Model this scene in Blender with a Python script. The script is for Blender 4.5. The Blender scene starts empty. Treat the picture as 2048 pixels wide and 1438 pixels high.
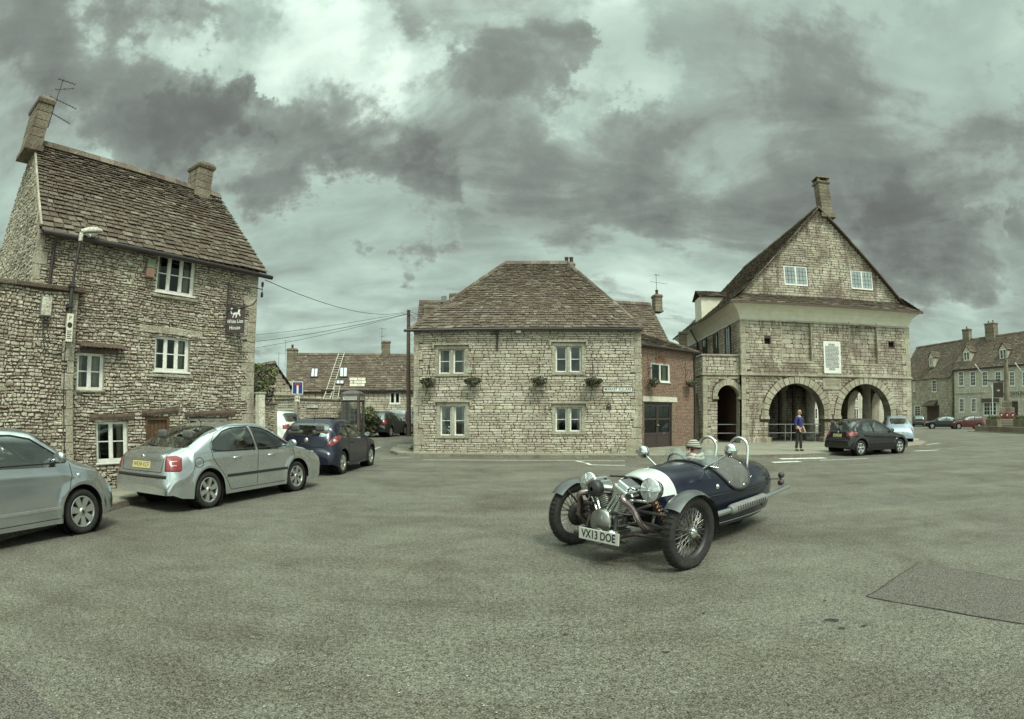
import bpy, math, random
from mathutils import Vector, Matrix
from mathutils.bvhtree import BVHTree
R = math.radians
V = Vector
random.seed(7)
SC = bpy.context.scene
COL = SC.collection
PX, HOR, FPX, CAMH = 1024.0, 828.0, 1120.0, 1.6

# ---------------------------------------------------------------- camera (wide fisheye-type lens, raised by shift)
cd = bpy.data.cameras.new('camera'); CAM = bpy.data.objects.new('camera', cd); COL.objects.link(CAM); SC.camera = CAM
CAM.location = (0, 0, CAMH); CAM.rotation_euler = (R(90), 0, 0)
cd.type = 'PANO'; cd.panorama_type = 'FISHEYE_LENS_POLYNOMIAL'
cd.sensor_width = 36; cd.sensor_height = 36 * 719 / 1024
cd.fisheye_fov = R(180)
cd.fisheye_polynomial_k0 = 0; cd.fisheye_polynomial_k1 = -1.0 / (FPX * 36 / 2048)
cd.fisheye_polynomial_k2 = cd.fisheye_polynomial_k3 = cd.fisheye_polynomial_k4 = 0
cd.shift_y = 109 / 1438
cd.lens = FPX * 36 / 2048
cd.clip_end = 3000

def ray(px, py):
    u = (px - PX) / FPX; v = (HOR - py) / FPX; r = math.hypot(u, v) or 1e-9
    return V((math.sin(r) * u / r, math.cos(r), math.sin(r) * v / r))

# ---------------------------------------------------------------- world, sun, exposure
SUN_EL, SUN_AZ = 54, 150          # azimuth measured from +Y towards +X
SC.view_settings.view_transform = 'Standard'; SC.view_settings.look = 'None'
SC.view_settings.exposure = 0.88; SC.view_settings.gamma = 1.0
W = bpy.data.worlds.new('World'); SC.world = W; W.use_nodes = True
class NT:
    def __init__(s, tree): s.t = tree; s.n = tree.nodes; s.l = tree.links
    def new(s, typ, ins=None, **kw):
        n = s.n.new(typ)
        for k, v in kw.items(): setattr(n, k, v)
        for k, v in (ins or {}).items():
            if isinstance(v, bpy.types.NodeSocket): s.l.new(v, n.inputs[k])
            else: n.inputs[k].default_value = v
        return n
    def math(s, op, a, b=0.0, c=0.0, clamp=False):
        return s.new('ShaderNodeMath', {0: a, 1: b, 2: c}, operation=op, use_clamp=clamp).outputs[0]
    def mix(s, fac, a, b, mode='MIX'):
        n = s.n.new('ShaderNodeMix'); n.data_type = 'RGBA'; n.blend_type = mode; n.clamp_factor = True
        for k, v in ((0, fac), (6, a), (7, b)):
            if isinstance(v, bpy.types.NodeSocket): s.l.new(v, n.inputs[k])
            else: n.inputs[k].default_value = v if k == 0 else (*v[:3], 1)
        return n.outputs[2]
    def ramp(s, fac, stops, interp='LINEAR'):
        n = s.n.new('ShaderNodeValToRGB'); s.l.new(fac, n.inputs[0]); cr = n.color_ramp; cr.interpolation = interp
        while len(cr.elements) < len(stops): cr.elements.new(0.5)
        for e, (p, c) in zip(cr.elements, stops):
            e.position = p; e.color = (*c, 1) if len(c) == 3 else c
        return n.outputs[0]
    def noise(s, vec, scale, detail=4, rough=.55, dist=0.0, out=0):
        return s.new('ShaderNodeTexNoise', {'Vector': vec, 'Scale': scale, 'Detail': detail, 'Roughness': rough, 'Distortion': dist}).outputs[out]

wn = NT(W.node_tree); wn.n.clear()
tc = wn.new('ShaderNodeTexCoord').outputs['Generated']
nrm = wn.new('ShaderNodeVectorMath', {0: tc}, operation='NORMALIZE').outputs[0]
sx = wn.new('ShaderNodeSeparateXYZ', {0: nrm})
den = wn.math('ADD', wn.math('MAXIMUM', sx.outputs[2], 0.0), 0.16)
pl = wn.new('ShaderNodeCombineXYZ', {0: wn.math('DIVIDE', sx.outputs[0], den), 1: wn.math('DIVIDE', sx.outputs[1], den), 2: 0.3})
pls = wn.new('ShaderNodeMapping', {'Vector': pl.outputs[0], 'Rotation': (0, 0, R(28)), 'Scale': (.78, 1.10, 1)}).outputs[0]
n1 = wn.noise(pls, 1.0, 7, .46, .3)
n2 = wn.noise(pls, 3.0, 8, .52, .5)
wobn = wn.new('ShaderNodeVectorMath', {0: wn.new('ShaderNodeTexNoise', {'Vector': nrm, 'Scale': 3.6, 'Detail': 7.0, 'Roughness': .62}).outputs[1], 1: (.5, .5, .5)}, operation='SUBTRACT').outputs[0]
wobv = wn.new('ShaderNodeVectorMath', {0: wn.new('ShaderNodeVectorMath', {0: wobn, 'Scale': .75}, operation='SCALE').outputs[0], 1: nrm}, operation='ADD').outputs[0]
wobd = wn.new('ShaderNodeVectorMath', {0: wobv}, operation='NORMALIZE').outputs[0]
def spot(px, py, rad, wgt):
    dt = wn.new('ShaderNodeVectorMath', {0: wobd, 1: tuple(ray(px, py))}, operation='DOT_PRODUCT').outputs['Value']
    return wn.new('ShaderNodeMapRange', {'Value': dt, 'From Min': math.cos(rad), 'From Max': 1.0, 'To Min': 0.0, 'To Max': wgt}, interpolation_type='SMOOTHSTEP').outputs[0]
# the high layer with its brighter breaks
cl = wn.math('ADD', wn.math('MULTIPLY', n1, .56), wn.math('MULTIPLY', n2, .46))
for sp in [(690, 140, .25, .19), (560, 25, .16, .18), (840, 222, .14, .12), (720, 205, .12, .10), (1190, 85, .16, .17), (480, 235, .10, .14), (300, 50, .16, .09), (1640, 40, .16, .09), (640, 560, .25, .10), (1330, 520, .28, .08), (980, 240, .14, .07), (1500, 640, .3, .05), (240, 330, .10, .08), (1990, 400, .08, .10)]: cl = wn.math('ADD', cl, spot(*sp))
hz = wn.new('ShaderNodeMapRange', {'Value': sx.outputs[2], 'From Min': .0, 'From Max': .32, 'To Min': .12, 'To Max': 0.0}, interpolation_type='SMOOTHSTEP').outputs[0]
cl = wn.math('ADD', cl, hz)
high = wn.ramp(cl, [(.36, (.115, .132, .116)), (.49, (.182, .225, .195)), (.61, (.255, .328, .282)), (.76, (.37, .465, .40)), (.98, (.56, .66, .57))])
# the low ragged layer drifting under it, pale at its torn edges and dark inside
pl2 = wn.new('ShaderNodeMapping', {'Vector': pl.outputs[0], 'Location': (3.1, 1.7, 0), 'Rotation': (0, 0, R(18)), 'Scale': (.88, 1.12, 1)}).outputs[0]
sc_ = wn.math('ADD', wn.math('MULTIPLY', wn.noise(pl2, 1.5, 11, .60, .45), .80), wn.math('MULTIPLY', wn.noise(nrm, 6.5, 9, .62, .8), .20))
for sp in [(330, 215, .20, .20), (420, 175, .09, .12), (620, 285, .17, .17), (820, 470, .12, .13), (900, 50, .24, .10), (60, 80, .15, .14), (1500, 270, .34, .12), (1830, 170, .30, .12), (1900, 470, .16, .15), (1180, 330, .22, .08), (1020, 120, .12, .08), (780, 350, .22, .09)]: sc_ = wn.math('ADD', sc_, spot(*sp))
for sp in [(690, 140, .20, -.12), (1190, 85, .10, -.10), (560, 25, .12, -.12), (640, 580, .25, -.10)]: sc_ = wn.math('ADD', sc_, spot(*sp))
lowc = wn.ramp(sc_, [(.50, (.30, .375, .325)), (.55, (.205, .246, .215)), (.63, (.135, .155, .136)), (.76, (.083, .087, .078)), (.90, (.062, .062, .057))])
lm = wn.new('ShaderNodeMapRange', {'Value': sc_, 'From Min': .485, 'From Max': .60, 'To Min': 0.0, 'To Max': .88}, interpolation_type='SMOOTHSTEP').outputs[0]
cc = wn.mix(lm, high, lowc)
# overcast is brightest overhead; extra gain there and behind viewer added to light facades
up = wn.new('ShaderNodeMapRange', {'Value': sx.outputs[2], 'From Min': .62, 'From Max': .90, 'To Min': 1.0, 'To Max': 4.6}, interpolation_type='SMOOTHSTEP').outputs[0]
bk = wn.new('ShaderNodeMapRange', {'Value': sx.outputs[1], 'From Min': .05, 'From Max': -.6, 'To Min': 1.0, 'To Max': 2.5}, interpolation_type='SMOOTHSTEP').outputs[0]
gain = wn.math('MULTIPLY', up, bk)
sky = wn.new('ShaderNodeTexSky', sky_type='NISHITA', sun_disc=False, sun_elevation=R(SUN_EL), sun_rotation=R(SUN_AZ), air_density=1.0, dust_density=3.0)
skyc = wn.new('ShaderNodeVectorMath', {0: sky.outputs[0], 'Scale': .05}, operation='SCALE').outputs[0]
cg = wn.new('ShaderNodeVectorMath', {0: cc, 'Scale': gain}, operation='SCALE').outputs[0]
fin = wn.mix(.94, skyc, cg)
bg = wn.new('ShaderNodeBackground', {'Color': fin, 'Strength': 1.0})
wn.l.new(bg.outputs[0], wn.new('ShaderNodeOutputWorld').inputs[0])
sl = bpy.data.lights.new('sun', 'SUN'); sl.energy = 1.5; sl.angle = R(12); sl.color = (1.0, .97, .86)
so = bpy.data.objects.new('sun', sl); COL.objects.link(so)
sdir = V((math.sin(R(SUN_AZ)) * math.cos(R(SUN_EL)), math.cos(R(SUN_AZ)) * math.cos(R(SUN_EL)), math.sin(R(SUN_EL))))
so.rotation_euler = (-sdir).to_track_quat('-Z', 'Y').to_euler(); so.location = sdir * 60

# ---------------------------------------------------------------- mesh helper
class MB:
    def __init__(s): s.v = []; s.f = []; s.m = []; s.s = []
    def face(s, pts, mat=0, smooth=False):
        b = len(s.v); s.v += [tuple(p) for p in pts]; s.f.append(tuple(range(b, b + len(pts)))); s.m.append(mat); s.s.append(smooth)
    def idx(s, pts): b = len(s.v); s.v += [tuple(p) for p in pts]; return b
    def addf(s, f, mat=0, smooth=False): s.f.append(tuple(f)); s.m.append(mat); s.s.append(smooth)
    def grid(s, rows, mat=0, smooth=True, cu=False, cv=False, flip=False):
        n = len(rows[0]); b = len(s.v)
        for r in rows: s.v += [tuple(p) for p in r]
        nr = len(rows)
        for i in range(nr if cv else nr - 1):
            for j in range(n if cu else n - 1):
                a = b + i * n + j; c = b + i * n + (j + 1) % n; d = b + ((i + 1) % nr) * n + (j + 1) % n; e = b + ((i + 1) % nr) * n + j
                s.addf((e, d, c, a) if flip else (a, c, d, e), mat, smooth)
        return b
    def box(s, x0, x1, y0, y1, z0, z1, mat=0):
        if x0 > x1: x0, x1 = x1, x0
        if y0 > y1: y0, y1 = y1, y0
        if z0 > z1: z0, z1 = z1, z0
        b = s.idx([(x, y, z) for z in (z0, z1) for y in (y0, y1) for x in (x0, x1)])
        for f in ((0, 2, 3, 1), (4, 5, 7, 6), (0, 1, 5, 4), (1, 3, 7, 5), (3, 2, 6, 7), (2, 0, 4, 6)): s.addf([b + i for i in f], mat)
        return s
    def obox(s, c, size, M=None, mat=0):
        M = M or Matrix.Identity(3); hx, hy, hz = [k / 2 for k in size]
        b = s.idx([V(c) + M @ V((x, y, z)) for z in (-hz, hz) for y in (-hy, hy) for x in (-hx, hx)])
        for f in ((0, 2, 3, 1), (4, 5, 7, 6), (0, 1, 5, 4), (1, 3, 7, 5), (3, 2, 6, 7), (2, 0, 4, 6)): s.addf([b + i for i in f], mat)
        return s
    def bar(s, p, q, w, h=None, mat=0, up=(0, 0, 1)):
        p = V(p); q = V(q); d = q - p
        if d.length < 1e-6: return s
        z = d.normalized(); u = V(up)
        if abs(z.dot(u)) > .98: u = V((1, 0, 0))
        x = u.cross(z).normalized(); y = z.cross(x)
        M = Matrix((x, y, z)).transposed()
        return s.obox((p + q) / 2, (w, h or w, d.length), M, mat)
    def tube(s, pts, r, n=8, mat=0, caps=True, closed=False):
        pts = [V(p) for p in pts]; rows = []; N = len(pts); prev = None
        for i, p in enumerate(pts):
            if closed: t = pts[(i + 1) % N] - pts[i - 1]
            else: t = pts[min(i + 1, N - 1)] - pts[max(i - 1, 0)]
            t = t.normalized() if t.length > 1e-9 else V((0, 0, 1))
            if prev is None:
                u = V((0, 0, 1)) if abs(t.z) < .9 else V((1, 0, 0)); a = t.cross(u).normalized()
            else:
                a = prev - t * prev.dot(t); a = a.normalized() if a.length > 1e-6 else t.orthogonal().normalized()
            prev = a; b = t.cross(a); rr = r[i] if isinstance(r, (list, tuple)) else r
            rows.append([p + (a * math.cos(2 * math.pi * k / n) + b * math.sin(2 * math.pi * k / n)) * rr for k in range(n)])
        s.grid(rows, mat, True, cu=True, cv=closed)
        if caps and not closed:
            s.face(rows[0][::-1], mat); s.face(rows[-1], mat)
        return s
    def lathe(s, prof, n=24, o=(0, 0, 0), ax=(0, 0, 1), mat=0, smooth=True, caps=False, a0=0, a1=2 * math.pi):
        ax = V(ax).normalized(); e1 = ax.orthogonal().normalized(); e2 = ax.cross(e1); o = V(o); full = abs(a1 - a0 - 2 * math.pi) < 1e-6
        rows = []
        for rr, h in prof:
            rows.append([o + ax * h + (e1 * math.cos(a0 + (a1 - a0) * k / n) + e2 * math.sin(a0 + (a1 - a0) * k / n)) * rr for k in range(n if full else n + 1)])
        s.grid(rows, mat, smooth, cu=full)
        if caps: s.face(rows[0][::-1], mat); s.face(rows[-1], mat)
        return s
    def prism(s, poly, o, u, v, d, mat=0, cap2=True):
        o = V(o); u = V(u); v = V(v); d = V(d)
        A = [o + u * a + v * b for a, b in poly]; B = [p + d for p in A]; n = len(A)
        s.face(A, mat)
        if cap2: s.face(B[::-1], mat)
        for i in range(n): s.face((A[(i + 1) % n], A[i], B[i], B[(i + 1) % n]), mat)
        return s
    def ball(s, c, r, n=12, m=8, mat=0, sc=(1, 1, 1), M=None):
        rows = []; M = M or Matrix.Identity(3)
        for i in range(m + 1):
            t = math.pi * i / m
            rows.append([V(c) + M @ V((sc[0] * r * math.sin(t) * math.cos(2 * math.pi * k / n), sc[1] * r * math.sin(t) * math.sin(2 * math.pi * k / n), sc[2] * r * math.cos(t))) for k in range(n)])
        s.grid(rows, mat, True, cu=True, flip=True); return s
    def xf(s, M):
        s.v = [tuple(M @ V(p)) for p in s.v]; return s
    def join(s, o, moff=0):
        b = len(s.v); s.v += o.v; s.f += [tuple(i + b for i in f) for f in o.f]; s.m += [m + moff for m in o.m]; s.s += o.s; return s
    def build(s, name, mats, parent=None, loc=None, rot=None, bevel=0):
        if not isinstance(mats, (list, tuple)): mats = [mats]
        me = bpy.data.meshes.new(name); me.from_pydata(s.v, [], s.f)
        for m in mats: me.materials.append(m)
        me.polygons.foreach_set('material_index', s.m); me.polygons.foreach_set('use_smooth', s.s)
        uv = me.uv_layers.new(name='UVMap'); co = [0.0] * (2 * len(me.loops)); li = 0
        vv = s.v
        for f in s.f:
            a, b, c = vv[f[0]], vv[f[1]], vv[f[2]]
            if len(f) == 4:
                e = vv[f[3]]; ux, uy, uz = c[0] - a[0], c[1] - a[1], c[2] - a[2]; wx, wy, wz = e[0] - b[0], e[1] - b[1], e[2] - b[2]
            else:
                ux, uy, uz = b[0] - a[0], b[1] - a[1], b[2] - a[2]; wx, wy, wz = c[0] - b[0], c[1] - b[1], c[2] - b[2]
            nx, ny, nz = uy * wz - uz * wy, uz * wx - ux * wz, ux * wy - uy * wx
            ln = math.sqrt(nx * nx + ny * ny + nz * nz) or 1; nx /= ln; ny /= ln; nz /= ln
            h = math.hypot(nx, ny)
            if h < .15: tx, ty, bx, by, bz = 1, 0, 0, 1, 0
            else:
                tx, ty = -ny / h, nx / h
                bx, by, bz = -nz * ty, nz * tx, nx * ty - ny * tx
            for i in f:
                p = vv[i]; co[li] = p[0] * tx + p[1] * ty; co[li + 1] = p[0] * bx + p[1] * by + p[2] * bz; li += 2
        uv.data.foreach_set('uv', co)
        me.update()
        o = bpy.data.objects.new(name, me); COL.objects.link(o)
        if parent: o.parent = parent
        if loc is not None: o.location = loc
        if rot is not None: o.rotation_euler = rot
        if bevel:
            b = o.modifiers.new('bevel', 'BEVEL'); b.width = bevel; b.segments = 2; b.limit_method = 'ANGLE'; b.angle_limit = R(40)
        return o

def tag(o, label, cat, group=None, kind=None):
    if label: o['label'] = label
    if cat: o['category'] = cat
    if group: o['group'] = group
    if kind: o['kind'] = kind
    return o
def thing(name, label, cat, loc=(0, 0, 0), rz=0.0, group=None):
    o = bpy.data.objects.new(name, None); COL.objects.link(o); o.location = loc; o.rotation_euler = (0, 0, rz); o.empty_display_size = .2
    return tag(o, label, cat, group)
def copy_tree(o, parent=None):
    c = o.copy(); COL.objects.link(c)
    if parent: c.parent = parent
    for ch in o.children: copy_tree(ch, c)
    return c
_tc = {}
def text_faces(txt, size=1.0, bold=0.0):
    """flat outline of lettering as (verts, faces), centred on the origin"""
    key = (txt, bold)
    if key not in _tc:
        cu = bpy.data.curves.new('lettering', 'FONT'); cu.body = txt; cu.align_x = 'CENTER'; cu.align_y = 'CENTER'; cu.offset = bold; cu.resolution_u = 3
        ob = bpy.data.objects.new('lettering', cu); COL.objects.link(ob)
        dg = bpy.context.evaluated_depsgraph_get(); me = bpy.data.meshes.new_from_object(ob.evaluated_get(dg))
        _tc[key] = ([tuple(v.co) for v in me.vertices], [tuple(p.vertices) for p in me.polygons])
        bpy.data.objects.remove(ob); bpy.data.curves.remove(cu); bpy.data.meshes.remove(me)
    vs, fs = _tc[key]
    return [(x * size, y * size) for x, y, z in vs], fs
def add_text(mb, txt, o, u, v, size, mat=0, bold=0.0, width=None):
    vs, fs = text_faces(txt, size, bold)
    k = 1.0
    if width:
        w = max(p[0] for p in vs) - min(p[0] for p in vs); k = width / w
    o = V(o); u = V(u); v = V(v)
    b = mb.idx([o + u * (x * k) + v * y for x, y in vs])
    for f in fs: mb.addf([b + i for i in f], mat)

class Frame:
    """a vertical facade plane: local x runs along it, local y goes into the building, z is up"""
    def __init__(s, ox, oy, az, dep=0.0):
        a = R(az); s.u = V((math.sin(a), math.cos(a))); s.n = V((-s.u.y, s.u.x)); s.az = az
        s.o = V((ox, oy)) + s.n * dep; s.rz = R(90 - az); s.loc = (s.o.x, s.o.y, 0)
    def uv(s, px, py, dep=0.0):
        d = ray(px, py); n3 = s.n; o = s.o + s.n * dep
        k = (o.x * n3.x + o.y * n3.y) / (d.x * n3.x + d.y * n3.y)
        p = d * k
        return ((p.x - o.x) * s.u.x + (p.y - o.y) * s.u.y, p.z + CAMH)
    def rect(s, x0, y0, x1, y1, dep=0.0):
        xm, ym = (x0 + x1) / 2, (y0 + y1) / 2
        return (s.uv(x0, ym, dep)[0], s.uv(x1, ym, dep)[0], s.uv(xm, y1, dep)[1], s.uv(xm, y0, dep)[1])
    def w(s, x, y, z): q = s.o + s.u * x + s.n * y; return V((q.x, q.y, z))
def sm(t): t = max(0, min(1, t)); return t * t * (3 - 2 * t)
def gz(x, y): return .30 * sm((y - 21) / 9) * sm((3 - x) / 5)
def at(px, py, dist):
    d = ray(px, py); k = dist / math.hypot(d.x, d.y); return V((d.x * k, d.y * k, CAMH + d.z * k))
def gpt(px, py, z=0.0):
    d = ray(px, py); k = (z - CAMH) / d.z; return V((d.x * k, d.y * k, z))

# ---------------------------------------------------------------- materials
def mat(name):
    m = bpy.data.materials.new(name); m.use_nodes = True; t = NT(m.node_tree); t.n.clear()
    o = t.new('ShaderNodeOutputMaterial'); b = t.new('ShaderNodeBsdfPrincipled'); t.l.new(b.outputs[0], o.inputs[0])
    return m, t, b
def setb(t, b, **kw):
    for k, v in kw.items():
        k = k.replace('_', ' ')
        if isinstance(v, bpy.types.NodeSocket): t.l.new(v, b.inputs[k])
        elif k == 'Base Color': b.inputs[k].default_value = (*v[:3], 1)
        else: b.inputs[k].default_value = v
def uvof(t): return t.new('ShaderNodeUVMap').outputs[0]
def objc(t): return t.new('ShaderNodeTexCoord').outputs['Object']
def bump(t, h, strength=.5, dist=.02): return t.new('ShaderNodeBump', {'Height': h, 'Strength': strength, 'Distance': dist}).outputs[0]
def plain(name, col, rough=.6, metal=0.0, var=.12, scale=9.0, spec=.5, coat=0.0, bmp=0.0):
    m, t, b = mat(name); c = objc(t)
    n = t.noise(c, scale, 6, .6)
    lo = tuple(k * (1 - var) for k in col); hi = tuple(min(1, k * (1 + var)) for k in col)
    setb(t, b, Base_Color=t.ramp(n, [(.3, lo), (.7, hi)]), Roughness=rough, Metallic=metal)
    b.inputs['Specular IOR Level'].default_value = spec; b.inputs['Coat Weight'].default_value = coat; b.inputs['Coat Roughness'].default_value = .06
    if bmp: setb(t, b, Normal=bump(t, t.noise(c, scale * 4, 5, .6), bmp, .01))
    return m
def stone_mat(name, cols, dirt=(.105, .070, .054), dirt_amt=.45, lichen=.25):
    m, t, b = mat(name); c = objc(t); g = t.new('ShaderNodeNewGeometry')
    base = t.ramp(g.outputs['Random Per Island'], [(i / (len(cols) - 1), k) for i, k in enumerate(cols)])
    n = t.noise(c, 26, 8, .68); k = t.ramp(n, [(.30, (.36, .34, .31)), (.50, (.85, .84, .80)), (.68, (1.18, 1.17, 1.12))])
    base = t.mix(1.0, base, k, 'MULTIPLY')
    big = t.ramp(t.noise(c, .7, 7, .68, .5), [(.44, (0, 0, 0)), (.62, (1, 1, 1))])
    base = t.mix(t.math('MULTIPLY', big, dirt_amt), base, dirt)
    sk = t.noise(t.new('ShaderNodeMapping', {'Vector': c, 'Scale': (2.6, 2.6, .28)}).outputs[0], 1.0, 6, .62)
    base = t.mix(t.math('MULTIPLY', t.ramp(sk, [(.52, (0, 0, 0)), (.70, (1, 1, 1))]), dirt_amt * 1.1), base, dirt)
    li = t.ramp(t.noise(c, 7.5, 6, .7), [(.60, (0, 0, 0)), (.66, (1, 1, 1))])
    base = t.mix(t.math('MULTIPLY', li, lichen), base, (.46, .47, .40))
    pit = t.ramp(t.noise(c, 55, 4, .6), [(.36, (1, 1, 1)), (.44, (0, 0, 0))])
    base = t.mix(t.math('MULTIPLY', pit, .55), base, (.07, .055, .04))
    setb(t, b, Base_Color=base, Roughness=.92, Normal=bump(t, t.math('ADD', t.noise(c, 38, 8, .7), t.noise(c, 9, 3, .5)), .9, .03))
    b.inputs['Specular IOR Level'].default_value = .15
    return m
M = {}
M['rubble'] = stone_mat('rubble_stone', [(.40, .355, .275), (.55, .515, .42), (.68, .65, .55), (.48, .435, .345), (.76, .73, .63), (.61, .575, .475)], dirt_amt=.26)
M['coursed'] = stone_mat('coursed_stone', [(.44, .395, .31), (.55, .515, .42), (.65, .62, .525), (.49, .445, .355), (.71, .685, .59)], dirt_amt=.24)
M['hall'] = stone_mat('weathered_stone', [(.39, .345, .27), (.50, .46, .37), (.60, .565, .475), (.44, .395, .315), (.64, .61, .52)], dirt_amt=.66)
M['ashlar'] = stone_mat('dressed_stone', [(.42, .395, .31), (.53, .50, .405), (.47, .44, .35)], dirt_amt=.4, lichen=.2)
M['tile'] = stone_mat('stone_tile', [(.105, .083, .066), (.145, .120, .095), (.195, .168, .135), (.125, .100, .079), (.17, .144, .115), (.29, .262, .215)], dirt_amt=.4, lichen=.35)
M['palestone'] = stone_mat('pale_stone', [(.66, .635, .54), (.74, .72, .62), (.70, .67, .57)], dirt_amt=.22)
M['mortar'] = plain('mortar', (.088, .056, .044), .95, var=.4, scale=14, spec=.1, bmp=.5)
M['rubblemortar'] = plain('earth_mortar', (.125, .084, .064), .95, var=.55, scale=22, spec=.1, bmp=.8)
M['mortarlight'] = plain('lime_mortar', (.26, .24, .19), .95, var=.35, scale=14, spec=.1, bmp=.5)
M['stack'] = stone_mat('sooty_stone', [(.20, .175, .135), (.27, .24, .185), (.33, .30, .235)], dirt_amt=.6, lichen=.3)
M['brick'] = stone_mat('red_brick', [(.19, .085, .058), (.26, .125, .085), (.31, .17, .12), (.14, .072, .055), (.23, .11, .08)], dirt=(.10, .05, .04), dirt_amt=.3, lichen=.08)
M['white'] = plain('white_paint', (.66, .66, .60), .5, var=.16, scale=12)
M['cream'] = plain('cream_render', (.62, .59, .47), .8, var=.10, scale=2.5)
M['wood'] = plain('brown_door_wood', (.105, .058, .030), .6, var=.45, scale=16, bmp=.3)
M['beam'] = plain('weathered_oak', (.085, .058, .042), .8, var=.5, scale=12, bmp=.6)
M['darkwood'] = plain('dark_brown_paint', (.045, .032, .028), .45, var=.3, scale=14)
M['iron'] = plain('dark_iron', (.035, .028, .026), .55, var=.35, scale=20)
M['lead'] = plain('grey_lead', (.16, .16, .15), .6, var=.25, scale=8)
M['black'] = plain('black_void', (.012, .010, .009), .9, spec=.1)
M['curtain'] = plain('pale_curtain', (.50, .47, .39), .9, var=.2, scale=12)
M['chrome'] = plain('chrome', (.72, .74, .72), .12, metal=1, var=.05)
M['steel'] = plain('brushed_steel', (.34, .335, .31), .32, metal=1, var=.15, scale=20)
M['rubber'] = plain('tyre_rubber', (.028, .026, .024), .85, var=.4, scale=30, spec=.25, bmp=.3)
M['trim'] = plain('black_trim', (.022, .020, .020), .5, var=.2, scale=20)
M['alloy'] = plain('silver_alloy', (.48, .49, .46), .32, metal=.75, var=.1)
M['yellow'] = plain('yellow_plate', (.50, .43, .19), .5, var=.08)
M['platewhite'] = plain('white_plate', (.50, .50, .44), .45, var=.06)
M['ink'] = plain('black_letters', (.02, .018, .017), .6)
M['redlamp'] = plain('red_lens', (.19, .026, .026), .2, var=.25, scale=30, coat=.6)
M['clearlamp'] = plain('clear_lens', (.55, .57, .56), .12, metal=.5, var=.3, scale=30, coat=.6)
M['bluesign'] = plain('blue_sign', (.025, .045, .17), .4, var=.1)
M['redsign'] = plain('red_sign', (.32, .035, .03), .4, var=.1)
M['fabric'] = plain('grey_tonneau_fabric', (.085, .085, .078), .8, var=.25, scale=14, bmp=.4)
M['skin'] = plain('skin', (.46, .27, .20), .55, var=.08, scale=14)
M['leaf'] = plain('leaf_green', (.050, .060, .026), .65, var=.5, scale=3)
M['leafpale'] = plain('yellow_green_leaf', (.14, .16, .055), .6, var=.45, scale=3)
M['flower'] = plain('red_flower', (.16, .05, .05), .6, var=.4, scale=8)
M['poppy'] = plain('poppy_red', (.20, .020, .022), .6, var=.3, scale=8)
M['bark'] = plain('bark', (.09, .07, .05), .9, var=.4, scale=9, bmp=.6)
M['cable'] = plain('cable_black', (.03, .03, .03), .7)
M['flash'] = plain('lead_flashing', (.30, .31, .29), .55, var=.2)
def glass_mat(name, tint, fac, rough=.03):
    m = bpy.data.materials.new(name); m.use_nodes = True; t = NT(m.node_tree); t.n.clear()
    o = t.new('ShaderNodeOutputMaterial')
    fr = t.new('ShaderNodeFresnel', {'IOR': 1.5}); f2 = t.math('ADD', t.math('MULTIPLY', fr.outputs[0], 1.3), fac, clamp=True)
    c = objc(t); nz = bump(t, t.noise(c, 2.2, 2, .5), .04, .02)
    gl = t.new('ShaderNodeBsdfGlossy', {'Color': (.85, .9, .86, 1), 'Roughness': rough, 'Normal': nz}); tr = t.new('ShaderNodeBsdfTransparent', {'Color': (*tint, 1)})
    mx = t.new('ShaderNodeMixShader', {0: f2, 1: tr.outputs[0], 2: gl.outputs[0]}); t.l.new(mx.outputs[0], o.inputs[0])
    return m
M['pane'] = glass_mat('window_glass', (.70, .72, .66), .01)
M['carglass'] = glass_mat('car_glass', (.66, .70, .67), .14)
M['palepane'] = glass_mat('sky_reflecting_glass', (.6, .6, .56), .42, .06)
M['screen'] = glass_mat('clear_screen', (.80, .86, .84), .16)
def paint(name, col, metal=.0, rough=.32, flake=.06):
    dk = max(col) < .1
    m, t, b = mat(name); c = objc(t)
    n = t.noise(c, 400, 2, .5); d = t.noise(c, 2.5, 5, .6)
    lo = tuple(k * (1 - flake) for k in col); hi = tuple(min(1, k * (1 + flake)) for k in col)
    base = t.ramp(n, [(.35, lo), (.65, hi)])
    base = t.mix(t.math('MULTIPLY', t.ramp(d, [(.45, (0, 0, 0)), (.8, (1, 1, 1))]), .08 if dk else .22), base, (.13, .115, .09))
    setb(t, b, Base_Color=base, Metallic=metal, Roughness=rough)
    b.inputs['Coat Weight'].default_value = .15 if dk else .7; b.inputs['Coat Roughness'].default_value = .05
    return m
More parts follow.
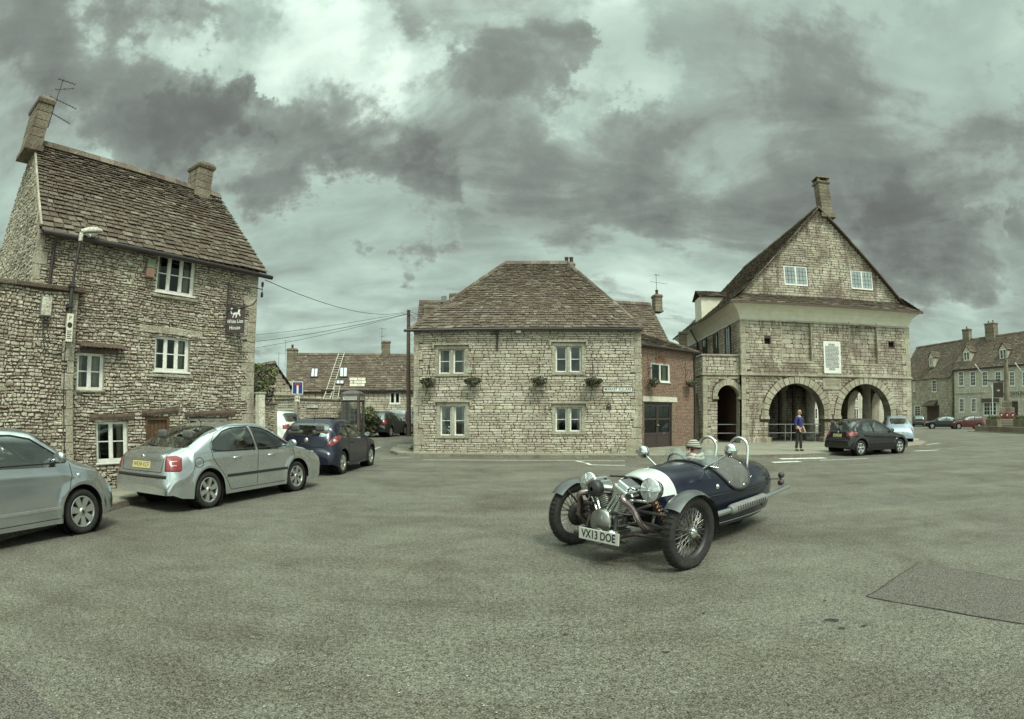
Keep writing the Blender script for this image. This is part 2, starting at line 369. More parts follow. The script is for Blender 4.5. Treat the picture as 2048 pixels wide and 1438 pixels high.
# ================================================================ masonry, roofs, windows
UZ = V((0, 0, 1)); WOB = [0]
def hole_iv(h, v):
    if h[0] == 'r': return (h[1], h[2]) if h[3] < v < h[4] else None
    _, uc, r, v0, vs = h[:5]
    if v <= v0: return None
    if v <= vs: return (uc - r, uc + r)
    if v < vs + r: d = math.sqrt(max(0, r * r - (v - vs) ** 2)); return (uc - d, uc + d)
    return None
def sub_iv(iv, cuts):
    out = [iv] if iv and iv[1] - iv[0] > 1e-4 else []
    for c in cuts:
        if not c: continue
        nx = []
        for a, b in out:
            if c[1] <= a or c[0] >= b: nx.append((a, b)); continue
            if c[0] > a: nx.append((a, c[0]))
            if c[1] < b: nx.append((c[1], b))
        out = nx
    return out
def and_iv(A, B):
    return [(max(a, c), min(b, d)) for a, b in A for c, d in B if min(b, d) - max(a, c) > .02]
def stone(mb, o, u, out, u0, u1, v0, v1, p, jit, mat=0):
    e = min(.018, (u1 - u0) * .15, (v1 - v0) * .2); c = min((u1 - u0), (v1 - v0)) * random.uniform(.10, .34)
    J = lambda: random.uniform(-jit, jit)
    wb = WOB[0] * (math.sin(1.9 * u0 + 1.1 * v0) + .7 * math.sin(4.7 * u0 - 2.3 * v0)) if WOB[0] else 0
    v0 += wb; v1 += wb
    q = [(u0 + c, v0), (u1 - c, v0), (u1, v0 + c), (u1, v1 - c), (u1 - c, v1), (u0 + c, v1), (u0, v1 - c), (u0, v0 + c)]
    q = [(a + J(), b + J() * .7) for a, b in q]
    cu, cv = (u0 + u1) / 2, (v0 + v1) / 2
    tl = random.uniform(-.3, .3) * p
    B = [o + u * a + UZ * b - out * .004 for a, b in q]
    Fp = [o + u * (a + (cu - a) * e * 2 / max(u1 - u0, .05)) + UZ * (b + (cv - b) * e * 2 / max(v1 - v0, .05)) + out * (p + tl * (b - cv) / max(.03, v1 - v0)) for a, b in q]
    b0 = mb.idx(B); f0 = mb.idx(Fp)
    mb.addf([f0 + i for i in range(8)], mat)
    for i in range(8): j = (i + 1) % 8; mb.addf((b0 + i, b0 + j, f0 + j, f0 + i), mat)
def block(mb, o, u, out, u0, u1, v0, v1, p, mat=0, e=.012):
    """a dressed block: plain chamfered box"""
    B = [(u0, v0), (u1, v0), (u1, v1), (u0, v1)]; Fp = [(u0 + e, v0 + e), (u1 - e, v0 + e), (u1 - e, v1 - e), (u0 + e, v1 - e)]
    b0 = mb.idx([o + u * a + UZ * b - out * .004 for a, b in B]); m0 = mb.idx([o + u * a + UZ * b + out * (p - e * .6) for a, b in B]); f0 = mb.idx([o + u * a + UZ * b + out * p for a, b in Fp])
    mb.addf([f0 + i for i in range(4)], mat)
    for i in range(4):
        j = (i + 1) % 4; mb.addf((m0 + i, m0 + j, f0 + j, f0 + i), mat); mb.addf((b0 + i, b0 + j, m0 + j, m0 + i), mat)
STY = dict(rubble=dict(ch=(.036, .084), cw=(.05, .19), pr=(.004, .040), gap=.009, jit=.016),
           coursed=dict(ch=(.07, .14), cw=(.14, .50), pr=(.008, .024), gap=.008, jit=.006),
           hall=dict(ch=(.10, .19), cw=(.18, .62), pr=(.006, .020), gap=.008, jit=.006),
           big=dict(ch=(.18, .30), cw=(.3, .8), pr=(.006, .016), gap=.009, jit=.005),
           far=dict(ch=(.14, .24), cw=(.2, .6), pr=(.006, .03), gap=.012, jit=.01),
           brick=dict(ch=(.066, .070), cw=(.10, .22), pr=(.004, .008), gap=.005, jit=.0015))
def wall(mb, o, u, out, rng, v0, v1, brks=(), holes=(), style='rubble', quoin=(0, 0), back=True, stones=True, qm=3):
    """mats: 0 stones, 1 mortar, 2 dark inside, 3 dressed stone"""
    o = V(o); u = V(u); out = V(out); S = STY[style]; holes = list(holes)
    ks = {v0, v1} | set(brks)
    for h in holes:
        if h[0] == 'r': ks |= {h[3], h[4]}
        else: ks |= {h[3], h[4]} | {h[4] + h[2] * math.sin(math.pi / 2 * k / 9) for k in range(1, 10)}
    ks = sorted(k for k in ks if v0 - 1e-6 <= k <= v1 + 1e-6)
    ivs = lambda v, hs: sub_iv(rng(v), [hole_iv(h, v) for h in hs])
    P = lambda a, b, d=0.0: o + u * a + UZ * b + out * d
    if back:
        for a, b in zip(ks, ks[1:]):
            if b - a < 1e-4: continue
            A = ivs(a + 1e-4, holes); B = ivs(b - 1e-4, holes)
            if len(A) == 1 and not B: B = [((A[0][0] + A[0][1]) / 2,) * 2]
            if len(A) != len(B): A = B = ivs((a + b) / 2, holes)
            for (a0, a1), (b0, b1) in zip(A, B): mb.face((P(a0, a), P(a1, a), P(b1, b), P(b0, b)), 1)
    for h in holes:
        d = h[5] if len(h) > 5 and back else 0
        if not d: continue
        if h[0] == 'r': loop = [(h[1], h[3]), (h[1], h[4]), (h[2], h[4]), (h[2], h[3])]
        else: loop = [(h[1] - h[2], h[3])] + [(h[1] - h[2] * math.cos(math.pi * k / 20), h[4] + h[2] * math.sin(math.pi * k / 20)) for k in range(21)] + [(h[1] + h[2], h[3])]
        n = len(loop)
        for i in range(n if h[0] == 'r' else n - 1):
            a, b = loop[i], loop[(i + 1) % n]
            mb.face((P(*a), P(*b), P(b[0], b[1], -d), P(a[0], a[1], -d)), 3)
        if len(h) > 6 and h[6]: mb.face([P(a, b, -d) for a, b in loop], 2)
    if not stones: return
    qh = []
    for side in (0, 1):
        if not quoin[side]: continue
        v = v0; k = 0
        while v < v1 - .08:
            hgt = min(random.uniform(.22, .36), v1 - v); wd = (quoin[side] * (1.0 if k % 2 else .62)) * random.uniform(.9, 1.1)
            r = rng(v + hgt / 2)
            if r:
                a, b = (r[0], r[0] + wd) if side == 0 else (r[1] - wd, r[1])
                if not any(hole_iv(h, v + hgt / 2) and and_iv([hole_iv(h, v + hgt / 2)], [(a, b)]) for h in holes):
                    block(mb, o, u, out, a + .004, b - .004, v + .004, v + hgt - .004, random.uniform(.014, .024), qm); qh.append(('r', a, b, v, v + hgt))
            v += hgt; k += 1
    allh = holes + qh; WOB[0] = .016 if style == 'rubble' else (.006 if style in ('coursed', 'hall') else 0)
    v = v0
    while v < v1 - .03:
        hgt = random.uniform(*S['ch'])
        if v1 - v - hgt < .03: hgt = v1 - v
        A = ivs(v + .012, holes); B = ivs(v + hgt - .012, holes); C = ivs(v + hgt / 2, allh)
        for a, b in and_iv(and_iv(A, B), C):
            x = a
            while x < b - .02:
                w = random.uniform(*S['cw']) * (1.0 if random.random() > .15 else .5)
                if b - x - w < S['cw'][0] * .7: w = b - x
                g = S['gap'] * .5
                y0, y1 = v + g, v + hgt - g
                if style == 'rubble':
                    r = random.random()
                    if r < .25 and hgt > .085:
                        mid = random.uniform(.4, .6) * (y1 - y0) + y0
                        stone(mb, o, u, out, x + g, x + w - g, y0, mid - g, random.uniform(*S['pr']), S['jit'] * .6); y0 = mid + g
                    y0 += random.uniform(-.008, .012); y1 += random.uniform(-.012, .008)
                stone(mb, o, u, out, x + g, x + w - g, y0, y1, random.uniform(*S['pr']), min(S['jit'], .25 * hgt))
                x += w
        v += hgt
def arch_ring(mb, o, u, out, uc, r, vs, n, th, p, mat=3, key=True):
    o = V(o); u = V(u); out = V(out)
    for k in range(n):
        a0 = math.pi * k / n; a1 = math.pi * (k + 1) / n; g = .012
        t = th * random.uniform(.92, 1.15); pp = p * random.uniform(.8, 1.2)
        if key and k == n // 2: t = th * 1.25; pp = p * 1.7
        pts = [(r, a0 + g), (r, a1 - g), (r + t, a1 - g * .6), (r + t, a0 + g * .6)]
        q = [(uc - rr * math.cos(a), vs + rr * math.sin(a)) for rr, a in pts]
        B = mb.idx([o + u * a + UZ * b - out * .02 for a, b in q]); F = mb.idx([o + u * a + UZ * b + out * pp for a, b in q])
        mb.addf((F, F + 1, F + 2, F + 3), mat)
        for i in range(4): j = (i + 1) % 4; mb.addf((B + i, B + j, F + j, F + i), mat)
def slope(mb, A, B, C, D, e0=.24, e1=.13, wd=(.16, .42), lift=.050, th=.020, deck=True, sag=0.0):
    """stone tiled roof slope: A,B eave left/right, D,C top left/right; mats 0 tile, 1 dark deck"""
    A, B, C, D = V(A), V(B), V(C), V(D)
    n = (B - A).cross(((D + C) / 2) - A).normalized()
    if n.z < 0: n = -n
    if deck: mb.face((A - n * .02, B - n * .02, C - n * .02, D - n * .02), 1)
    L = (((C + D) / 2) - ((A + B) / 2)).length; s = 0.0
    while s < L - .03:
        st = e0 + (e1 - e0) * s / L; st *= random.uniform(.94, 1.06)
        t0 = s / L; t1 = min(1.0, (s + st * 1.45) / L)
        l0 = A.lerp(D, t0); r0 = B.lerp(C, t0); l1 = A.lerp(D, t1); r1 = B.lerp(C, t1)
        W0 = (r0 - l0).length; x = 0.0
        if W0 < .05: break
        while x < W0 - .01:
            w = random.uniform(*wd) * (1.0 - .35 * t0)
            if W0 - x - w < wd[0] * .6: w = W0 - x
            a, b = x / W0, (x + w) / W0; g = .009 / W0
            h0 = lift + random.uniform(0, .022); tt = th * random.uniform(.7, 1.3); jl = random.uniform(-.030, .016) if random.random() > .02 else -.09
            dn = (l0 - l1).normalized() * jl if (l0 - l1).length > 1e-5 else V((0, 0, 0))
            sg = UZ * (-sag * math.sin(math.pi * (a + b) / 2) * math.sin(math.pi * min(1, t0)))
            p = [l0.lerp(r0, a + g) - dn + sg, l0.lerp(r0, b - g) - dn * random.uniform(.3, 1) + sg, l1.lerp(r1, b - g) + sg, l1.lerp(r1, a + g) + sg]
            hl = h0 + random.uniform(-.006, .006)
            T = [p[0] + n * h0, p[1] + n * hl, p[2] + n * .006, p[3] + n * .006]
            U = [p[0] + n * (h0 - tt), p[1] + n * (hl - tt)]
            i = mb.idx(T + U)
            mb.addf((i, i + 1, i + 2, i + 3), 0); mb.addf((i + 4, i + 5, i + 1, i), 0); mb.addf((i + 4, i, i + 3), 0); mb.addf((i + 1, i + 5, i + 2), 0)
            x += w
        s += st
def ridge(mb, P, Q, w=.20, drop=.12, step=.42, mat=0):
    P, Q = V(P), V(Q); d = Q - P; L = d.length; d.normalize(); sd = d.cross(UZ).normalized(); x = 0
    while x < L - .02:
        l = min(step * random.uniform(.8, 1.15), L - x); k = .012 * random.random()
        a = P + d * (x + .006); b = P + d * (x + l - .006)
        t = UZ * (.075 + k)
        pts = [a + sd * w - UZ * drop, a + t + sd * .05, a + t - sd * .05, a - sd * w - UZ * drop]; qts = [p + (b - a) for p in pts]
        i = mb.idx(pts + qts)
        for j in range(3): mb.addf((i + j, i + j + 1, i + 5 + j, i + 4 + j), mat)
        mb.addf((i, i + 1, i + 2, i + 3), mat); mb.addf((i + 7, i + 6, i + 5, i + 4), mat)
        x += l
def window(par, x, y, z, w, h, lights=2, rows=2, fw=.05, mul=.05, bar=.022, m='white', curtain=0, sill=None, rz=0.0, lead=False, glass='pane', recess=.07, cols=1, jut=.0, cs=(0, 1)):
    f = MB(); lb = MB(); a, b = recess, recess + .06
    fb = lb if lead else f
    f.box(0, fw, a, b, 0, h); f.box(w - fw, w, a, b, 0, h); f.box(fw, w - fw, a, b, 0, fw * 1.2); f.box(fw, w - fw, a, b, h - fw, h)
    lw = (w - 2 * fw - mul * (lights - 1)) / lights
    for k in range(lights):
        x0 = fw + k * (lw + mul)
        if k: f.box(x0 - mul, x0, a - .005, b + .005, fw * 1.2, h - fw)
        s = .022
        if fw > .035 and not lead:
            f.box(x0, x0 + s, a + .01, b - .005, fw * 1.2, h - fw); f.box(x0 + lw - s, x0 + lw, a + .01, b - .005, fw * 1.2, h - fw)
        for r in range(1, rows):
            zz = fw * 1.2 + (h - fw * 2.2) * r / rows; fb.box(x0, x0 + lw, a + .018, b - .012, zz - bar / 2, zz + bar / 2)
        for c in range(1, cols):
            xx = x0 + lw * c / cols; fb.box(xx - bar / 2, xx + bar / 2, a + .02, b - .014, fw * 1.2, h - fw)
    win = f.build('window', M[m], par, (x, y, z), (0, 0, rz))
    if lead: lb.build('glazing_bar', M['iron'], win)
    g = MB(); g.face([(fw * .6, a + .035, fw * .6), (w - fw * .6, a + .035, fw * .6), (w - fw * .6, a + .035, h - fw * .6), (fw * .6, a + .035, h - fw * .6)])
    g.build('pane', M[glass], win)
    if sill:
        s = MB(); s.box(-.025, w + .025, -sill, recess + .02, -.04, -.002); s.build('sill', M['white'] if sill < .06 else M['ashlar'], win, bevel=.008)
    if curtain:
        for side in cs:
            c = MB(); cw = w * .5 * curtain; n = 14; rows_ = []
            for zz in (fw, h * .5, h - fw):
                rows_.append([((i / n * cw * (1 - .12 * (zz == h * .5)) + fw) if side == 0 else (w - fw - i / n * cw * (1 - .12 * (zz == h * .5))), b + .09 + .022 * math.sin(i * 1.9), zz) for i in range(n + 1)])
            c.grid(rows_, 0, True); c.build('curtain', M['curtain'], win)
    return win
def stone_surround(par, x0, x1, z0, z1, t=.13, label=True, p=.03, mull=None, sill=True):
    s = MB(); g = .004
    n = 3
    for k in range(n):
        a = z0 + (z1 - z0) * k / n; b = z0 + (z1 - z0) * (k + 1) / n
        s.box(x0 - t * (1 + .25 * (k % 2)), x0, -p, .12, a + g, b - g); s.box(x1, x1 + t * (1 + .25 * ((k + 1) % 2)), -p, .12, a + g, b - g)
    s.box(x0 - t, x1 + t, -p - .004, .12, z1 + g, z1 + t * .95)
    if sill: s.box(x0 - t * 1.1, x1 + t * 1.1, -p - .03, .12, z0 - t * .9, z0 - g)
    if mull: s.box((x0 + x1) / 2 - mull / 2, (x0 + x1) / 2 + mull / 2, -.0, .10, z0, z1)
    if label:
        s.box(x0 - t * 1.9, x1 + t * 1.9, -.11, .02, z1 + t + .02, z1 + t + .085)
        for xx in (x0 - t * 1.9, x1 + t * 1.35): s.box(xx, xx + t * .55, -.11, .02, z1 + t - .12, z1 + t + .018)
    return s.build('window_surround', M['ashlar'], par, bevel=.01)
def chimney(par, x0, x1, y0, y1, z0, z1, cap=.07, pots=0, m='ashlar', base=.05, lean=0.0, slot=False):
    c = MB(); hz = z1 - z0; m = 'stack' if m in ('ashlar', 'hall') else m
    def ring(z, g): return [(x0 - g + lean * (z - z0), y0 - g, z), (x1 + g + lean * (z - z0), y0 - g, z), (x1 + g + lean * (z - z0), y1 + g, z), (x0 - g + lean * (z - z0), y1 + g, z)]
    def sec(za, zb, ga, gb):
        r0, r1 = ring(za, ga), ring(zb, gb); b = c.idx(r0 + r1)
        for i in range(4): j = (i + 1) % 4; c.addf((b + i, b + j, b + 4 + j, b + 4 + i))
        c.addf((b + 4, b + 5, b + 6, b + 7)); c.addf((b + 3, b + 2, b + 1, b))
    zz = z0; k = 0
    sec(z0, z0 + hz * .10, base, base); zz = z0 + hz * .10
    n = max(3, int(hz / .26)); top = z1 - (.20 if not slot else .42)
    for i in range(n):
        a = zz + (top - zz) * i / n; b = zz + (top - zz) * (i + 1) / n
        sec(a + .003, b - .003, .0 + .003 * random.random(), 0.0 + .003 * random.random())
    sec(top, top + .07, cap * .6, cap); sec(top + .073, top + .13, cap, cap * .85)
    if slot:
        for sx_ in (x0 - .02, x1 - .12):
            for sy_ in (y0 - .02, y1 - .12): c.box(sx_, sx_ + .14, sy_, sy_ + .14, top + .131, z1 - .09)
        sec(z1 - .088, z1, cap, cap * .5)
    else: sec(top + .133, z1, cap * .4, .0)
    o = c.build('chimney', M[m], par, bevel=.012)
    for k in range(pots):
        p = MB(); px = x0 + (x1 - x0) * (k + .5) / pots
        p.lathe([(.10, 0), (.085, .28), (.105, .29), (.10, .34), (.07, .34)], 12, (px, (y0 + y1) / 2, z1 - .01)); p.build('chimney_pot', M['beam'], o)
    return o
def gutter(par, x0, x1, y, z, r=.055):
    g = MB(); g.lathe([(r, 0), (r, x1 - x0), (r * .8, x1 - x0), (r * .8, 0)], 8, (x0, y, z), (1, 0, 0), a0=math.pi * .0, a1=math.pi * 2)
    return g.build('gutter', M['iron'], par)
def aerial(name, loc, rz, h, label, arms=((.0, .9, 7),), group=None):
    t = thing(name, label, 'tv aerial', loc, rz, group)
    m = MB(); m.tube([(0, 0, 0), (0, 0, h)], .014, 6); m.build('mast', M['iron'], t)
    for dz, L, n in arms:
        a = MB(); z = h - dz; a.tube([(-L * .35, 0, z), (L * .65, 0, z)], .009, 6)
        for k in range(n):
            x = -L * .3 + L * .93 * k / (n - 1); e = .16 - .06 * k / n
            a.tube([(x, -e, z), (x, e, z)], .006, 5)
        a.box(-L * .36, -L * .30, -.12, .12, z - .14, z + .14) if n > 6 else None
        a.build('antenna', M['iron'], t)
    return t
rr = lambda a, b: (lambda v: (a, b))

# ================================================================ ground and roads
def sheet(name, mats, fn, xs, ys, dz=0.0, label=None):
    m = MB(); m.grid([[(x, y, fn(x, y) + dz) for x in xs] for y in ys], 0, True)
    o = m.build(name, mats); tag(o, label, None, kind='structure'); return o
def frange(a, b, n): return [a + (b - a) * i / n for i in range(n + 1)]
mA, t, b = mat('worn_asphalt'); c = objc(t)
fine = t.math('ADD', t.math('MULTIPLY', t.noise(c, 78, 4, .66), .62), t.math('ADD', t.math('MULTIPLY', t.noise(c, 26, 3, .6), .28), t.math('MULTIPLY', t.noise(c, 3.2, 4, .6), .10))); med = t.noise(c, 24, 6, .72); big = t.noise(c, .55, 6, .6, .6)
vo = t.new('ShaderNodeTexVoronoi', {'Vector': c, 'Scale': 120.0}, feature='F1'); chip = vo.outputs['Color']
cs = t.new('ShaderNodeSeparateXYZ', {0: chip}).outputs[0]
base = t.ramp(fine, [(.40, (.022, .014, .011)), (.465, (.090, .076, .061)), (.51, (.172, .171, .140)), (.66, (.230, .232, .192))])
base = t.mix(t.ramp(cs, [(.975, (0, 0, 0)), (.99, (.6, .6, .6))]), base, (.46, .47, .41))
base = t.mix(t.ramp(cs, [(.06, (.85, .85, .85)), (.20, (0, 0, 0))]), base, (.055, .048, .040))
base = t.mix(1.0, base, t.ramp(med, [(.33, (.66, .63, .59)), (.52, (1.0, 1.0, 1.0)), (.68, (1.24, 1.24, 1.22))]), 'MULTIPLY')
base = t.mix(1.0, base, t.ramp(big, [(.30, (.70, .66, .60)), (.48, (.96, .96, .94)), (.70, (1.18, 1.20, 1.15))]), 'MULTIPLY')
st = t.new('ShaderNodeMapping', {'Vector': c, 'Rotation': (0, 0, R(-18)), 'Scale': (.10, 1.1, 1)}).outputs[0]
base = t.mix(.8, base, t.ramp(t.noise(st, 1.0, 6, .62, .4), [(.34, (.78, .74, .70)), (.52, (1, 1, 1)), (.68, (1.12, 1.13, 1.10))]), 'MULTIPLY')
ck = t.new('ShaderNodeTexVoronoi', {'Vector': t.new('ShaderNodeVectorMath', {0: c, 1: t.new('ShaderNodeTexNoise', {'Vector': c, 'Scale': 1.4, 'Detail': 5.0}).outputs[1]}, operation='ADD').outputs[0], 'Scale': .23}, feature='DISTANCE_TO_EDGE').outputs[0]
base = t.mix(t.math('MULTIPLY', t.ramp(ck, [(.0015, (1, 1, 1)), (.005, (0, 0, 0))]), .30), base, (.06, .055, .045))
setb(t, b, Base_Color=base, Roughness=t.ramp(big, [(.35, (.72, .72, .72)), (.65, (.60, .60, .60))]), Normal=bump(t, t.math('ADD', fine, t.math('MULTIPLY', cs, .6)), .75, .012))
b.inputs['Specular IOR Level'].default_value = .35
mP, t, b = mat('patched_asphalt'); c = objc(t); fine = t.noise(c, 70, 3, .65)
base = t.ramp(fine, [(.38, (.022, .015, .012)), (.47, (.075, .062, .050)), (.56, (.135, .128, .104)), (.76, (.20, .195, .16))])
setb(t, b, Base_Color=base, Roughness=.8, Normal=bump(t, fine, .8, .012))
mF, t, b = mat('paving'); c = objc(t)
n = t.noise(c, 30, 6, .7); br = t.new('ShaderNodeTexBrick', {'Vector': c, 'Color1': (.20, .195, .155, 1), 'Color2': (.27, .265, .215, 1), 'Mortar': (.09, .08, .06, 1), 'Scale': 1.0, 'Mortar Size': .008, 'Brick Width': .9, 'Row Height': .6}).outputs[0]
setb(t, b, Base_Color=t.mix(1.0, br, t.ramp(n, [(.3, (.55, .52, .48)), (.65, (1.15, 1.15, 1.1))]), 'MULTIPLY'), Roughness=.85, Normal=bump(t, n, .5, .01))
mK = stone_mat('kerb_stone', [(.20, .185, .15), (.28, .27, .22), (.24, .22, .175)], dirt_amt=.5)
mL, t, b = mat('worn_road_paint'); c = objc(t)
n = t.ramp(t.math('ADD', t.math('MULTIPLY', t.noise(c, 6, 6, .7), .6), t.math('MULTIPLY', t.noise(c, 45, 4, .7), .4)), [(.40, (.24, .25, .205)), (.52, (.60, .62, .55))])
setb(t, b, Base_Color=n, Roughness=.8)
xs = frange(-260, -40, 8)[:-1] + frange(-40, 10, 40)[:-1] + frange(10, 300, 8)
ys = frange(-60, 12, 4)[:-1] + frange(12, 44, 26)[:-1] + frange(44, 400, 8)
sheet('road', [mA], gz, xs, ys)
pv = MB()
pa = [gpt(1732, 1193), gpt(1838, 1126), gpt(1965, 1148), gpt(2140, 1185), gpt(2180, 1290), gpt(2050, 1250)]
poly = []
for i in range(len(pa)):
    a, b_ = pa[i], pa[(i + 1) % len(pa)]
    for k in range(6): q = a.lerp(b_, k / 6); poly.append((q.x + random.uniform(-.018, .018), q.y + random.uniform(-.018, .018), .004))
pv.face(poly); tag(pv.build('road_patch', mP), None, None, kind='structure')
sm_ = MB()
for i in range(0, len(poly), 1):
    a, b_ = V(poly[i]), V(poly[(i + 1) % len(poly)]); d = (b_ - a).normalized(); n_ = d.cross(UZ) * .006 * random.uniform(.5, 1.4); sm_.face([a - n_ + UZ * .003, b_ - n_ + UZ * .003, b_ + n_ + UZ * .003, a + n_ + UZ * .003])
tag(sm_.build('road_seam', plain('tar_seam', (.035, .030, .026), .6)), None, None, kind='structure')
pv = MB(); pv.face([(q.x + random.uniform(-.03, .03), q.y + random.uniform(-.03, .03), .004) for q in [gpt(*p) for p in ((-30, 1300), (40, 1362), (90, 1405), (150, 1470), (60, 1500), (-60, 1440))]]); tag(pv.build('road_patch', mP), None, None, kind='structure')
pv = MB()
for px, py, sz in ((1657, 1240, .05), (1671, 1241, .04), (1682, 1257, .035), (1728, 1252, .03), (1650, 1202, .02), (1332, 1305, .025), (1130, 1270, .02), (1406, 1227, .02)):
    q = gpt(px, py); pv.face([(q.x + sz * random.uniform(.6, 1.3) * math.cos(k * .7), q.y + sz * .7 * random.uniform(.6, 1.3) * math.sin(k * .7), .005) for k in range(9)])
tag(pv.build('road_stain', plain('tar', (.03, .026, .022), .8)), None, None, kind='structure')
pv = MB()
for k in range(70):
    px = random.uniform(-20, 2060); py = random.uniform(1000, 1430); q = gpt(px, py); sz = random.uniform(.003, .007)
    pv.face([(q.x + sz * random.uniform(.6, 1.2) * math.cos(j), q.y + sz * random.uniform(.6, 1.2) * math.sin(j), .004) for j in range(6)])
tag(pv.build('road_fleck', plain('pale_grit', (.55, .56, .50), .8)), None, None, kind='structure')

def pavement(name, kerb, inner, h=.11, kw=.13):
    """kerb: polyline on the road edge; inner: polyline on the building side (same count)"""
    k = MB(); s = MB(); n = len(kerb)
    kerb = [V((p[0], p[1], 0)) for p in kerb]; inner = [V((p[0], p[1], 0)) for p in inner]
    inn = []
    for i, p in enumerate(kerb):
        d = (inner[i] - p).normalized(); inn.append(p + d * kw)
    for i in range(n - 1):
        L = (kerb[i + 1] - kerb[i]).length; m = max(1, int(L / .9))
        for j in range(m):
            a, b2 = kerb[i].lerp(kerb[i + 1], (j + .006) / m), kerb[i].lerp(kerb[i + 1], (j + .994) / m); c2, d2 = inn[i].lerp(inn[i + 1], (j + .994) / m), inn[i].lerp(inn[i + 1], (j + .006) / m)
            hh = h + random.uniform(-.004, .004)
            g = lambda p: gz(p.x, p.y)
            lo = [p + UZ * (g(p) - .05) for p in (a, b2, c2, d2)]; hi = [p + UZ * (g(p) + hh) for p in (a, b2, c2, d2)]
            e = (c2 - b2).normalized() * .02; hi[0] += e; hi[1] += e
            i0 = k.idx(lo + hi); k.addf((i0 + 4, i0 + 5, i0 + 6, i0 + 7)); k.addf((i0, i0 + 1, i0 + 5, i0 + 4)); k.addf((i0 + 1, i0 + 2, i0 + 6, i0 + 5)); k.addf((i0 + 3, i0, i0 + 4, i0 + 7)); k.addf((i0 + 2, i0 + 3, i0 + 7, i0 + 6))
            s.face([d2 + UZ * (g(d2) + h - .006), c2 + UZ * (g(c2) + h - .006), inner[i].lerp(inner[i + 1], (j + .994) / m) + UZ * (gz(*inner[i + 1][:2]) + h - .006), inner[i].lerp(inner[i + 1], (j + .006) / m) + UZ * (gz(*inner[i][:2]) + h - .006)])
    tag(k.build(name + '_kerb', mK), None, None, kind='structure'); tag(s.build(name + '_pavement', mF), None, None, kind='structure')
pavement('house_side', [(-6.5, 1.5), (-6.45, 5.0), (-6.52, 6.84), (-6.68, 8.36), (-6.5, 10.5), (-5.85, 12.8), (-6.1, 15.0)], [(-12.5, 2), (-11.0, 5), (-10.0, 6.84), (-9.6, 8.0), (-8.2, 10.2), (-7.2, 12.4), (-7.5, 15.0)])
pavement('corner_house', [(-5.3, 25), (-5.0, 22.4), (-4.4, 21.2), (-3.4, 20.75), (0, 20.35), (4.66, 19.75), (7.6, 19.3), (10.6, 18.8), (13.4, 19.6), (16.5, 20.6), (20.3, 22.4), (22.6, 24.6), (23.4, 27.5), (23.5, 40)],
         [(-3.7, 25), (-3.6, 23), (-3.4, 22.2), (-3.0, 22.0), (0, 21.9), (4.8, 22.5), (7.6, 27), (10.6, 31), (13.4, 31), (16.5, 31), (18.3, 30), (20.0, 30), (21.0, 31), (21.5, 40)])
# painted lines
ln = MB()
def stripe(pts, w=.08, z=.005):
    pts = [V((p[0], p[1], 0)) for p in pts]
    for a, b2 in zip(pts, pts[1:]):
        d = (b2 - a).normalized(); s_ = d.cross(UZ) * w / 2
        ln.face([a - s_ + UZ * (z + gz(a.x, a.y)), b2 - s_ + UZ * (z + gz(b2.x, b2.y)), b2 + s_ + UZ * (z + gz(b2.x, b2.y)), a + s_ + UZ * (z + gz(a.x, a.y))])
G2 = lambda x, y: gpt(x, y)[:2]
stripe([G2(845, 920), G2(930, 920), G2(1150, 921), G2(1250, 922)], .12)
stripe([G2(1152, 922), G2(1168, 925)], .14); stripe([G2(1172, 926), G2(1182, 930), G2(1250, 931)], .13)
stripe([G2(760, 917), G2(822, 916)], .10); stripe([G2(735, 905), G2(760, 899)], .10)
stripe([G2(1560, 918), G2(1650, 916)], .45); stripe([G2(1545, 925), G2(1600, 923)], .35); stripe([G2(1640, 921), G2(1735, 917)], .10)
stripe([G2(1826, 893), G2(1880, 886)], .12); stripe([G2(1830, 902), G2(1876, 900)], .25); stripe([G2(1940, 858), G2(1975, 855), G2(2048, 861)], .18)
tag(ln.build('road_marking', mL), None, None, kind='structure')
def sm3(P, n=2):
    P = [V(p) for p in P]
    for _ in range(n):
        q = [P[0]]
        for a, b in zip(P, P[1:]): q += [a.lerp(b, .25), a.lerp(b, .75)]
        P = q + [P[-1]]
    return P
# ================================================================ tall house on the left
FL = Frame(-8.96, 7.55, 27)
ho = thing('stone_house', 'tall rubble stone house with steep stone tiled roof and two chimneys behind the silver cars', 'house', FL.loc, FL.rz)
HL, HD, HE, HR = 5.80, 5.2, 5.12, 7.97
rects = {}
for k, px in dict(top=(313, 512, 391, 588), mid=(309, 674, 379, 743), low=(153, 706, 208, 780), bl=(192, 843, 256, 924), br=(378, 837, 458, 900)).items(): rects[k] = FL.rect(*px)
dr = FL.rect(291, 838, 339, 915); dr = (dr[0], dr[1], .12, 1.53)
m = MB()
holes = [('r', r[0], r[1], r[2], r[3], .5, 1) for r in rects.values()] + [('r', dr[0], dr[1], dr[2], dr[3], .16, 1)]
wall(m, (0, 0, 0), (1, 0, 0), (0, -1, 0), rr(0, HL), -.05, HE, (), holes, 'rubble', (.26, .38))
apex = HD / 2
def gab(v):
    if v <= HE: return (0, HD)
    k = (v - HE) / (HR - HE) * apex
    return (k, HD - k)
g2 = lambda v: (-gab(v)[1], -gab(v)[0])
wall(m, (0, 0, 0), (0, -1, 0), (-1, 0, 0), g2, 0, HR, (HE,), [], 'rubble', (.0, .22))
wall(m, (HL, 0, 0), (0, 1, 0), (1, 0, 0), gab, 0, HR, (HE,), [], 'far', (.3, 0))
m.face([(0, HD, 0), (HL, HD, 0), (HL, HD, HE), (0, HD, HE)][::-1], 1)
m.build('wall', [M['rubble'], M['rubblemortar'], M['black'], M['ashlar']], ho)
m = MB()
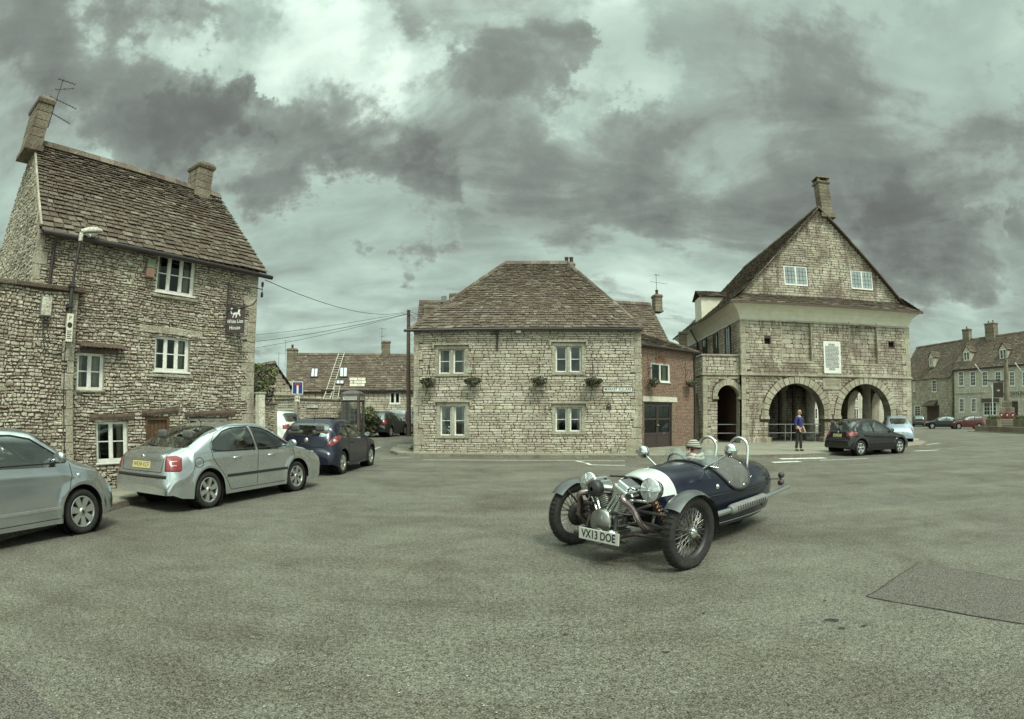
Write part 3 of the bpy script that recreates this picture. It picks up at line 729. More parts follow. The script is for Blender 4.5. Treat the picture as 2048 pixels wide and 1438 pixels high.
slope(m, (0.0, -.20, HE - .12), (HL + .14, -.20, HE - .02), (HL + .14, apex, HR), (0.0, apex, HR + .06), .21, .10, (.12, .32), .045, .02, sag=.05)
slope(m, (HL + .14, HD + .2, HE - .15), (0, HD + .2, HE - .15), (0, apex, HR + .06), (HL + .14, apex, HR), .5, .4)
ridge(m, (0.0, apex, HR + .07), (HL + .14, apex, HR + .01))
m.build('roof', [M['tile'], M['mortar']], ho)
m = MB()
for k in range(9):
    a, b = k / 9, (k + 1) / 9; y = lambda q: -.16 + (apex + .16) * q; z = lambda q: HE - .02 + (HR - HE) * q
    m.bar((-.02, y(a), z(a) + .05), (-.02, y(b) - .02, z(b) + .04), .05, .05, up=(1, 0, 0))
m.build('verge_coping', M['ashlar'], ho)
_na = FL.uv(97, 245, apex - .45)[0]; _a, _b = FL.uv(66, 245, apex - .45)[0], FL.uv(97, 245, apex - .45)[0]; chimney(ho, _a, _b, apex - .45, apex + .40, HR - .35, FL.uv(68, 203, apex)[1], .055)
_a, _b = FL.uv(394, 365, apex - .3)[0], FL.uv(424, 365, apex - .3)[0]; chimney(ho, _a, _b, apex - .3, apex + .3, HR - .35, FL.uv(411, 333, apex)[1], .055)
gutter(ho, .02, HL + .25, -.25, HE - .12)
m = MB(); m.tube([(.36, -.22, HE - .14), (.36, -.10, HE - .28), (.36, -.07, HE - .5), (.36, -.07, 4.02)], .034, 8)
m.build('downpipe', M['iron'], ho)
def hw(k, **kw): r = rects[k]; return window(ho, r[0], 0, r[2], r[1] - r[0], r[3] - r[2], **kw)
hw('top', lights=3, rows=2, sill=.05, curtain=.3, fw=.055); hw('mid', lights=3, rows=2, sill=.05, curtain=.32, fw=.055)
hw('low', lights=2, rows=2, curtain=.5, fw=.05, sill=.06); hw('bl', lights=2, rows=2, curtain=.36, fw=.055, sill=.05); hw('br', lights=4, rows=1, curtain=.0, fw=.05)
d = MB(); w = dr[1] - dr[0]; h = dr[3] - dr[2]; n = 5
d.box(0, .06, .0, .10, 0, h); d.box(w - .06, w, 0, .10, 0, h); d.box(.06, w - .06, 0, .10, h - .06, h)
for k in range(n):
    a = .06 + (w - .12) * k / n; d.box(a + .004, a + (w - .12) / n - .004, .05 + .006 * (k % 2), .09, .0, h - .06)
door = d.build('door', M['wood'], ho, (dr[0], -.0, dr[2]), bevel=.006)
d = MB(); d.lathe([(.035, 0), (.028, .012)], 14, (w * .62, .05, h * .70), (0, -1, 0), caps=True); d.tube([(w * .62 + .028 * math.sin(a), .030, h * .66 + .032 * math.cos(a)) for a in [k * .5236 for k in range(12)]], .007, 6, closed=True)
d.build('knocker', M['iron'], door)
for x0, x1, z, hh, dz in ((rects['bl'][0] - .16, rects['bl'][1] + .14, rects['bl'][3] + .02, .12, .03), (dr[0] - .10, dr[1] + .22, dr[3] + .02, .12, .08), (rects['br'][0] - .12, rects['br'][1] + .16, rects['br'][3] + .03, .12, .06)):
    l = MB(); q = 6
    l.grid([[(x0 + (x1 - x0) * k / q, yy, z + dz * k / q + zz + random.uniform(-.008, .008)) for k in range(q + 1)] for yy, zz in ((-.05, 0), (-.06, hh * .5), (-.045, hh), (.05, hh), (.05, 0))], 0, False, cv=True, flip=True)
    l.face([(x0, -.05, z), (x0, -.06, z + hh * .5), (x0, -.045, z + hh), (x0, .05, z + hh), (x0, .05, z)]); l.face([(x1, -.05, z + dz), (x1, .05, z + dz), (x1, .05, z + hh + dz), (x1, -.045, z + hh + dz), (x1, -.06, z + dz + hh * .5)])
    l.build('timber_lintel', M['beam'], ho)
r = rects['low']; l = MB()
for k in range(22): a = r[0] + (r[1] - r[0] + .42) * k / 22; l.face([(a, -.24 + 0, r[3] + .10 + .012 * (k % 2)), (a + .048, -.24, r[3] + .10 + .012 * ((k + 1) % 2)), (a + .048, .0, r[3] + .22), (a, .0, r[3] + .22)])
l.box(r[0], r[1] + .30, -.045, .04, r[3] + .0, r[3] + .09)
l.build('corrugated_hood', M['beam'], ho)
r = rects['mid']; l = MB(); l.box(r[0] - .42, r[0] + (r[1] - r[0]) * .78, -.032, .04, r[3] + .05, r[3] + .20); l.box(r[0] + (r[1] - r[0]) * .785, r[1] + .32, -.03, .04, r[3] + .04, r[3] + .19); l.build('stone_lintel', M['ashlar'], ho, bevel=.01)
for k in ('top', 'mid'):
    r = rects[k]; l = MB(); l.box(r[0] - .08, r[1] + .08, -.07, .05, r[2] - .13, r[2] - .075); l.build('stone_sill', M['ashlar'], ho, bevel=.008)
l = MB(); l.box(rects['bl'][0] - .05, HL - .25, -.10, -.001, 0, .42); wl = l.build('plinth', M['mortar'], ho)
l = MB(); wall(l, (0, -.10, 0), (1, 0, 0), (0, -1, 0), rr(rects['bl'][0] - .05, HL - .25), 0, .42, style='rubble'); l.build('plinth_stonework', [M['rubble'], M['rubblemortar'], M['black'], M['ashlar']], wl)
l = MB(); l.lathe([(.0, -.05), (.05, -.05), (.06, 0), (.05, .03)], 12, (3.35, -.01, 3.55), (0, -1, 0)); l.build('wall_tie', M['iron'], ho)
# lower proud wall with coping at the near end
m = MB(); wall(m, (0, -.14, 0), (1, 0, 0), (0, -1, 0), rr(-3.4, 1.02), -.05, 3.93, (), [], 'rubble', (0, .26))
wall(m, (1.02, -.14, 0), (0, 1, 0), (1, 0, 0), rr(0, .14), 0, 3.93, stones=False)
m.face([(-3.4, -.14, 3.93), (1.02, -.14, 3.93), (1.02, .0, 3.93), (-3.4, .0, 3.93)], 1); m.face([(-3.4, .01, 0), (0, .01, 0), (0, .01, 3.93), (-3.4, .01, 3.93)][::-1], 1)
m.build('side_wall', [M['rubble'], M['rubblemortar'], M['black'], M['ashlar']], ho)
m = MB()
for k in range(6): a = -3.4 + 4.55 * k / 6; m.box(a + .004, a + 4.55 / 6 - .004, -.24, .06, 3.935, 4.02)
m.build('wall_coping', M['iron'] if 0 else M['tile'], ho, bevel=.012)

FW = lambda x, y, z: FL.w(x, y, z)
# lamp on the wall
sl_ = thing('street_lamp', 'street lamp on a thin dark pole fixed to the front of the tall house', 'street lamp', FW(.80, -.32, 0), FL.rz)
m = MB(); m.tube([(0, 0, 3.1), (0.0, 0, 4.1)], .040, 10); m.tube([(0, 0, 4.1), (.05, 0, 5.0)], .030, 10); m.build('pole', M['iron'], sl_)
m = MB(); m.tube([(0, 0, 3.1), (0, .10, 2.95), (.0, .16, 2.8), (.02, .16, .1)], .012, 8)
for z in (.9, 1.7, 2.5): m.box(-.02, .04, .14, .18, z, z + .03)
m.build('conduit', M['cable'], sl_)
m = MB()
for z in (3.15, 3.6, 4.0): m = MB(); m.box(-.06, .06, -.055, .19, z, z + .05); m.build('bracket', M['iron'], sl_)
rows = []
for t_, w_, hgt in ((0, .05, .05), (.08, .09, .085), (.22, .12, .105), (.36, .11, .09), (.46, .07, .055), (.50, .02, .02)):
    rows.append([(.02 + t_, w_ * math.cos(a), 5.10 + t_ * .18 + hgt * math.sin(a) * (1 if math.sin(a) > 0 else .35)) for a in [k * math.pi / 8 for k in range(16)]])
m = MB(); m.grid(rows, 0, True, cu=True); m.lathe([(.045, -.16), (.05, -.02), (.04, .02)], 12, (.05, 0, 5.08)); hd_ = m.build('lamp_head', M['palestone'], sl_)
m = MB(); m.grid([[(.12 + t_, w_ * math.cos(a), 5.10 + t_ * .18 - .03 - hgt * abs(math.sin(a))) for a in [math.pi + k * math.pi / 8 for k in range(9)]] for t_, w_, hgt in ((0, .06, .01), (.1, .10, .07), (.24, .09, .06), (.30, .05, .02))], 0, True)
m.build('lamp_bowl', M['clearlamp'], hd_)
np_ = thing('notice_plate', 'narrow cream parking notice strapped to the street lamp pole', 'sign', FW(.80, -.375, 0), FL.rz)
m = MB(); m.box(-.07, .07, -.012, .0, 2.95, 3.48); m.build('plate', M['cream'], np_)
m = MB()
add_text(m, 'P', (0, -.0135, 3.39), (1, 0, 0), UZ, .12); m.lathe([(.055, 0), (.055, .0015)], 18, (0, -.012, 3.26), (0, -1, 0), caps=True)
for k in range(5): m.box(-.05, .05 - .02 * (k % 2), -.0135, -.012, 3.0 + k * .035, 3.016 + k * .035)
m.build('lettering', M['ink'], np_)
eb = thing('electric_box', 'grey weathered electric box on the low wall under the coping', 'box', FW(.30, -.14, 3.42), FL.rz)
m = MB(); m.box(-.12, .12, -.13, -.02, -.02, .36); m.build('case', M['lead'], eb, bevel=.01)
m = MB(); m.box(-.105, .105, -.138, -.131, .0, .34); m.box(.0, .06, -.145, -.138, .16, .24); m.build('lid', M['palestone'], eb, bevel=.004)
m = MB(); m.tube([(-.02, -.07, -.02), (-.02, -.06, -.35), (.05, -.05, -.62), (.22, -.06, -.72), (.46, -.08, -.66)], .012, 6); m.tube([(.05, -.07, -.02), (.06, -.06, -.25), (.16, -.05, -.5), (.45, -.08, -.55)], .010, 6); m.build('wire', M['cable'], eb)
bx = thing('alarm_box', 'small two tone alarm box beside the top window of the tall house', 'alarm box', FW(rects['top'][0] - .22, 0, 4.48), FL.rz)
m = MB(); m.box(-.10, .10, -.16, -.02, 0, .20); m.build('case', plain('terracotta_plastic', (.22, .13, .09), .6), bx, bevel=.012)
m = MB(); m.box(-.10, .10, -.16, -.02, .204, .40); m.build('cover', plain('green_plastic', (.13, .15, .085), .55), bx, bevel=.012)
# hanging sign, seen from its lettered face
sg = thing('hanging_sign', 'dark brown hanging sign with white lion and blackletter name on the tall house', 'sign', FW(4.85, -.05, 0), FL.rz)
m = MB(); m.tube([(0, -.03, 3.52), (0, -.03, 4.72)], .020, 8); m.tube([(0, -.03, 4.02), (.28, -.44, 4.10), (.36, -.58, 4.14), (.42, -.66, 4.26)], .015, 8)
m.tube([(0, -.03, 4.45), (.10, -.14, 4.45), (.18, -.27, 4.36), (.24, -.38, 4.18), (.30, -.46, 4.12)], .012, 8)
for cx, cz, r_ in ((.10, 4.20, .085), (.05, 4.6, .035), (.03, 4.32, .03)): m.tube([(cx + .56 * r_ * math.cos(a), -.03 - (cx * 1.5) + -.83 * r_ * math.cos(a), cz + r_ * math.sin(a)) for a in [k * .45 for k in range(12)]], .009, 6)
m.build('bracket', M['iron'], sg)
SGU = V((.56, -.83, 0)).normalized()
_s = FL.uv(471, 638, -.25); bo = V((_s[0] - 4.85, -.20, _s[1])); nrmS = V((-SGU.y, SGU.x, 0)); nrmS = -nrmS if nrmS.y > 0 else nrmS
m = MB(); m.prism([(-.235, -.33), (.235, -.33), (.235, .33), (-.235, .33)], bo - nrmS * .015, SGU, (0, 0, 1), nrmS * .03)
for q in (-.18, .18): m.tube([bo + SGU * q + UZ * .33, bo + SGU * q + UZ * .44], .008, 6)
m.build('sign_board', M['darkwood'], sg)
def letters(par, name, lines, o, u, n, mt):
    m = MB()
    for txt, dz, size, wid in lines: add_text(m, txt, V(o) + V(n) * .0035 + UZ * dz, u, UZ, size, 0, .012, wid)
    return m.build(name, M[mt], par)
su = SGU if SGU.cross(UZ).dot(nrmS) > 0 else -SGU
m = MB(); o_ = bo + nrmS * .0185
for txt, dz, size, wid in (('White Lion', -.06, .125, .42), ('House', -.21, .125, .28)): add_text(m, txt, o_ + UZ * dz, su, UZ, size, 0, .012, wid)
lion = [[(-.10, .14), (-.02, .17), (.06, .16), (.08, .22), (.05, .27), (.09, .31), (.13, .29), (.14, .23), (.12, .16), (.10, .12), (-.06, .10)], [(-.10, .14), (-.13, .20), (-.09, .27), (-.11, .31), (-.15, .29), (-.16, .20), (-.12, .12)], [(-.06, .11), (-.10, .03), (-.07, .02), (-.03, .11)], [(.02, .12), (.0, .02), (.03, .02), (.06, .12)], [(.08, .14), (.13, .06), (.16, .07), (.12, .17)]]
for pl_ in lion: m.face([o_ + su * a * .85 + UZ * (b * .85 + .01) for a, b in pl_])
m.build('lettering', M['white'], sg)
ins = thing('cable_insulator', 'small bracket with two dark insulators on the corner of the tall house', 'insulator', FW(HL, .1, 4.72), FL.rz)
m = MB(); m.tube([(-.25, -.12, 0), (0, -.12, 0), (.16, -.1, 0)], .012, 6); m.tube([(.15, -.1, -.17), (.15, -.1, .17)], .008, 6); m.build('bracket', M['iron'], ins)
for dz in (.13, -.14): m = MB(); m.lathe([(.0, -.06), (.03, -.06), (.035, 0), (.03, .06), (0, .06)], 10, (.15, -.1, dz)); m.build('insulator', M['darkwood'], ins)
wb = FW(.45, apex, 8.2)
ta = thing('tv_aerial', 'cluster of tv aerials strapped to the near chimney of the tall house', 'tv aerial', FW(_na + .05, apex - .3, 0), FL.rz)
m = MB(); m.tube([(0, 0, 8.35), (.03, 0, 9.75)], .014, 6); m.build('mast', M['iron'], ta)
for z, L, az_, n_, tl in ((9.72, .55, 10, 5, .1), (9.45, .5, -25, 3, .12), (9.15, .80, -10, 9, -.25), (8.75, .75, 5, 9, -.2)):
    a = MB(); d = V((math.cos(R(az_)), math.sin(R(az_)), tl)); s_ = V((-math.sin(R(az_)), math.cos(R(az_)), .25)); o_ = V((.02, 0, z))
    a.tube([o_ - d * L * .25, o_ + d * L * .75], .010, 6)
    for k in range(n_): q = o_ + d * (L * (-.2 + .93 * k / (n_ - 1))); a.tube([q - s_ * .10, q + s_ * .10], .006, 5)
    if n_ > 5:
        for e in (-.12, .0, .12): a.tube([o_ - d * L * .25 + V((0, -.14, e)), o_ - d * L * .25 + V((0, .14, e + .1))], .006, 5)
    a.build('antenna', M['iron'], ta)
ps = thing('timber_post', 'pale timber post standing at the corner of the tall house', 'post', FL.w(HL + .0, -.28, .1), FL.rz)
m = MB(); m.box(-.09, .09, -.09, .09, 0, 1.98); m.build('shaft', M['palestone'], ps, bevel=.015)
m = MB(); m.box(-.11, .11, -.11, .11, 1.985, 2.03); m.build('cap', M['ashlar'], ps, bevel=.01)
# ================================================================ hipped house at the corner
def between(ax, ay, bx, by, dep=0.0): return Frame(ax, ay, math.degrees(math.atan2(bx - ax, by - ay)), dep)
FC = between(-3.82, 21.5, 4.98, 21.15)
CL, CE, CDp = 8.81, 4.88, 8.2
ch = thing('corner_house', 'pale coursed stone house with wide hipped stone roof at the pavement corner', 'house', FC.loc, FC.rz)
cw = dict(a=FC.rect(877, 698, 930, 747), b=FC.rect(1111, 692, 1163, 744), c=FC.rect(880, 812, 931, 871), d=FC.rect(1111, 815, 1163, 863))
m = MB(); hs = [('r', r[0], r[1], r[2], r[3], .5, 1) for r in cw.values()]
wall(m, (0, 0, 0), (1, 0, 0), (0, -1, 0), rr(0, CL), -.05, CE - .02, (), hs, 'coursed', (.34, .40))
wall(m, (0, CDp, 0), (0, -1, 0), (-1, 0, 0), rr(0, CDp), 0, CE - .02, (), (), 'far')
wall(m, (CL, 0, 0), (0, 1, 0), (1, 0, 0), rr(0, CDp), 0, CE - .02, (), (), 'far')
m.face([(0, CDp, 0), (CL, CDp, 0), (CL, CDp, CE), (0, CDp, CE)][::-1], 1)
m.build('wall', [M['coursed'], M['mortar'], M['black'], M['ashlar']], ch)
rl, rrx, rz_, rd = 3.36, 6.22, 8.60, 4.0
E0 = [(-.14, -.20, CE), (CL + .06, -.20, CE), (CL + .10, CDp + .2, CE), (-.14, CDp + .2, CE)]
m = MB()
slope(m, E0[0], E0[1], (rrx, rd, rz_), (rl, rd, rz_), .20, .10, (.12, .36), .045, .02, sag=.06)
slope(m, E0[1], E0[2], (rrx, rd, rz_), (rrx, rd, rz_ - .001), .23, .12)
slope(m, E0[3], E0[0], (rl, rd, rz_), (rl, rd, rz_ - .001), .23, .12)
slope(m, E0[2], E0[3], (rl, rd, rz_), (rrx, rd, rz_), .5, .4)
ridge(m, (rl, rd, rz_ + .02), (rrx, rd, rz_ + .02)); ridge(m, E0[0], (rl, rd, rz_ + .02), .10, .04, .34); ridge(m, E0[1], (rrx, rd, rz_ + .02), .10, .04, .34)
m.build('roof', [M['tile'], M['mortar']], ch)
gutter(ch, -.35, CL + .02, -.27, CE - .05)
for k, (rows, cur, lab) in dict(a=(2, .42, True), b=(2, .16, True), c=(2, .5, True), d=(2, .40, True)).items():
    r = cw[k]; x0, x1, z0, z1 = r; mu = .10; lw = (x1 - x0 - mu) / 2
    for q in range(2): window(ch, x0 + q * (lw + mu), 0, z0, lw, z1 - z0, lights=1, rows=2, fw=.04, curtain=cur * 1.3, cs=(q,), recess=.10)
    stone_surround(ch, x0, x1, z0, z1, .125, True, .03, mu)
m = MB(); m.tube([(3.26, -.16, CE - .05), (3.26, -.05, CE - .25), (3.26, -.04, 4.05)], .035, 8); m.tube([(3.26, -.06, CE - .2), (3.05, -.06, CE - .2)], .03, 8); m.build('waste_pipe', M['iron'], ch)
for q in ((CL - .62, CL - .01, -.045, 0, .05, .62), (CL - .42, CL - .01, -.04, 0, .66, 1.05), (CL - .34, CL - .01, -.045, 0, 1.09, 1.5), (.02, .40, -.045, 0, .4, .8), (7.62, 7.82, -.12, 0, .02, .34)): m = MB(); m.box(*q); m.build('dressed_block', M['ashlar'], ch, bevel=.015)
q = FC.uv(1217, 812); m = MB(); m.prism([(-.11, -.16), (.11, -.16), (.11, .0), (.0, .17), (-.11, .0)], (q[0], -.03, q[1]), (1, 0, 0), UZ, (0, .02, 0)); m.lathe([(.0, .05), (.05, .04), (.06, 0)], 10, (q[0], -.02, q[1] - .02), (0, -1, 0)); m.build('fire_mark', M['beam'], ch)
q = FC.uv(1233, 700); m = MB(); m.box(q[0] - .12, q[0] + .12, -.01, .0, q[1] - .05, q[1] + .05); m.build('air_brick', M['black'], ch)
q = FC.uv(1037, 664); m = MB(); m.box(q[0] - .1, q[0] + .1, -.22, -.05, q[1] - .06, q[1] + .05); m.build('flood_lamp', M['white'], ch, bevel=.02)
def sign_plate(name, label, fr, px0, py0, px1, py1, txt, back='white', y=-.03):
    x0, x1, z0, z1 = fr.rect(px0, py0, px1, py1)
    t = thing(name, label, 'street sign', fr.w((x0 + x1) / 2, y, (z0 + z1) / 2), fr.rz)
    w, h = (x1 - x0) / 2, (z1 - z0) / 2
    m = MB(); m.box(-w, w, -.012, .01, -h, h); m.build('plate', M[back], t)
    m = MB(); add_text(m, txt, (0, -.015, 0), (1, 0, 0), UZ, h * 1.45, 0, .012, w * 1.8); m.build('lettering', M['ink'], t)
    m = MB(); e = .018
    for a in ((-w, w, h - e, h), (-w, w, -h, -h + e), (-w, -w + e, -h, h), (w - e, w, -h, h)): m.box(a[0], a[1], -.016, -.013, a[2], a[3])
    m.build('border', M['ink'], t)
    return t
sign_plate('name_plate', 'white street name plate reading MARKET SQUARE on the pale stone house', FC, 1206, 774, 1265, 784, 'MARKET SQUARE')
def leaf_cluster(mb, c, rx, ry, rz, n, s=.05, mat=0, flat=.6):
    for k in range(n):
        while True:
            p = V((random.uniform(-1, 1), random.uniform(-1, 1), random.uniform(-1, 1)))
            if p.length <= 1: break
        p = V((p.x * rx, p.y * ry, p.z * rz)) + V(c)
        a = V((random.gauss(0, 1), random.gauss(0, 1), random.gauss(0, 1) * flat)).normalized(); b = a.cross(V((random.gauss(0, 1), random.gauss(0, 1), random.gauss(0, 1)))).normalized()
        l = s * random.uniform(.6, 1.4); w = l * .45
        mb.face((p - a * l, p - b * w, p + a * l, p + b * w), mat)
def basket(fr, px, py, label, dense=1.0, group='hanging baskets on the house fronts', wide=1.0):
    x, z = fr.uv(px, py)
    t = thing('hanging_basket', label, 'hanging basket', fr.w(x, -.30, z), fr.rz, group)
    m = MB(); m.tube([(0, .27, .62), (0, .0, .66), (0, -.04, .58)], .012, 6); m.tube([(0, .29, .35), (0, .10, .64)], .010, 6); m.tube([(0, .29, .3), (0, .29, 1.1)], .010, 5); m.build('bracket', M['iron'], t)
    m = MB()
    for k in range(3): a = k * 2.094; m.tube([(.15 * math.cos(a), .15 * math.sin(a), .0), (0, 0, .58)], .005, 5)
    m.build('chain', M['iron'], t)
    m = MB(); m.lathe([(.02, -.16), (.11, -.13), (.155, -.05), (.165, .0), (.14, .0), (.02, -.02)], 14); m.build('basket', M['beam'], t)
    m = MB(); leaf_cluster(m, (0, 0, .04), .34 * wide, .24, .13, int(230 * dense), .06); leaf_cluster(m, (0, 0, -.08), .28 * wide, .2, .15, int(110 * dense), .05); leaf_cluster(m, (0, 0, .07), .26 * wide, .2, .09, int(26 * dense), .035, 1); m.build('flowers', [M['leaf'], M['flower']], t)
basket(FC, 859, 765, 'hanging basket between the lane corner and the curtained upper window of the pale house')
basket(FC, 947, 764, 'hanging basket between the curtained upper window and the waste pipe of the pale house')
basket(FC, 1079, 764, 'sparser hanging basket between the waste pipe and the undraped upper window', .8)
basket(FC, 1185, 765, 'fullest hanging basket just above the street name plate', 1.25, wide=1.1)
gp = FC.uv(845, 893)
gb = thing('ground_plate', 'small grey blue metal plate on a short stand at the pavement corner', 'marker', tuple(gpt(846, 901, .11)), FC.rz)
m = MB(); m.box(-.13, .13, -.02, .02, .14, .42); m.build('plate', plain('blue_grey_metal', (.10, .12, .15), .5), gb, bevel=.01)
m = MB(); m.box(-.06, .06, -.05, .05, 0, .139); m.box(-.15, .15, -.005, .03, .12, .44); m.build('stand', M['palestone'], gb, bevel=.008)
# red brick house set back
b0 = FC.w(CL + .02, 2.1, 0)
bR = gpt(1389, 890, .1)
FB = between(b0.x, b0.y, bR.x, bR.y)
BW = (V((bR.x, bR.y)) - V((b0.x, b0.y))).length
BE = FB.uv(1335, 697)[1]
bh = thing('brick_house', 'small red brick house with brown glazed door between the pale stone house and the arcade', 'house', FB.loc, FB.rz)
w1 = FB.rect(1302, 727, 1340, 764); d1 = FB.rect(1288, 804, 1345, 891); d1 = (max(.03, d1[0]), d1[1], .12, d1[3])
m = MB(); wall(m, (0, 0, 0), (1, 0, 0), (0, -1, 0), rr(0, BW), -.05, BE, (), [('r', w1[0], w1[1], w1[2], w1[3], .4, 1), ('r', *d1, .3, 1)], 'brick', (0, 0))
wall(m, (BW, 0, 0), (0, 1, 0), (1, 0, 0), rr(0, 6), 0, BE, (), (), 'brick')
m.face([(0, 6, 0), (BW, 6, 0), (BW, 6, BE), (0, 6, BE)][::-1], 1); m.face([(0, 0, 0), (0, 0, BE), (0, 6, BE), (0, 6, 0)], 1)
n = 13
for k in range(n):
    a = -.42 + .84 * (k + .5) / n; cx = (w1[0] + w1[1]) / 2; zc = w1[3] - .75; R0 = .82
    for r0 in (R0, R0 + .13):
        p = [(cx + math.sin(a + e) * rr_, zc + math.cos(a + e) * rr_) for rr_, e in ((r0, -.028), (r0, .028), (r0 + .12, .028), (r0 + .12, -.028))]
        i = m.idx([(x, -.016, z) for x, z in p] + [(x, .0, z) for x, z in p]); m.addf((i, i + 1, i + 2, i + 3), 0)
        for j in range(4): m.addf((i + j, i + 4 + j, i + 4 + (j + 1) % 4, i + (j + 1) % 4), 0)
m.build('wall', [M['brick'], M['mortarlight'], M['black'], M['ashlar']], bh)
window(bh, w1[0], 0, w1[2], w1[1] - w1[0], w1[3] - w1[2], lights=2, rows=1, fw=.06, sill=.05, curtain=.45, recess=.03)
m = MB(); m.box(d1[0] - .1, d1[1] + .35, -.03, .05, d1[3] + .01, d1[3] + .24); m.build('stone_lintel', M['palestone'], bh, bevel=.008)
dw = d1[1] - d1[0]; dh = d1[3] - d1[2]
fr_ = MB(); fr_.box(0, .07, .03, .14, 0, dh); fr_.box(dw - .07, dw, .03, .14, 0, dh); fr_.box(.07, dw - .07, .03, .14, dh - .07, dh)
fo = fr_.build('door_frame', M['darkwood'], bh, (d1[0], 0, d1[2]))
lw = (dw - .14) / 2
for q in range(2):
    d = MB(); x0 = .07 + q * lw; s = .075
    d.box(x0 + .004, x0 + s, .07, .12, 0, dh - .08); d.box(x0 + lw - s, x0 + lw - .004, .07, .12, 0, dh - .08)
    for za, zb in ((0, .16), (.55, .66), (1.22, 1.30), (dh - .18, dh - .08)): d.box(x0 + s, x0 + lw - s, .07, .12, za, zb)
    d.box(x0 + s, x0 + lw - s, .085, .105, .16, .55); d.box(x0 + lw / 2 - .012, x0 + lw / 2 + .012, .08, .11, 1.30, dh - .18)
    dd = d.build('door', M['darkwood'], bh, (d1[0], 0, d1[2]))
    g = MB(); g.face([(x0 + s, .095, .66), (x0 + lw - s, .095, .66), (x0 + lw - s, .095, dh - .18), (x0 + s, .095, dh - .18)]); g.build('pane', M['pane'], dd)
    g = MB(); hx = x0 + (lw - .045 if q == 0 else .045); g.lathe([(.0, .05), (.025, .045), (.03, .02), (.012, 0)], 10, (hx, .07, .98), (0, -1, 0)); g.build('handle', M['steel'], dd)
    if q: g = MB(); g.box(x0 + lw / 2 - .1, x0 + lw / 2 + .1, .062, .07, .58, .64); g.build('letter_box', M['steel'], dd)
hx0 = -.05
m = MB(); ap = V((.35, 3.0, FB.uv(1298, 650, 2.5)[1])); EL = V((-.3, -.18, BE + .02)); ER = V((BW + .16, -.18, BE - .02)); EB = V((BW + .16, 6.1, BE)); EK = V((-.3, 6.1, BE))
slope(m, EL, ER, ap + V((.12, 0, 0)), ap - V((.12, 0, 0)), .19, .12, (.13, .38)); slope(m, ER, EB, ap, ap + V((0, .1, 0)), .2, .13); slope(m, EB, EK, ap, ap, .5, .4)
ridge(m, ER, ap, .09, .04, .3); m.build('roof', [M['tile'], M['mortar']], bh); gutter(bh, .05, BW + .2, -.24, BE - .03)
m = MB(); m.tube([(BW - .06, -.2, BE - .05), (BW - .06, -.06, BE - .3), (BW - .06, -.05, .1)], .04, 8); m.build('downpipe', M['iron'], bh)
basket(FB, 1296, 765, 'small trailing basket over the glazed door of the red brick house', .6)
basket(FB, 1371, 768, 'small straggling basket by the downpipe of the red brick house', .6)
q = gpt(1297, 894, .11)
sh = thing('climbing_shrub', 'pale leafy shrub climbing beside the brown glazed door', 'shrub', (q.x, q.y + .2, .1), 0)
m = MB(); 
for k in range(5): m.tube([(.1 * math.cos(k), .1 * math.sin(k), 0), (.16 * math.cos(k * 1.7), .12, .5), (.22 * math.cos(k * 2.1), .1, 1.0)], .012, 5)
m.build('stem', M['bark'], sh)
m = MB(); leaf_cluster(m, (.02, 0, .28), .34, .22, .28, 210, .06); leaf_cluster(m, (-.06, 0, .8), .24, .18, .40, 170, .055); leaf_cluster(m, (.12, -.05, .5), .28, .2, .3, 120, .05, 1); m.build('foliage', [M['leafpale'], M['leaf']], sh)
# buildings glimpsed over the corner house
def far_house(name, label, fr, L, D, zb, ze, zr, wm='coursed', holes=(), gabR=True, gabL=True, ov=.2, tile=(.26, .15), verge=.15, hx=0.0, zr2=None, mm='mortar'):
    h = thing(name, label, 'house', fr.w(0, 0, 0), fr.rz)
    m = MB(); wall(m, (0, 0, 0), (1, 0, 0), (0, -1, 0), rr(0, L), zb, ze, (), holes, 'far', (.3, .3))
    def gf(v):
        if v <= ze: return (0, D)
        k = min(.499, (v - ze) / (zr - ze) * .5) * D
        return (k, D - k)
    wall(m, (L, 0, 0), (0, 1, 0), (1, 0, 0), gf, zb, zr - .02, (ze,), (), 'far'); wall(m, (0, 0, 0), (0, -1, 0), (-1, 0, 0), lambda v: (-gf(v)[1], -gf(v)[0]), zb, zr - .02, (ze,), (), 'far')
    m.face([(0, D, zb), (0, D, ze), (L, D, ze), (L, D, zb)], 1)
    m.build('wall', [M[wm], M['mortarlight' if wm == 'palestone' else mm], M['black'], M['ashlar']], h)
    m = MB(); e = (zr - ze) / (D / 2) * ov; z2 = zr if zr2 is None else zr2
    slope(m, (-verge, -ov, ze - e + .05), (L + verge, -ov, ze - e + .05), (L + verge, D / 2, z2), (-verge, D / 2, zr), tile[0], tile[1], (.2, .5), .05, .02)
    slope(m, (L + verge, D + ov, ze - e + .05), (-verge, D + ov, ze - e + .05), (-verge, D / 2, zr), (L + verge, D / 2, z2), .5, .4)
    ridge(m, (-verge, D / 2, zr + .03), (L + verge, D / 2, z2 + .03)); m.build('roof', [M['tile'], M['mortar']], h)
    return h
def frame_px(x0, x1, dist0, dist1): a = at(x0, 828, dist0); b = at(x1, 828, dist1); return between(a.x, a.y, b.x, b.y), (V((b.x, b.y)) - V((a.x, a.y))).length
fr_, L_ = frame_px(1205, 1336, 31.5, 33)
zr_ = fr_.uv(1270, 607, 2.6)[1]
rh = far_house('tiled_house', 'stone tiled roof with an end chimney rising behind the corner and brick houses', fr_, L_, 5.2, 0, zr_ - 2.7, zr_, verge=.1)
z1_ = fr_.uv(1314, 590, 2.6)[1]; cx_ = fr_.uv(1314, 600, 2.6)[0]
chimney(rh, cx_ - .24, cx_ + .24, 2.3, 2.9, zr_ - .5, z1_, .05, 1)
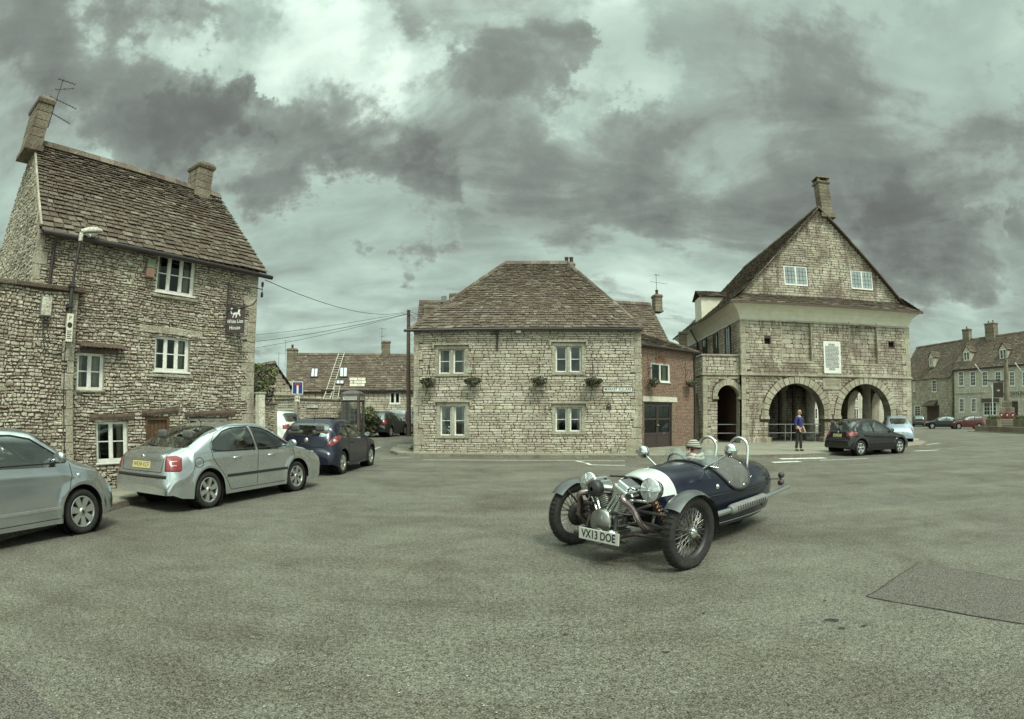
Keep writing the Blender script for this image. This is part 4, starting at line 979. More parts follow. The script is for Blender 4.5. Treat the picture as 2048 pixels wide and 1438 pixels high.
q = fr_.w(cx_, 2.6, z1_); zt_ = fr_.uv(1309, 548, 2.6)[1]
aerial('tv_aerial', (q.x, q.y, q.z - .1), R(20), zt_ - z1_ + .1, 'cross shaped tv aerial on the chimney behind the brick house', ((.55, 1.3, 5), (.05, .4, 4)))
fr_, L_ = frame_px(836, 960, 31, 31)
zr_ = fr_.uv(905, 588, 2.5)[1]
rh = far_house('house_wing', 'partly hidden stone tiled wing with stout chimney behind the hipped roof', fr_, L_ * .6, 5, 0, zr_ - 2.6, zr_ - .5)
z1_ = fr_.uv(862, 612, 1.5)[1]; a_ = fr_.rect(848, 613, 876, 650, 1.5); chimney(rh, a_[0], a_[1], 1.2, 2.0, 2.5, z1_, .05)
a_ = fr_.rect(899, 589, 920, 640, 2.5); chimney(rh, a_[0], a_[1] + .5, 2.2, 3.0, 3.0, fr_.uv(909, 588, 2.5)[1], .04)
q = fr_.w(fr_.uv(890, 600, 2.0)[0], 2.0, fr_.uv(890, 605, 2.0)[1] - .2)
sd = thing('satellite_dish', 'small satellite dish on a bent arm above the hipped roof edge', 'satellite dish', q, R(-20))
m = MB(); m.tube([(.25, 0, -.9), (.15, 0, -.1), (0, 0, .25)], .02, 6); m.build('arm', M['iron'], sd)
m = MB(); m.box(-.25, .1, -.03, .03, .22, .62); m.build('dish', M['lead'], sd, bevel=.02)
q = fr_.uv(1140, 530, 2); a_ = FC.rect(1129, 524, 1148, 545, 5.2); chimney(ch, a_[0], a_[1], 5.0, 5.6, 7.6, a_[3] - .06, .06, 2)
fr_, L_ = frame_px(1352, 1392, 36, 36); 
z1_ = fr_.uv(1366, 664, 1)[1]
rh = far_house('tiled_cottage', 'low stone tiled roof with squat chimney glimpsed between brick house and arcade', fr_, L_, 5, 0, z1_ - 2.6, z1_ - .9)
a_ = fr_.rect(1358, 664, 1374, 690, 2.5); chimney(rh, a_[0], a_[1], 2.2, 2.8, 3.4, a_[3], .05)

for wx, wy, n_, lb in ((830, 902, 60, 'low weed tuft at the lane corner of the pale stone house'), (1286, 907, 26, 'small weed at the foot of the pale house by the brick house')):
    q = gpt(wx, wy, .1); t = thing('weed', lb, 'weed', (q.x, q.y, .1), 0); m = MB(); leaf_cluster(m, (0, 0, .10), .26, .16, .12, n_, .07, 0); m.build('leaves', M['leaf'], t); m = MB(); m.tube([(0, 0, 0), (.02, 0, .15)], .008, 5); m.build('stem', M['bark'], t)
# ================================================================ arcaded market hall
FH = Frame(11.87, 27.3, 95)
hl = thing('market_hall', 'tall stone market hall on open arches with steep gable and single chimney', 'hall', FH.loc, FH.rz)
HW, HT, HS, HDp = 10.98, 6.56, 3.68, 14.5
A1 = (3.22, 1.70); A2 = (7.68, 1.74); SPR = 1.52
m = MB()
x0, x1, z0, z1 = FH.rect(1564, 642, 1622, 722); p1 = ('r', x0, x1, z0, z1, .17)
x0, x1, z0, z1 = FH.rect(1700, 645, 1754, 727); p2 = ('r', x0, x1, z0, z1, .17)
vts = []
for a in ((1529, 676, 1541, 688), (1777, 684, 1789, 694)): r = FH.rect(*a); vts.append(('r', *r, .12, 1))
arches = [('a', A1[0], A1[1], -.3, SPR, .75), ('a', A2[0], A2[1], -.3, SPR, .75)]
wall(m, (0, 0, 0), (1, 0, 0), (0, -1, 0), rr(0, HW), HS, HT, (), [p1, p2] + vts, 'hall', (.5, .62))
class _A: pass
ringH = [('a', A1[0], A1[1] + .42, -.3, SPR, 0), ('a', A2[0], A2[1] + .42, -.3, SPR, 0)]
wall(m, (0, 0, 0), (1, 0, 0), (0, -1, 0), rr(0, HW), -.3, HS, (), arches, 'hall', stones=False)
def lowr(v): return (0, HW)
imp = [('r', a[0] + s * (a[1] + .16) - .34, a[0] + s * (a[1] + .16) + .34, SPR - .20, SPR) for a in (A1, A2) for s in (-1, 1)]
cutA = [('a', A1[0], A1[1] + .40, SPR, SPR, 0), ('a', A2[0], A2[1] + .40, SPR, SPR, 0), ('r', A1[0] - A1[1], A1[0] + A1[1], -.3, SPR), ('r', A2[0] - A2[1], A2[0] + A2[1], -.3, SPR)] + imp
wall(m, (0, 0, 0), (1, 0, 0), (0, -1, 0), rr(0, HW), -.3, HS - .08, (), cutA, 'hall', (.42, .62), back=False)
arch_ring(m, (0, 0, 0), (1, 0, 0), (0, -1, 0), *A1, SPR, 19, .40, .03); arch_ring(m, (0, 0, 0), (1, 0, 0), (0, -1, 0), *A2, SPR, 19, .40, .03)
for h in (p1, p2): wall(m, (0, .17, 0), (1, 0, 0), (0, -1, 0), rr(h[1], h[2]), h[3], h[4], (), (), 'big')
# rear / side walls, open arcade on the town side
sideh = [('r', 1.6 + 2.6 * k, 2.55 + 2.6 * k, 4.85, 6.45, .25, 1) for k in range(5)]
wall(m, (0, HDp, 0), (0, -1, 0), (-1, 0, 0), rr(0, HDp), HS, HT, (), [('r', HDp - h[2], HDp - h[1], h[3], h[4], .25, 1) for h in sideh], 'hall', (0, .35))
oa = [('a', 2.6 + 3.3 * k, 1.15, -.3, 2.0, .6) for k in range(4)]
wall(m, (HW, 0, 0), (0, 1, 0), (1, 0, 0), rr(0, HDp), -.3, HT, (), oa, 'hall')
wall(m, (HW - .6, HDp, 0), (0, -1, 0), (-1, 0, 0), rr(0, HDp), -.3, HS, (), [('a', HDp - h[1], h[2], -.3, h[4], 0) for h in oa], 'far')
wall(m, (HW, HDp, 0), (-1, 0, 0), (0, 1, 0), rr(0, HW), -.3, HT, (), (), 'far', stones=False)
wall(m, (0, HDp - .5, 0), (1, 0, 0), (0, -1, 0), rr(0, HW), -.3, HS, (), (), 'far')
wall(m, (0, .75, 0), (1, 0, 0), (0, 1, 0), rr(0, HW), -.3, HS, (), arches, 'far', stones=False)
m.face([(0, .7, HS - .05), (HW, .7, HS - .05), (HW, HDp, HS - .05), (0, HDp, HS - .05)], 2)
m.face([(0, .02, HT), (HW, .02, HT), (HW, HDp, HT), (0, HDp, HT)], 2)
# gable
GZ0, GAP, GX = 7.72, 13.10, HW / 2 - .0
_gx = lambda v: .56 + (v - 8.35) if v > 8.35 else -.64 + (v - 7.38) * 1.237
gl = lambda v: (_gx(v), HW - _gx(v))
gw = [('r', *FH.rect(1568, 532, 1615, 571, .32), .3, 1), ('r', *FH.rect(1702, 542, 1745, 579, .32), .3, 1)]
wall(m, (0, .32, 0), (1, 0, 0), (0, -1, 0), gl, GZ0 - .3, GAP + .1, (8.35,), gw, 'hall')
m.build('wall', [M['hall'], M['mortar'], M['black'], M['ashlar']], hl)
def ribbon(name, mt, mk, **kw): q = MB(); mk(q); return q.build(name, M[mt], hl, **kw)
def _str(q):
    for a, b in ((-.05, HW / 2), (HW / 2 + .003, HW + .06)): q.box(a, b, -.09, .0, HS - .075, HS - .03); q.box(a, b, -.06, 0, HS - .03, HS + .03)
    q.box(-.02, HW + .03, -.05, 0, HT - .07, HT); q.box(HW + .0, HW + .06, .0, HDp, HS - .06, HS + .03)
ribbon('string_course', 'ashlar', _str, bevel=.008)
for a in (A1, A2):
        for s in (-1, 1):
            q = MB(); c = a[0] + s * (a[1] + .16); lo, hi = sorted((a[0] + s * (a[1] - .06), c + s * .30)); q.box(lo, hi, -.09, .5, SPR - .19, SPR - .07); q.box(lo + .02, hi - .02, -.055, .5, SPR - .066, SPR); q.build('impost', M['ashlar'], hl, bevel=.015)
for a, b in ((-.12, A1[0] - A1[1] + .14), (A1[0] + A1[1] - .14, A2[0] - A2[1] + .14), (A2[0] + A2[1] - .14, HW + .14)):
        n = max(1, int((b - a) / .6)); q = MB()
        for k in range(n): q.box(a + (b - a) * k / n + .005, a + (b - a) * (k + 1) / n - .005, -.16 - .02 * random.random(), .85, -.3, .36 + .03 * random.random())
        q.build('plinth', M['hall'], hl, bevel=.04)
# cove, pent roof, main roof
ov = .66; EZ = 7.38
def _cove(q):
    prof = [(-.02, HT + .02), (.04, HT + .22), (.16, HT + .44), (.34, HT + .62), (ov - .08, EZ - .03)]
    ring = lambda o, z: [(-o, HDp, z), (-o, -o, z), (HW + o, -o, z), (HW + o, HDp, z)]
    q.grid([ring(o, z) for o, z in prof], 0, False, flip=False)
cv = ribbon('cove', 'cream', _cove)
m = MB(); oe = ov + .02
P = lambda x, y, z: V((x, y, z))
py, pz = .30, 7.98
kx = .62
slope(m, (-oe, -oe, EZ), (HW + oe, -oe, EZ), (HW - .1, py, pz), (.1, py, pz), .2, .15, (.18, .5), .05, .02)
# bell cast lower part then the steep part, both flanks
bz, bx = 8.35, .52
for s in (0, 1):
    X = (lambda x: x) if s == 0 else (lambda x: HW - x)
    a, b, c_, d = (X(-oe), -oe, EZ), (X(-oe), HDp, EZ), (X(bx), HDp, bz), (X(bx), .08, bz)
    e, f = (X(GX), HDp, GAP + .22), (X(GX), .08, GAP + .22)
    if s == 0: slope(m, b, a, d, c_, .22, .2, (.18, .5), .05, .02); slope(m, c_, d, f, e, .22, .13, (.16, .46), .05, .02)
    else: slope(m, a, b, c_, d, .22, .2, (.18, .5), .05, .02); slope(m, d, c_, e, f, .22, .13, (.16, .46), .05, .02)
    for k in range(12):
        u0, u1 = k / 12, (k + 1) / 12; A_ = V((X(.1 if 0 else bx - .55), .10, bz - .6)).lerp(V((X(GX), .10, GAP + .20)), u0); B_ = V((X(bx - .55), .10, bz - .6)).lerp(V((X(GX), .10, GAP + .20)), u1)
        m.bar(A_, B_, .05, .16, 0, up=(0, 1, 0))
ridge(m, (GX, .1, GAP + .24), (GX, HDp, GAP + .24))
m.build('roof', [M['tile'], M['mortar']], hl)
m = MB(); m.bar((-oe, -oe - .02, EZ - .03), (HW + oe, -oe - .02, EZ - .03), .06, .10); m.bar((-oe - .02, -oe, EZ - .03), (-oe - .02, HDp, EZ - .03), .06, .10); m.build('eaves_board', M['beam'], hl)
chx = FH.uv(1650, 400, .3)[0]
chimney(hl, chx - .36, chx + .36, .16, .86, GAP - .35, FH.uv(1648, 357, .4)[1], .09, 0, 'hall', .12, 0, True)
for h in gw: window(hl, h[1], .32, h[3], h[2] - h[1], h[4] - h[3], lights=2, rows=4, cols=3, bar=.014, fw=.075, mul=.09, m='white', recess=.02, lead=True, glass='palepane')
for h in sideh[:4]: window(hl, -.10, h[2], h[3], h[2] - h[1], h[4] - h[3], lights=1, rows=1, fw=.06, m='darkwood', rz=-math.pi / 2, recess=-.0, cols=2)
# tablet, date, plaque
x0, x1, z0, z1 = FH.rect(1647, 683, 1681, 747)
m = MB(); m.box(x0, x1, -.05, 0, z0, z1); tb = m.build('tablet', M['white'], hl, bevel=.01)
m = MB(); nl = 21
for k in range(nl):
    z = z1 - .16 - (z1 - z0 - .36) * k / (nl - 1); x = x0 + .10; xe = x1 - .09 - (.12 * random.random() if k % 5 == 4 else .03)
    if k in (0, 1, nl - 1, nl - 2): x += .22; xe -= .25
    while x < xe:
        w = random.uniform(.03, .10); m.box(x, min(x + w, xe), -.053, -.050, z - .020, z + .022); x += w + random.uniform(.012, .025)
m.build('inscription', M['ink'], tb)
x0, x1, z0, z1 = FH.rect(1646, 757, 1682, 779)
m = MB(); m.box(x0, x1, -.035, 0, z0, z1); pq = m.build('plaque', M['ashlar'], hl, bevel=.01)
m = MB()
for k in range(5):
    x = x0 + .1
    while x < x1 - .1: w = random.uniform(.04, .1); m.box(x, min(x + w, x1 - .08), -.0375, -.035, z1 - .10 - k * .075, z1 - .075 - k * .075); x += w + .02
m.build('inscription', M['beam'], pq)
q = FH.uv(1664, 661); m = MB(); add_text(m, '1698', (q[0], -.024, q[1]), (1, 0, 0), UZ, .52, 0, .01, .78); m.build('date_numerals', M['beam'], hl)
for h, nm in ((p1, 0), (p2, 1)):
    m = MB(); m.box(h[1] - .06, h[2] + .06, -.035, .09, h[3] - .10, h[3] - .003); m.box(h[1] - .05, h[1] - .003, -.028, .09, h[3], h[4]); m.box(h[2] + .003, h[2] + .05, -.028, .09, h[3], h[4]); m.build('blocked_window_frame', M['ashlar'], hl, bevel=.008)
# interior columns, timber posts and dark boarded rear
def column(x, y, r=.30, h=HS - .06, mt='hall', name='column'):
    c_ = MB(); c_.box(x - r * 1.35, x + r * 1.35, y - r * 1.35, y + r * 1.35, -.05, .28)
    c_.lathe([(r * 1.25, .281), (r * 1.05, .36), (r, .5), (r * .96, 1.6), (r * .88, h - .62), (r * .98, h - .58), (r * .98, h - .5), (r * 1.5, h - .28), (r * 1.55, h - .14)], 20, (x, y, 0)); c_.box(x - r * 1.65, x + r * 1.65, y - r * 1.65, y + r * 1.65, h - .139, h)
    return c_.build(name, M[mt], hl)
cxx = FH.uv(1733, 800, 3.0)[0]
for x, y in ((cxx, 3.0), (5.45, 3.0), (2.5, 3.2), (cxx - .1, 7.5), (5.45, 7.5), (2.5, 7.5)): column(x, y)
for k in range(5): m = MB(); m.box(1.2 + k * .95, 1.34 + k * .95, 4.6, 4.74, 0, HS - .06); m.build('timber_post', M['beam'], hl)
m = MB()
for k in range(4): m.box(.3 + k * 1.15, 1.35 + k * 1.15, 9.9, 10.0, .1, HS - .5)
m.build('timber_partition', M['beam'], hl)
m = MB(); m.box(1.0, 1.9, 8.2, 8.3, 1.3, 2.3); m.build('notice_board', M['darkwood'], hl)
m = MB(); m.box(A1[0] - .4, A1[0] + 1.0, 5.0, 5.4, .1, .52); m.build('stone_bench', M['hall'], hl, bevel=.02)
m = MB(); m.face([(-3.1, -.0, .10), (HW, .0, .10), (HW, HDp, .10), (-3.1, HDp, .10)]); m.build('floor_slab', mF, hl)
# steps at the town corner
m = MB()
for k in range(3): m.box(HW - .7 - .0, HW + .95 - .28 * k, -.75 + .22 * k, -.17, -.3, -.02 + .11 * k)
m.build('corner_steps', M['hall'], hl, bevel=.02)
# balconied porch
PXL = FH.uv(1406, 800, .25)[0]; PB = 4.62
pr = MB(); ax0, ax1 = FH.uv(1435, 830, .25)[0], FH.uv(1478, 830, .25)[0]; ar = (ax1 - ax0) / 2; aC = (ax0 + ax1) / 2; aS = FH.uv(1457, 770, .25)[1] - ar
aH = ('a', aC, ar, -.2, aS, .45)
o3 = (0, .25, 0)
wall(pr, o3, (1, 0, 0), (0, -1, 0), rr(PXL, -.01), -.2, HS, (), [aH], 'hall', stones=False)
wall(pr, o3, (1, 0, 0), (0, -1, 0), rr(PXL, -.01), -.2, HS - .07, (), [('a', aC, ar + .30, aS, aS, 0), ('r', aC - ar, aC + ar, -.2, aS), ('r', aC - ar - .25, aC - ar, aS - .16, aS + .02), ('r', aC + ar, aC + ar + .2, aS - .16, aS + .02)], 'hall', (.42, 0), back=False)
arch_ring(pr, o3, (1, 0, 0), (0, -1, 0), aC, ar, aS, 11, .28, .03)
for s in (-1, 1): lo, hi = sorted((aC + s * (ar - .05), aC + s * (ar + .27))); pr.box(lo, hi, .17, .6, aS - .14, aS, 3)
sA = [('a', 2.0 + 3.0 * k, .95, -.2, 1.75, .45) for k in range(4)]
wall(pr, (PXL, 13, 0), (0, -1, 0), (-1, 0, 0), rr(0, 12.75), -.2, HS, (), [('a', 13 - h[1], h[2], h[3], h[4], .45) for h in sA], 'hall', (0, .42))
wall(pr, (PXL + .45, .7, 0), (1, 0, 0), (0, 1, 0), rr(0, -PXL - .45), -.2, HS, (), [('a', aC - PXL - .45, ar, -.2, aS, 0)], 'hall', stones=False)
wall(pr, o3, (1, 0, 0), (0, -1, 0), rr(PXL, -.01), HS + .04, PB, (), (), 'hall', (.3, .3)); wall(pr, (PXL, 13, 0), (0, -1, 0), (-1, 0, 0), rr(0, 12.75), HS + .04, PB, (), (), 'hall', (0, .3))
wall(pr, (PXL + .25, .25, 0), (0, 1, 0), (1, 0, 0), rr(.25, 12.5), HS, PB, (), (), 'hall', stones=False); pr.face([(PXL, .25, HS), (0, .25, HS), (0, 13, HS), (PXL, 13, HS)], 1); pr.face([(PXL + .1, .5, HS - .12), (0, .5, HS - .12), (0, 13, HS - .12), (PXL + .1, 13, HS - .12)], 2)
pr.face([(0.02, .7, -.2), (.02, 13, -.2), (.02, 13, HS), (.02, .7, HS)], 1); pr.face([(PXL, 9, -.2), (0, 9, -.2), (0, 9, HS), (PXL, 9, HS)], 1)
pr.build('porch', [M['hall'], M['mortar'], M['black'], M['ashlar']], hl)
m = MB(); m.box(PXL - .08, -.02, .17, .30, HS - .06, HS + .03); m.box(PXL - .08, PXL + .05, .31, 13, HS - .06, HS + .03); m.box(PXL - .07, -.01, .18, .5, PB, PB + .09); m.box(PXL - .07, PXL + .28, .51, 13, PB, PB + .09); m.box(PXL - .06, ax0 - .0, .10, .6, -.2, .28); m.box(ax1, -.13, .10, .6, -.2, .28); m.build('porch_coping', M['hall'], hl, bevel=.012)
# dormer on the near flank
dx = MB(); a_ = V((-.05, 7.2, 0))
dz0, dz1 = 7.6, FH.uv(1412, 583, 7.0)[1]
dx.box(-.45, 1.6, 6.3, 8.0, dz0, dz1 - .45); dd = dx.build('dormer', M['cream'], hl)
m = MB(); slope(m, (2.3, 6.15, dz1 - .5), (-.6, 6.15, dz1 - .5), (-.6, 7.15, dz1 + .05), (2.6, 7.15, dz1 + .05), .18, .14); slope(m, (-.6, 8.15, dz1 - .5), (2.3, 8.15, dz1 - .5), (2.6, 7.15, dz1 + .05), (-.6, 7.15, dz1 + .05), .18, .14); m.build('dormer_roof', [M['tile'], M['mortar']], dd)
m = MB(); m.tube([(-ov + .05, 9.0, EZ - .05), (-.3, 9.0, HT + .2), (-.08, 9.0, HT - .2), (-.08, 9.0, PB)], .05, 8); m.build('downpipe', M['iron'], hl)
# railings across the arches
def railing(label, xa, xb, y, posts, h=.95):
    t = thing('railing', label, 'railing', FH.w(xa, y, .1), FH.rz, 'railings across the arches')
    m = MB()
    for z in (h, h * .52): m.tube([(0, 0, z), (xb - xa, 0, z)], .022, 8)
    m.build('rail', M['lead'], t)
    for p in posts: m = MB(); m.tube([(p, 0, 0), (p, 0, h)], .024, 8); m.build('post', M['lead'], t)
railing('grey double rail across the hall arch where the person stands', A1[0] - A1[1], A1[0] + A1[1], .35, (1.15, 1.5, 3.0))
railing('grey double rail across the narrow porch arch', ax0, ax1, .5, (.05, ax1 - ax0 - .05))
railing('grey double rail behind the black parked hatchback at the hall', A2[0] - A2[1], A2[0] + A2[1], .35, (.1, 1.7, 3.3))
# ================================================================ lane behind the tall house
fr_, L_ = frame_px(583, 835, 43, 43)
Zr = fr_.uv(700, 709, 3.2)[1]; Ze = fr_.uv(750, 781, 0)[1]
wn1 = fr_.rect(779, 784, 801, 808)
ct = far_house('cottage_row', 'long low stone cottage with ladders on its roof at the end of the lane', fr_, L_, 6.4, 0, Ze, Zr, holes=[('r', *wn1, .3, 1)], tile=(.25, .19))
window(ct, wn1[0], 0, wn1[2], wn1[1] - wn1[0], wn1[3] - wn1[2], lights=2, rows=1, fw=.09, mul=.1, recess=-.01, sill=.05)
def on_slope(px, py, lift=0.0):
    # point on the row's front roof slope under a pixel
    d = ray(px, py); o = V((fr_.o.x, fr_.o.y, Ze)); n = V((fr_.n.x * (Zr - Ze), fr_.n.y * (Zr - Ze), 0)) * -1; n = V((-fr_.n.x * (Zr - Ze), -fr_.n.y * (Zr - Ze), 3.2)).normalized()
    k = (o - V((0, 0, CAMH))).dot(n) / d.dot(n); return V((0, 0, CAMH)) + d * k + n * lift, n
sdv = V((fr_.n.x, fr_.n.y, (Zr - Ze) / 3.2)).normalized(); fu3 = V((fr_.u.x, fr_.u.y, 0))
def skylight(px, py, w, h):
    p, n = on_slope(px, py, .10); s = MB(); Mx = Matrix((fu3, sdv, n)).transposed()
    inv = Matrix.Rotation(-fr_.rz, 3, 'Z'); loc = inv @ (p - V((fr_.o.x, fr_.o.y, 0))); ML = inv @ Mx
    for dx_, dy_, a, b in ((-w / 2, 0, .09, h), (w / 2, 0, .09, h), (0, h / 2, w, .09), (0, -h / 2, w, .09), (0, 0, .06, h)): s.obox(loc + ML @ V((dx_, dy_, 0)), (a, b, .10), ML)
    so_ = s.build('skylight', M['iron'], ct); g = MB(); g.face([loc + ML @ V((a, b, .01)) for a, b in ((-w / 2, -h / 2), (w / 2, -h / 2), (w / 2, h / 2), (-w / 2, h / 2))]); g.build('pane', M['clearlamp'], so_)
skylight(629, 747, .55, 1.1); skylight(687, 746, .6, 1.2); skylight(680, 766, .6, .5)
p, n = on_slope(716, 767, .09); inv = Matrix.Rotation(-fr_.rz, 3, 'Z'); m = MB()
for k in range(12):
    q, n = on_slope(704 + (k % 4) * 7 + random.uniform(-2, 2), 760 + (k // 4) * 6, .10); loc = inv @ (q - V((fr_.o.x, fr_.o.y, 0))); ML = inv @ Matrix((fu3, sdv, n)).transposed(); m.obox(loc, (.34, .30, .03), ML)
m.build('new_tile_patch', M['palestone'], ct)
a_ = fr_.rect(764, 682, 780, 716, 3.2); chimney(ct, a_[0], a_[1], 2.9, 3.6, Zr - .5, a_[3], .06)
a_ = fr_.rect(568, 697, 588, 730, 3.0); chimney(ct, a_[0] + .25, a_[1] + .25, 2.8, 3.5, 1.2, a_[3], .06, 1)
gutter(ct, 2.3, L_, -.26, Ze + .0)
def ladder(label, p0, p1, w=.42, rungs=14):
    t = thing('ladder', label, 'ladder', p0, 0); d = p1 - p0
    sd_ = fu3 * w / 2
    for s_ in (-1, 1): m = MB(); m.bar(sd_ * s_, d + sd_ * s_ * .9, .055, .04, up=tuple(fu3)); m.build('side_rail', M['palestone'], t)
    for k in range(rungs): q = d * ((k + .5) / rungs); m = MB(); m.tube([q - sd_, q + sd_], .018, 6); m.build('rung', M['palestone'], t)
g0 = fr_.w(fr_.uv(653, 797, -.9)[0], -.9, .45); g0.z = fr_.uv(653, 800, -.9)[1]
ladder('long pale ladder lying up the full roof slope of the low cottage', g0, on_slope(683, 710, .18)[0], .5, 20)
g1 = fr_.w(fr_.uv(670, 800, -.7)[0], -.7, 0); g1.z = fr_.uv(670, 800, -.7)[1]
g2_ = fr_.w(fr_.uv(675, 771, -.35)[0], -.35, fr_.uv(675, 771, -.35)[1]); ladder('short pale ladder standing against the low cottage eaves', g1, g2_, .42, 8)
q = on_slope(668, 708, .0)[0]
tr = thing('garden_shrub', 'spiky evergreen top showing above the low cottage ridge', 'shrub', q + V((0, 1.5, -.6)), 0)
m = MB(); m.tube([(0, 0, -2), (0, 0, .5)], .08, 6); m.build('stem', M['bark'], tr)
m = MB()
for k in range(90): a = random.uniform(0, math.pi); l = random.uniform(.5, 1.15); dv = V((math.cos(a) * l, random.uniform(-.3, .3), .25 + math.sin(a) * l * .45)); s_ = V((.0, .02, .03)); m.face([V((0, 0, .2)) - s_, dv * .6 - s_ * 1.4 + UZ * .3, dv + UZ * .15, dv * .6 + s_ * 1.4 + UZ * .3])
m.build('foliage', M['leaf'], tr)
f2, L2 = frame_px(508, 604, 36.5, 38)
za = f2.uv(547, 727)[1]; zb = f2.uv(520, 786)[1]; hx1 = f2.uv(588, 786)[0]; hx0 = f2.uv(503, 786)[0]; xm = (hx0 + hx1) / 2
gh = thing('gable_cottage', 'stone cottage gable with pale eaves string facing the lane', 'house', f2.w(0, 0, 0), f2.rz)
m = MB(); gg = lambda v: (hx0, hx1) if v <= zb else (hx0 + (xm - hx0) * (v - zb) / (za - zb), hx1 - (hx1 - xm) * (v - zb) / (za - zb))
wall(m, (0, 0, 0), (1, 0, 0), (0, -1, 0), gg, 0, za - .05, (zb,), (), 'far', (0, .3)); wall(m, (hx1, 0, 0), (0, 1, 0), (1, 0, 0), rr(0, 6), 0, zb, (), (), 'far'); m.build('wall', [M['coursed'], M['mortar'], M['black'], M['ashlar']], gh)
m = MB(); e = .25; slope(m, (hx1 + e, -.15, zb - .15), (hx1 + e, 6, zb - .15), (xm, 6, za + .08), (xm, -.15, za + .08), .25, .18); slope(m, (hx0 - e, 6, zb - .15), (hx0 - e, -.15, zb - .15), (xm, -.15, za + .08), (xm, 6, za + .08), .25, .18); ridge(m, (xm, -.15, za + .1), (xm, 6, za + .1)); m.build('roof', [M['tile'], M['mortar']], gh)
m = MB(); m.box(hx0, hx1, -.10, 0, zb - .12, zb); m.build('string_course', M['ashlar'], gh)
q = f2.uv(544, 752); m = MB(); m.box(q[0] - .2, q[0] + .1, -.3, 0, q[1] - .08, q[1] + .1); m.build('security_lamp', M['white'], gh, bevel=.03)
m = MB(); m.box(hx1 + .0, hx1 + .62, .6, 1.5, 0, f2.uv(597, 780)[1] + .1); m.prism([(hx1 - .1, 0), (hx1 + .75, 0), (hx1 + .3, .55)], (0, .5, f2.uv(597, 780)[1] + .1), (1, 0, 0), UZ, (0, 1.1, 0)); m.build('porch', M['ashlar'], gh)
for lx, ly0, ly1, lb in ((570, 680, 735, 'mast aerial with a short head beside the cottage chimney pot'), (557, 705, 735, 'thin low aerial between the cottage chimney and the gable'), (763, 656, 700, 'mast aerial beside the plain chimney of the low cottage')):
    a = at(lx, ly1, 46); b = at(lx, ly0, 46); aerial('tv_aerial', (a.x, a.y, a.z), R(40), b.z - a.z, lb, ((.05, .6, 4), (.7, .3, 3)) if lx == 763 else ((.05, .7, 3),))
# garden walls
def garden_wall(name, label, px0, d0, px1, d1, ytop, ret=0, cop=.06, sty='coursed', th=.4):
    f_, L_ = frame_px(px0, px1, d0, d1); zt = f_.uv((px0 + px1) / 2, ytop)[1]
    t = thing(name, label, 'wall', f_.w(0, 0, 0), f_.rz); m = MB()
    wall(m, (0, 0, 0), (1, 0, 0), (0, -1, 0), rr(0, L_), -.1, zt - cop, (), (), sty, (.3, .3)); wall(m, (L_, 0, 0), (0, 1, 0), (1, 0, 0), rr(0, th + ret), -.1, zt - cop, (), (), sty); wall(m, (0, th + ret, 0), (0, -1, 0), (-1, 0, 0), rr(0, th + ret), -.1, zt - cop, (), (), sty)
    m.face([(0, th, -.1), (0, th, zt - cop), (L_, th, zt - cop), (L_, th, -.1)], 1)
    m.build('stonework', [M[sty if sty in M else 'coursed'], M['mortar'], M['black'], M['ashlar']], t)
    c = MB(); n = max(2, int(L_ / .6))
    for k in range(n): c.box(L_ * k / n - (.05 if k == 0 else -.004), L_ * (k + 1) / n + (.05 if k == n - 1 else -.004), -.06, th + ret + .06, zt - cop + .003, zt + random.uniform(0, .015))
    c.build('coping', M['tile'], t); return f_, zt
garden_wall('garden_wall', 'dark stone garden wall running from the tall house corner', 496, 20.5, 554, 22.0, 804, 0, .07, 'rubble')
fW, zW = garden_wall('garden_wall', 'pale stone garden wall with coping beside the telephone box', 590, 27.0, 707, 29.0, 798, 1.6)
sign_plate('name_plate', 'small white street plate on the pale garden wall', fW, 612, 808, 635, 816, 'FRIDAY ST', y=-.04)
m = MB(); 
# no through road sign, hydrant plate
pS = at(595, 828, 25.4); rs = thing('road_sign', 'square blue no through road sign with red bar above the garden wall', 'road sign', (pS.x, pS.y, gz(pS.x, pS.y)), R(12))
zc = at(594.5, 776, 25.4).z - gz(pS.x, pS.y); hw_ = 11.3 / 1120 * 25.4
m = MB(); m.tube([(0, .05, 0), (0, .05, zc + hw_ * .8)], .035, 8); m.build('post', M['lead'], rs)
m = MB(); m.box(-hw_, hw_, -.012, .012, zc - hw_ * 1.15, zc + hw_ * 1.15); pl_ = m.build('sign_panel', M['bluesign'], rs)
m = MB(); m.box(-hw_ * .17, hw_ * .17, -.018, -.013, zc - hw_ * .95, zc + hw_ * .45); m.build('white_stem', M['white'], pl_)
m = MB(); m.box(-hw_ * .48, hw_ * .48, -.019, -.0135, zc + hw_ * .45, zc + hw_ * .85); m.build('red_bar', M['redsign'], pl_)
m = MB(); e = .03; w_, h_ = hw_ * .97, hw_ * 1.12
for a in ((-w_, w_, h_ - e, h_), (-w_, w_, -h_, -h_ + e), (-w_, -w_ + e, -h_, h_), (w_ - e, w_, -h_, h_)): m.box(a[0], a[1], -.0165, -.0125, zc + a[2], zc + a[3])
m.build('border', M['white'], pl_)
zh = at(594, 797, 25.4).z - gz(pS.x, pS.y); hs_ = thing('hydrant_plate', 'little pale yellow hydrant plate marked H under the blue sign', 'sign', (pS.x, pS.y - .04, gz(pS.x, pS.y) + zh), R(12))
m = MB(); m.box(-.11, .11, -.01, .01, -.13, .13); m.build('plate', M['cream'], hs_); m = MB(); add_text(m, 'H', (0, -.012, .0), (1, 0, 0), UZ, .24, 0, .015); m.build('lettering', M['ink'], hs_)
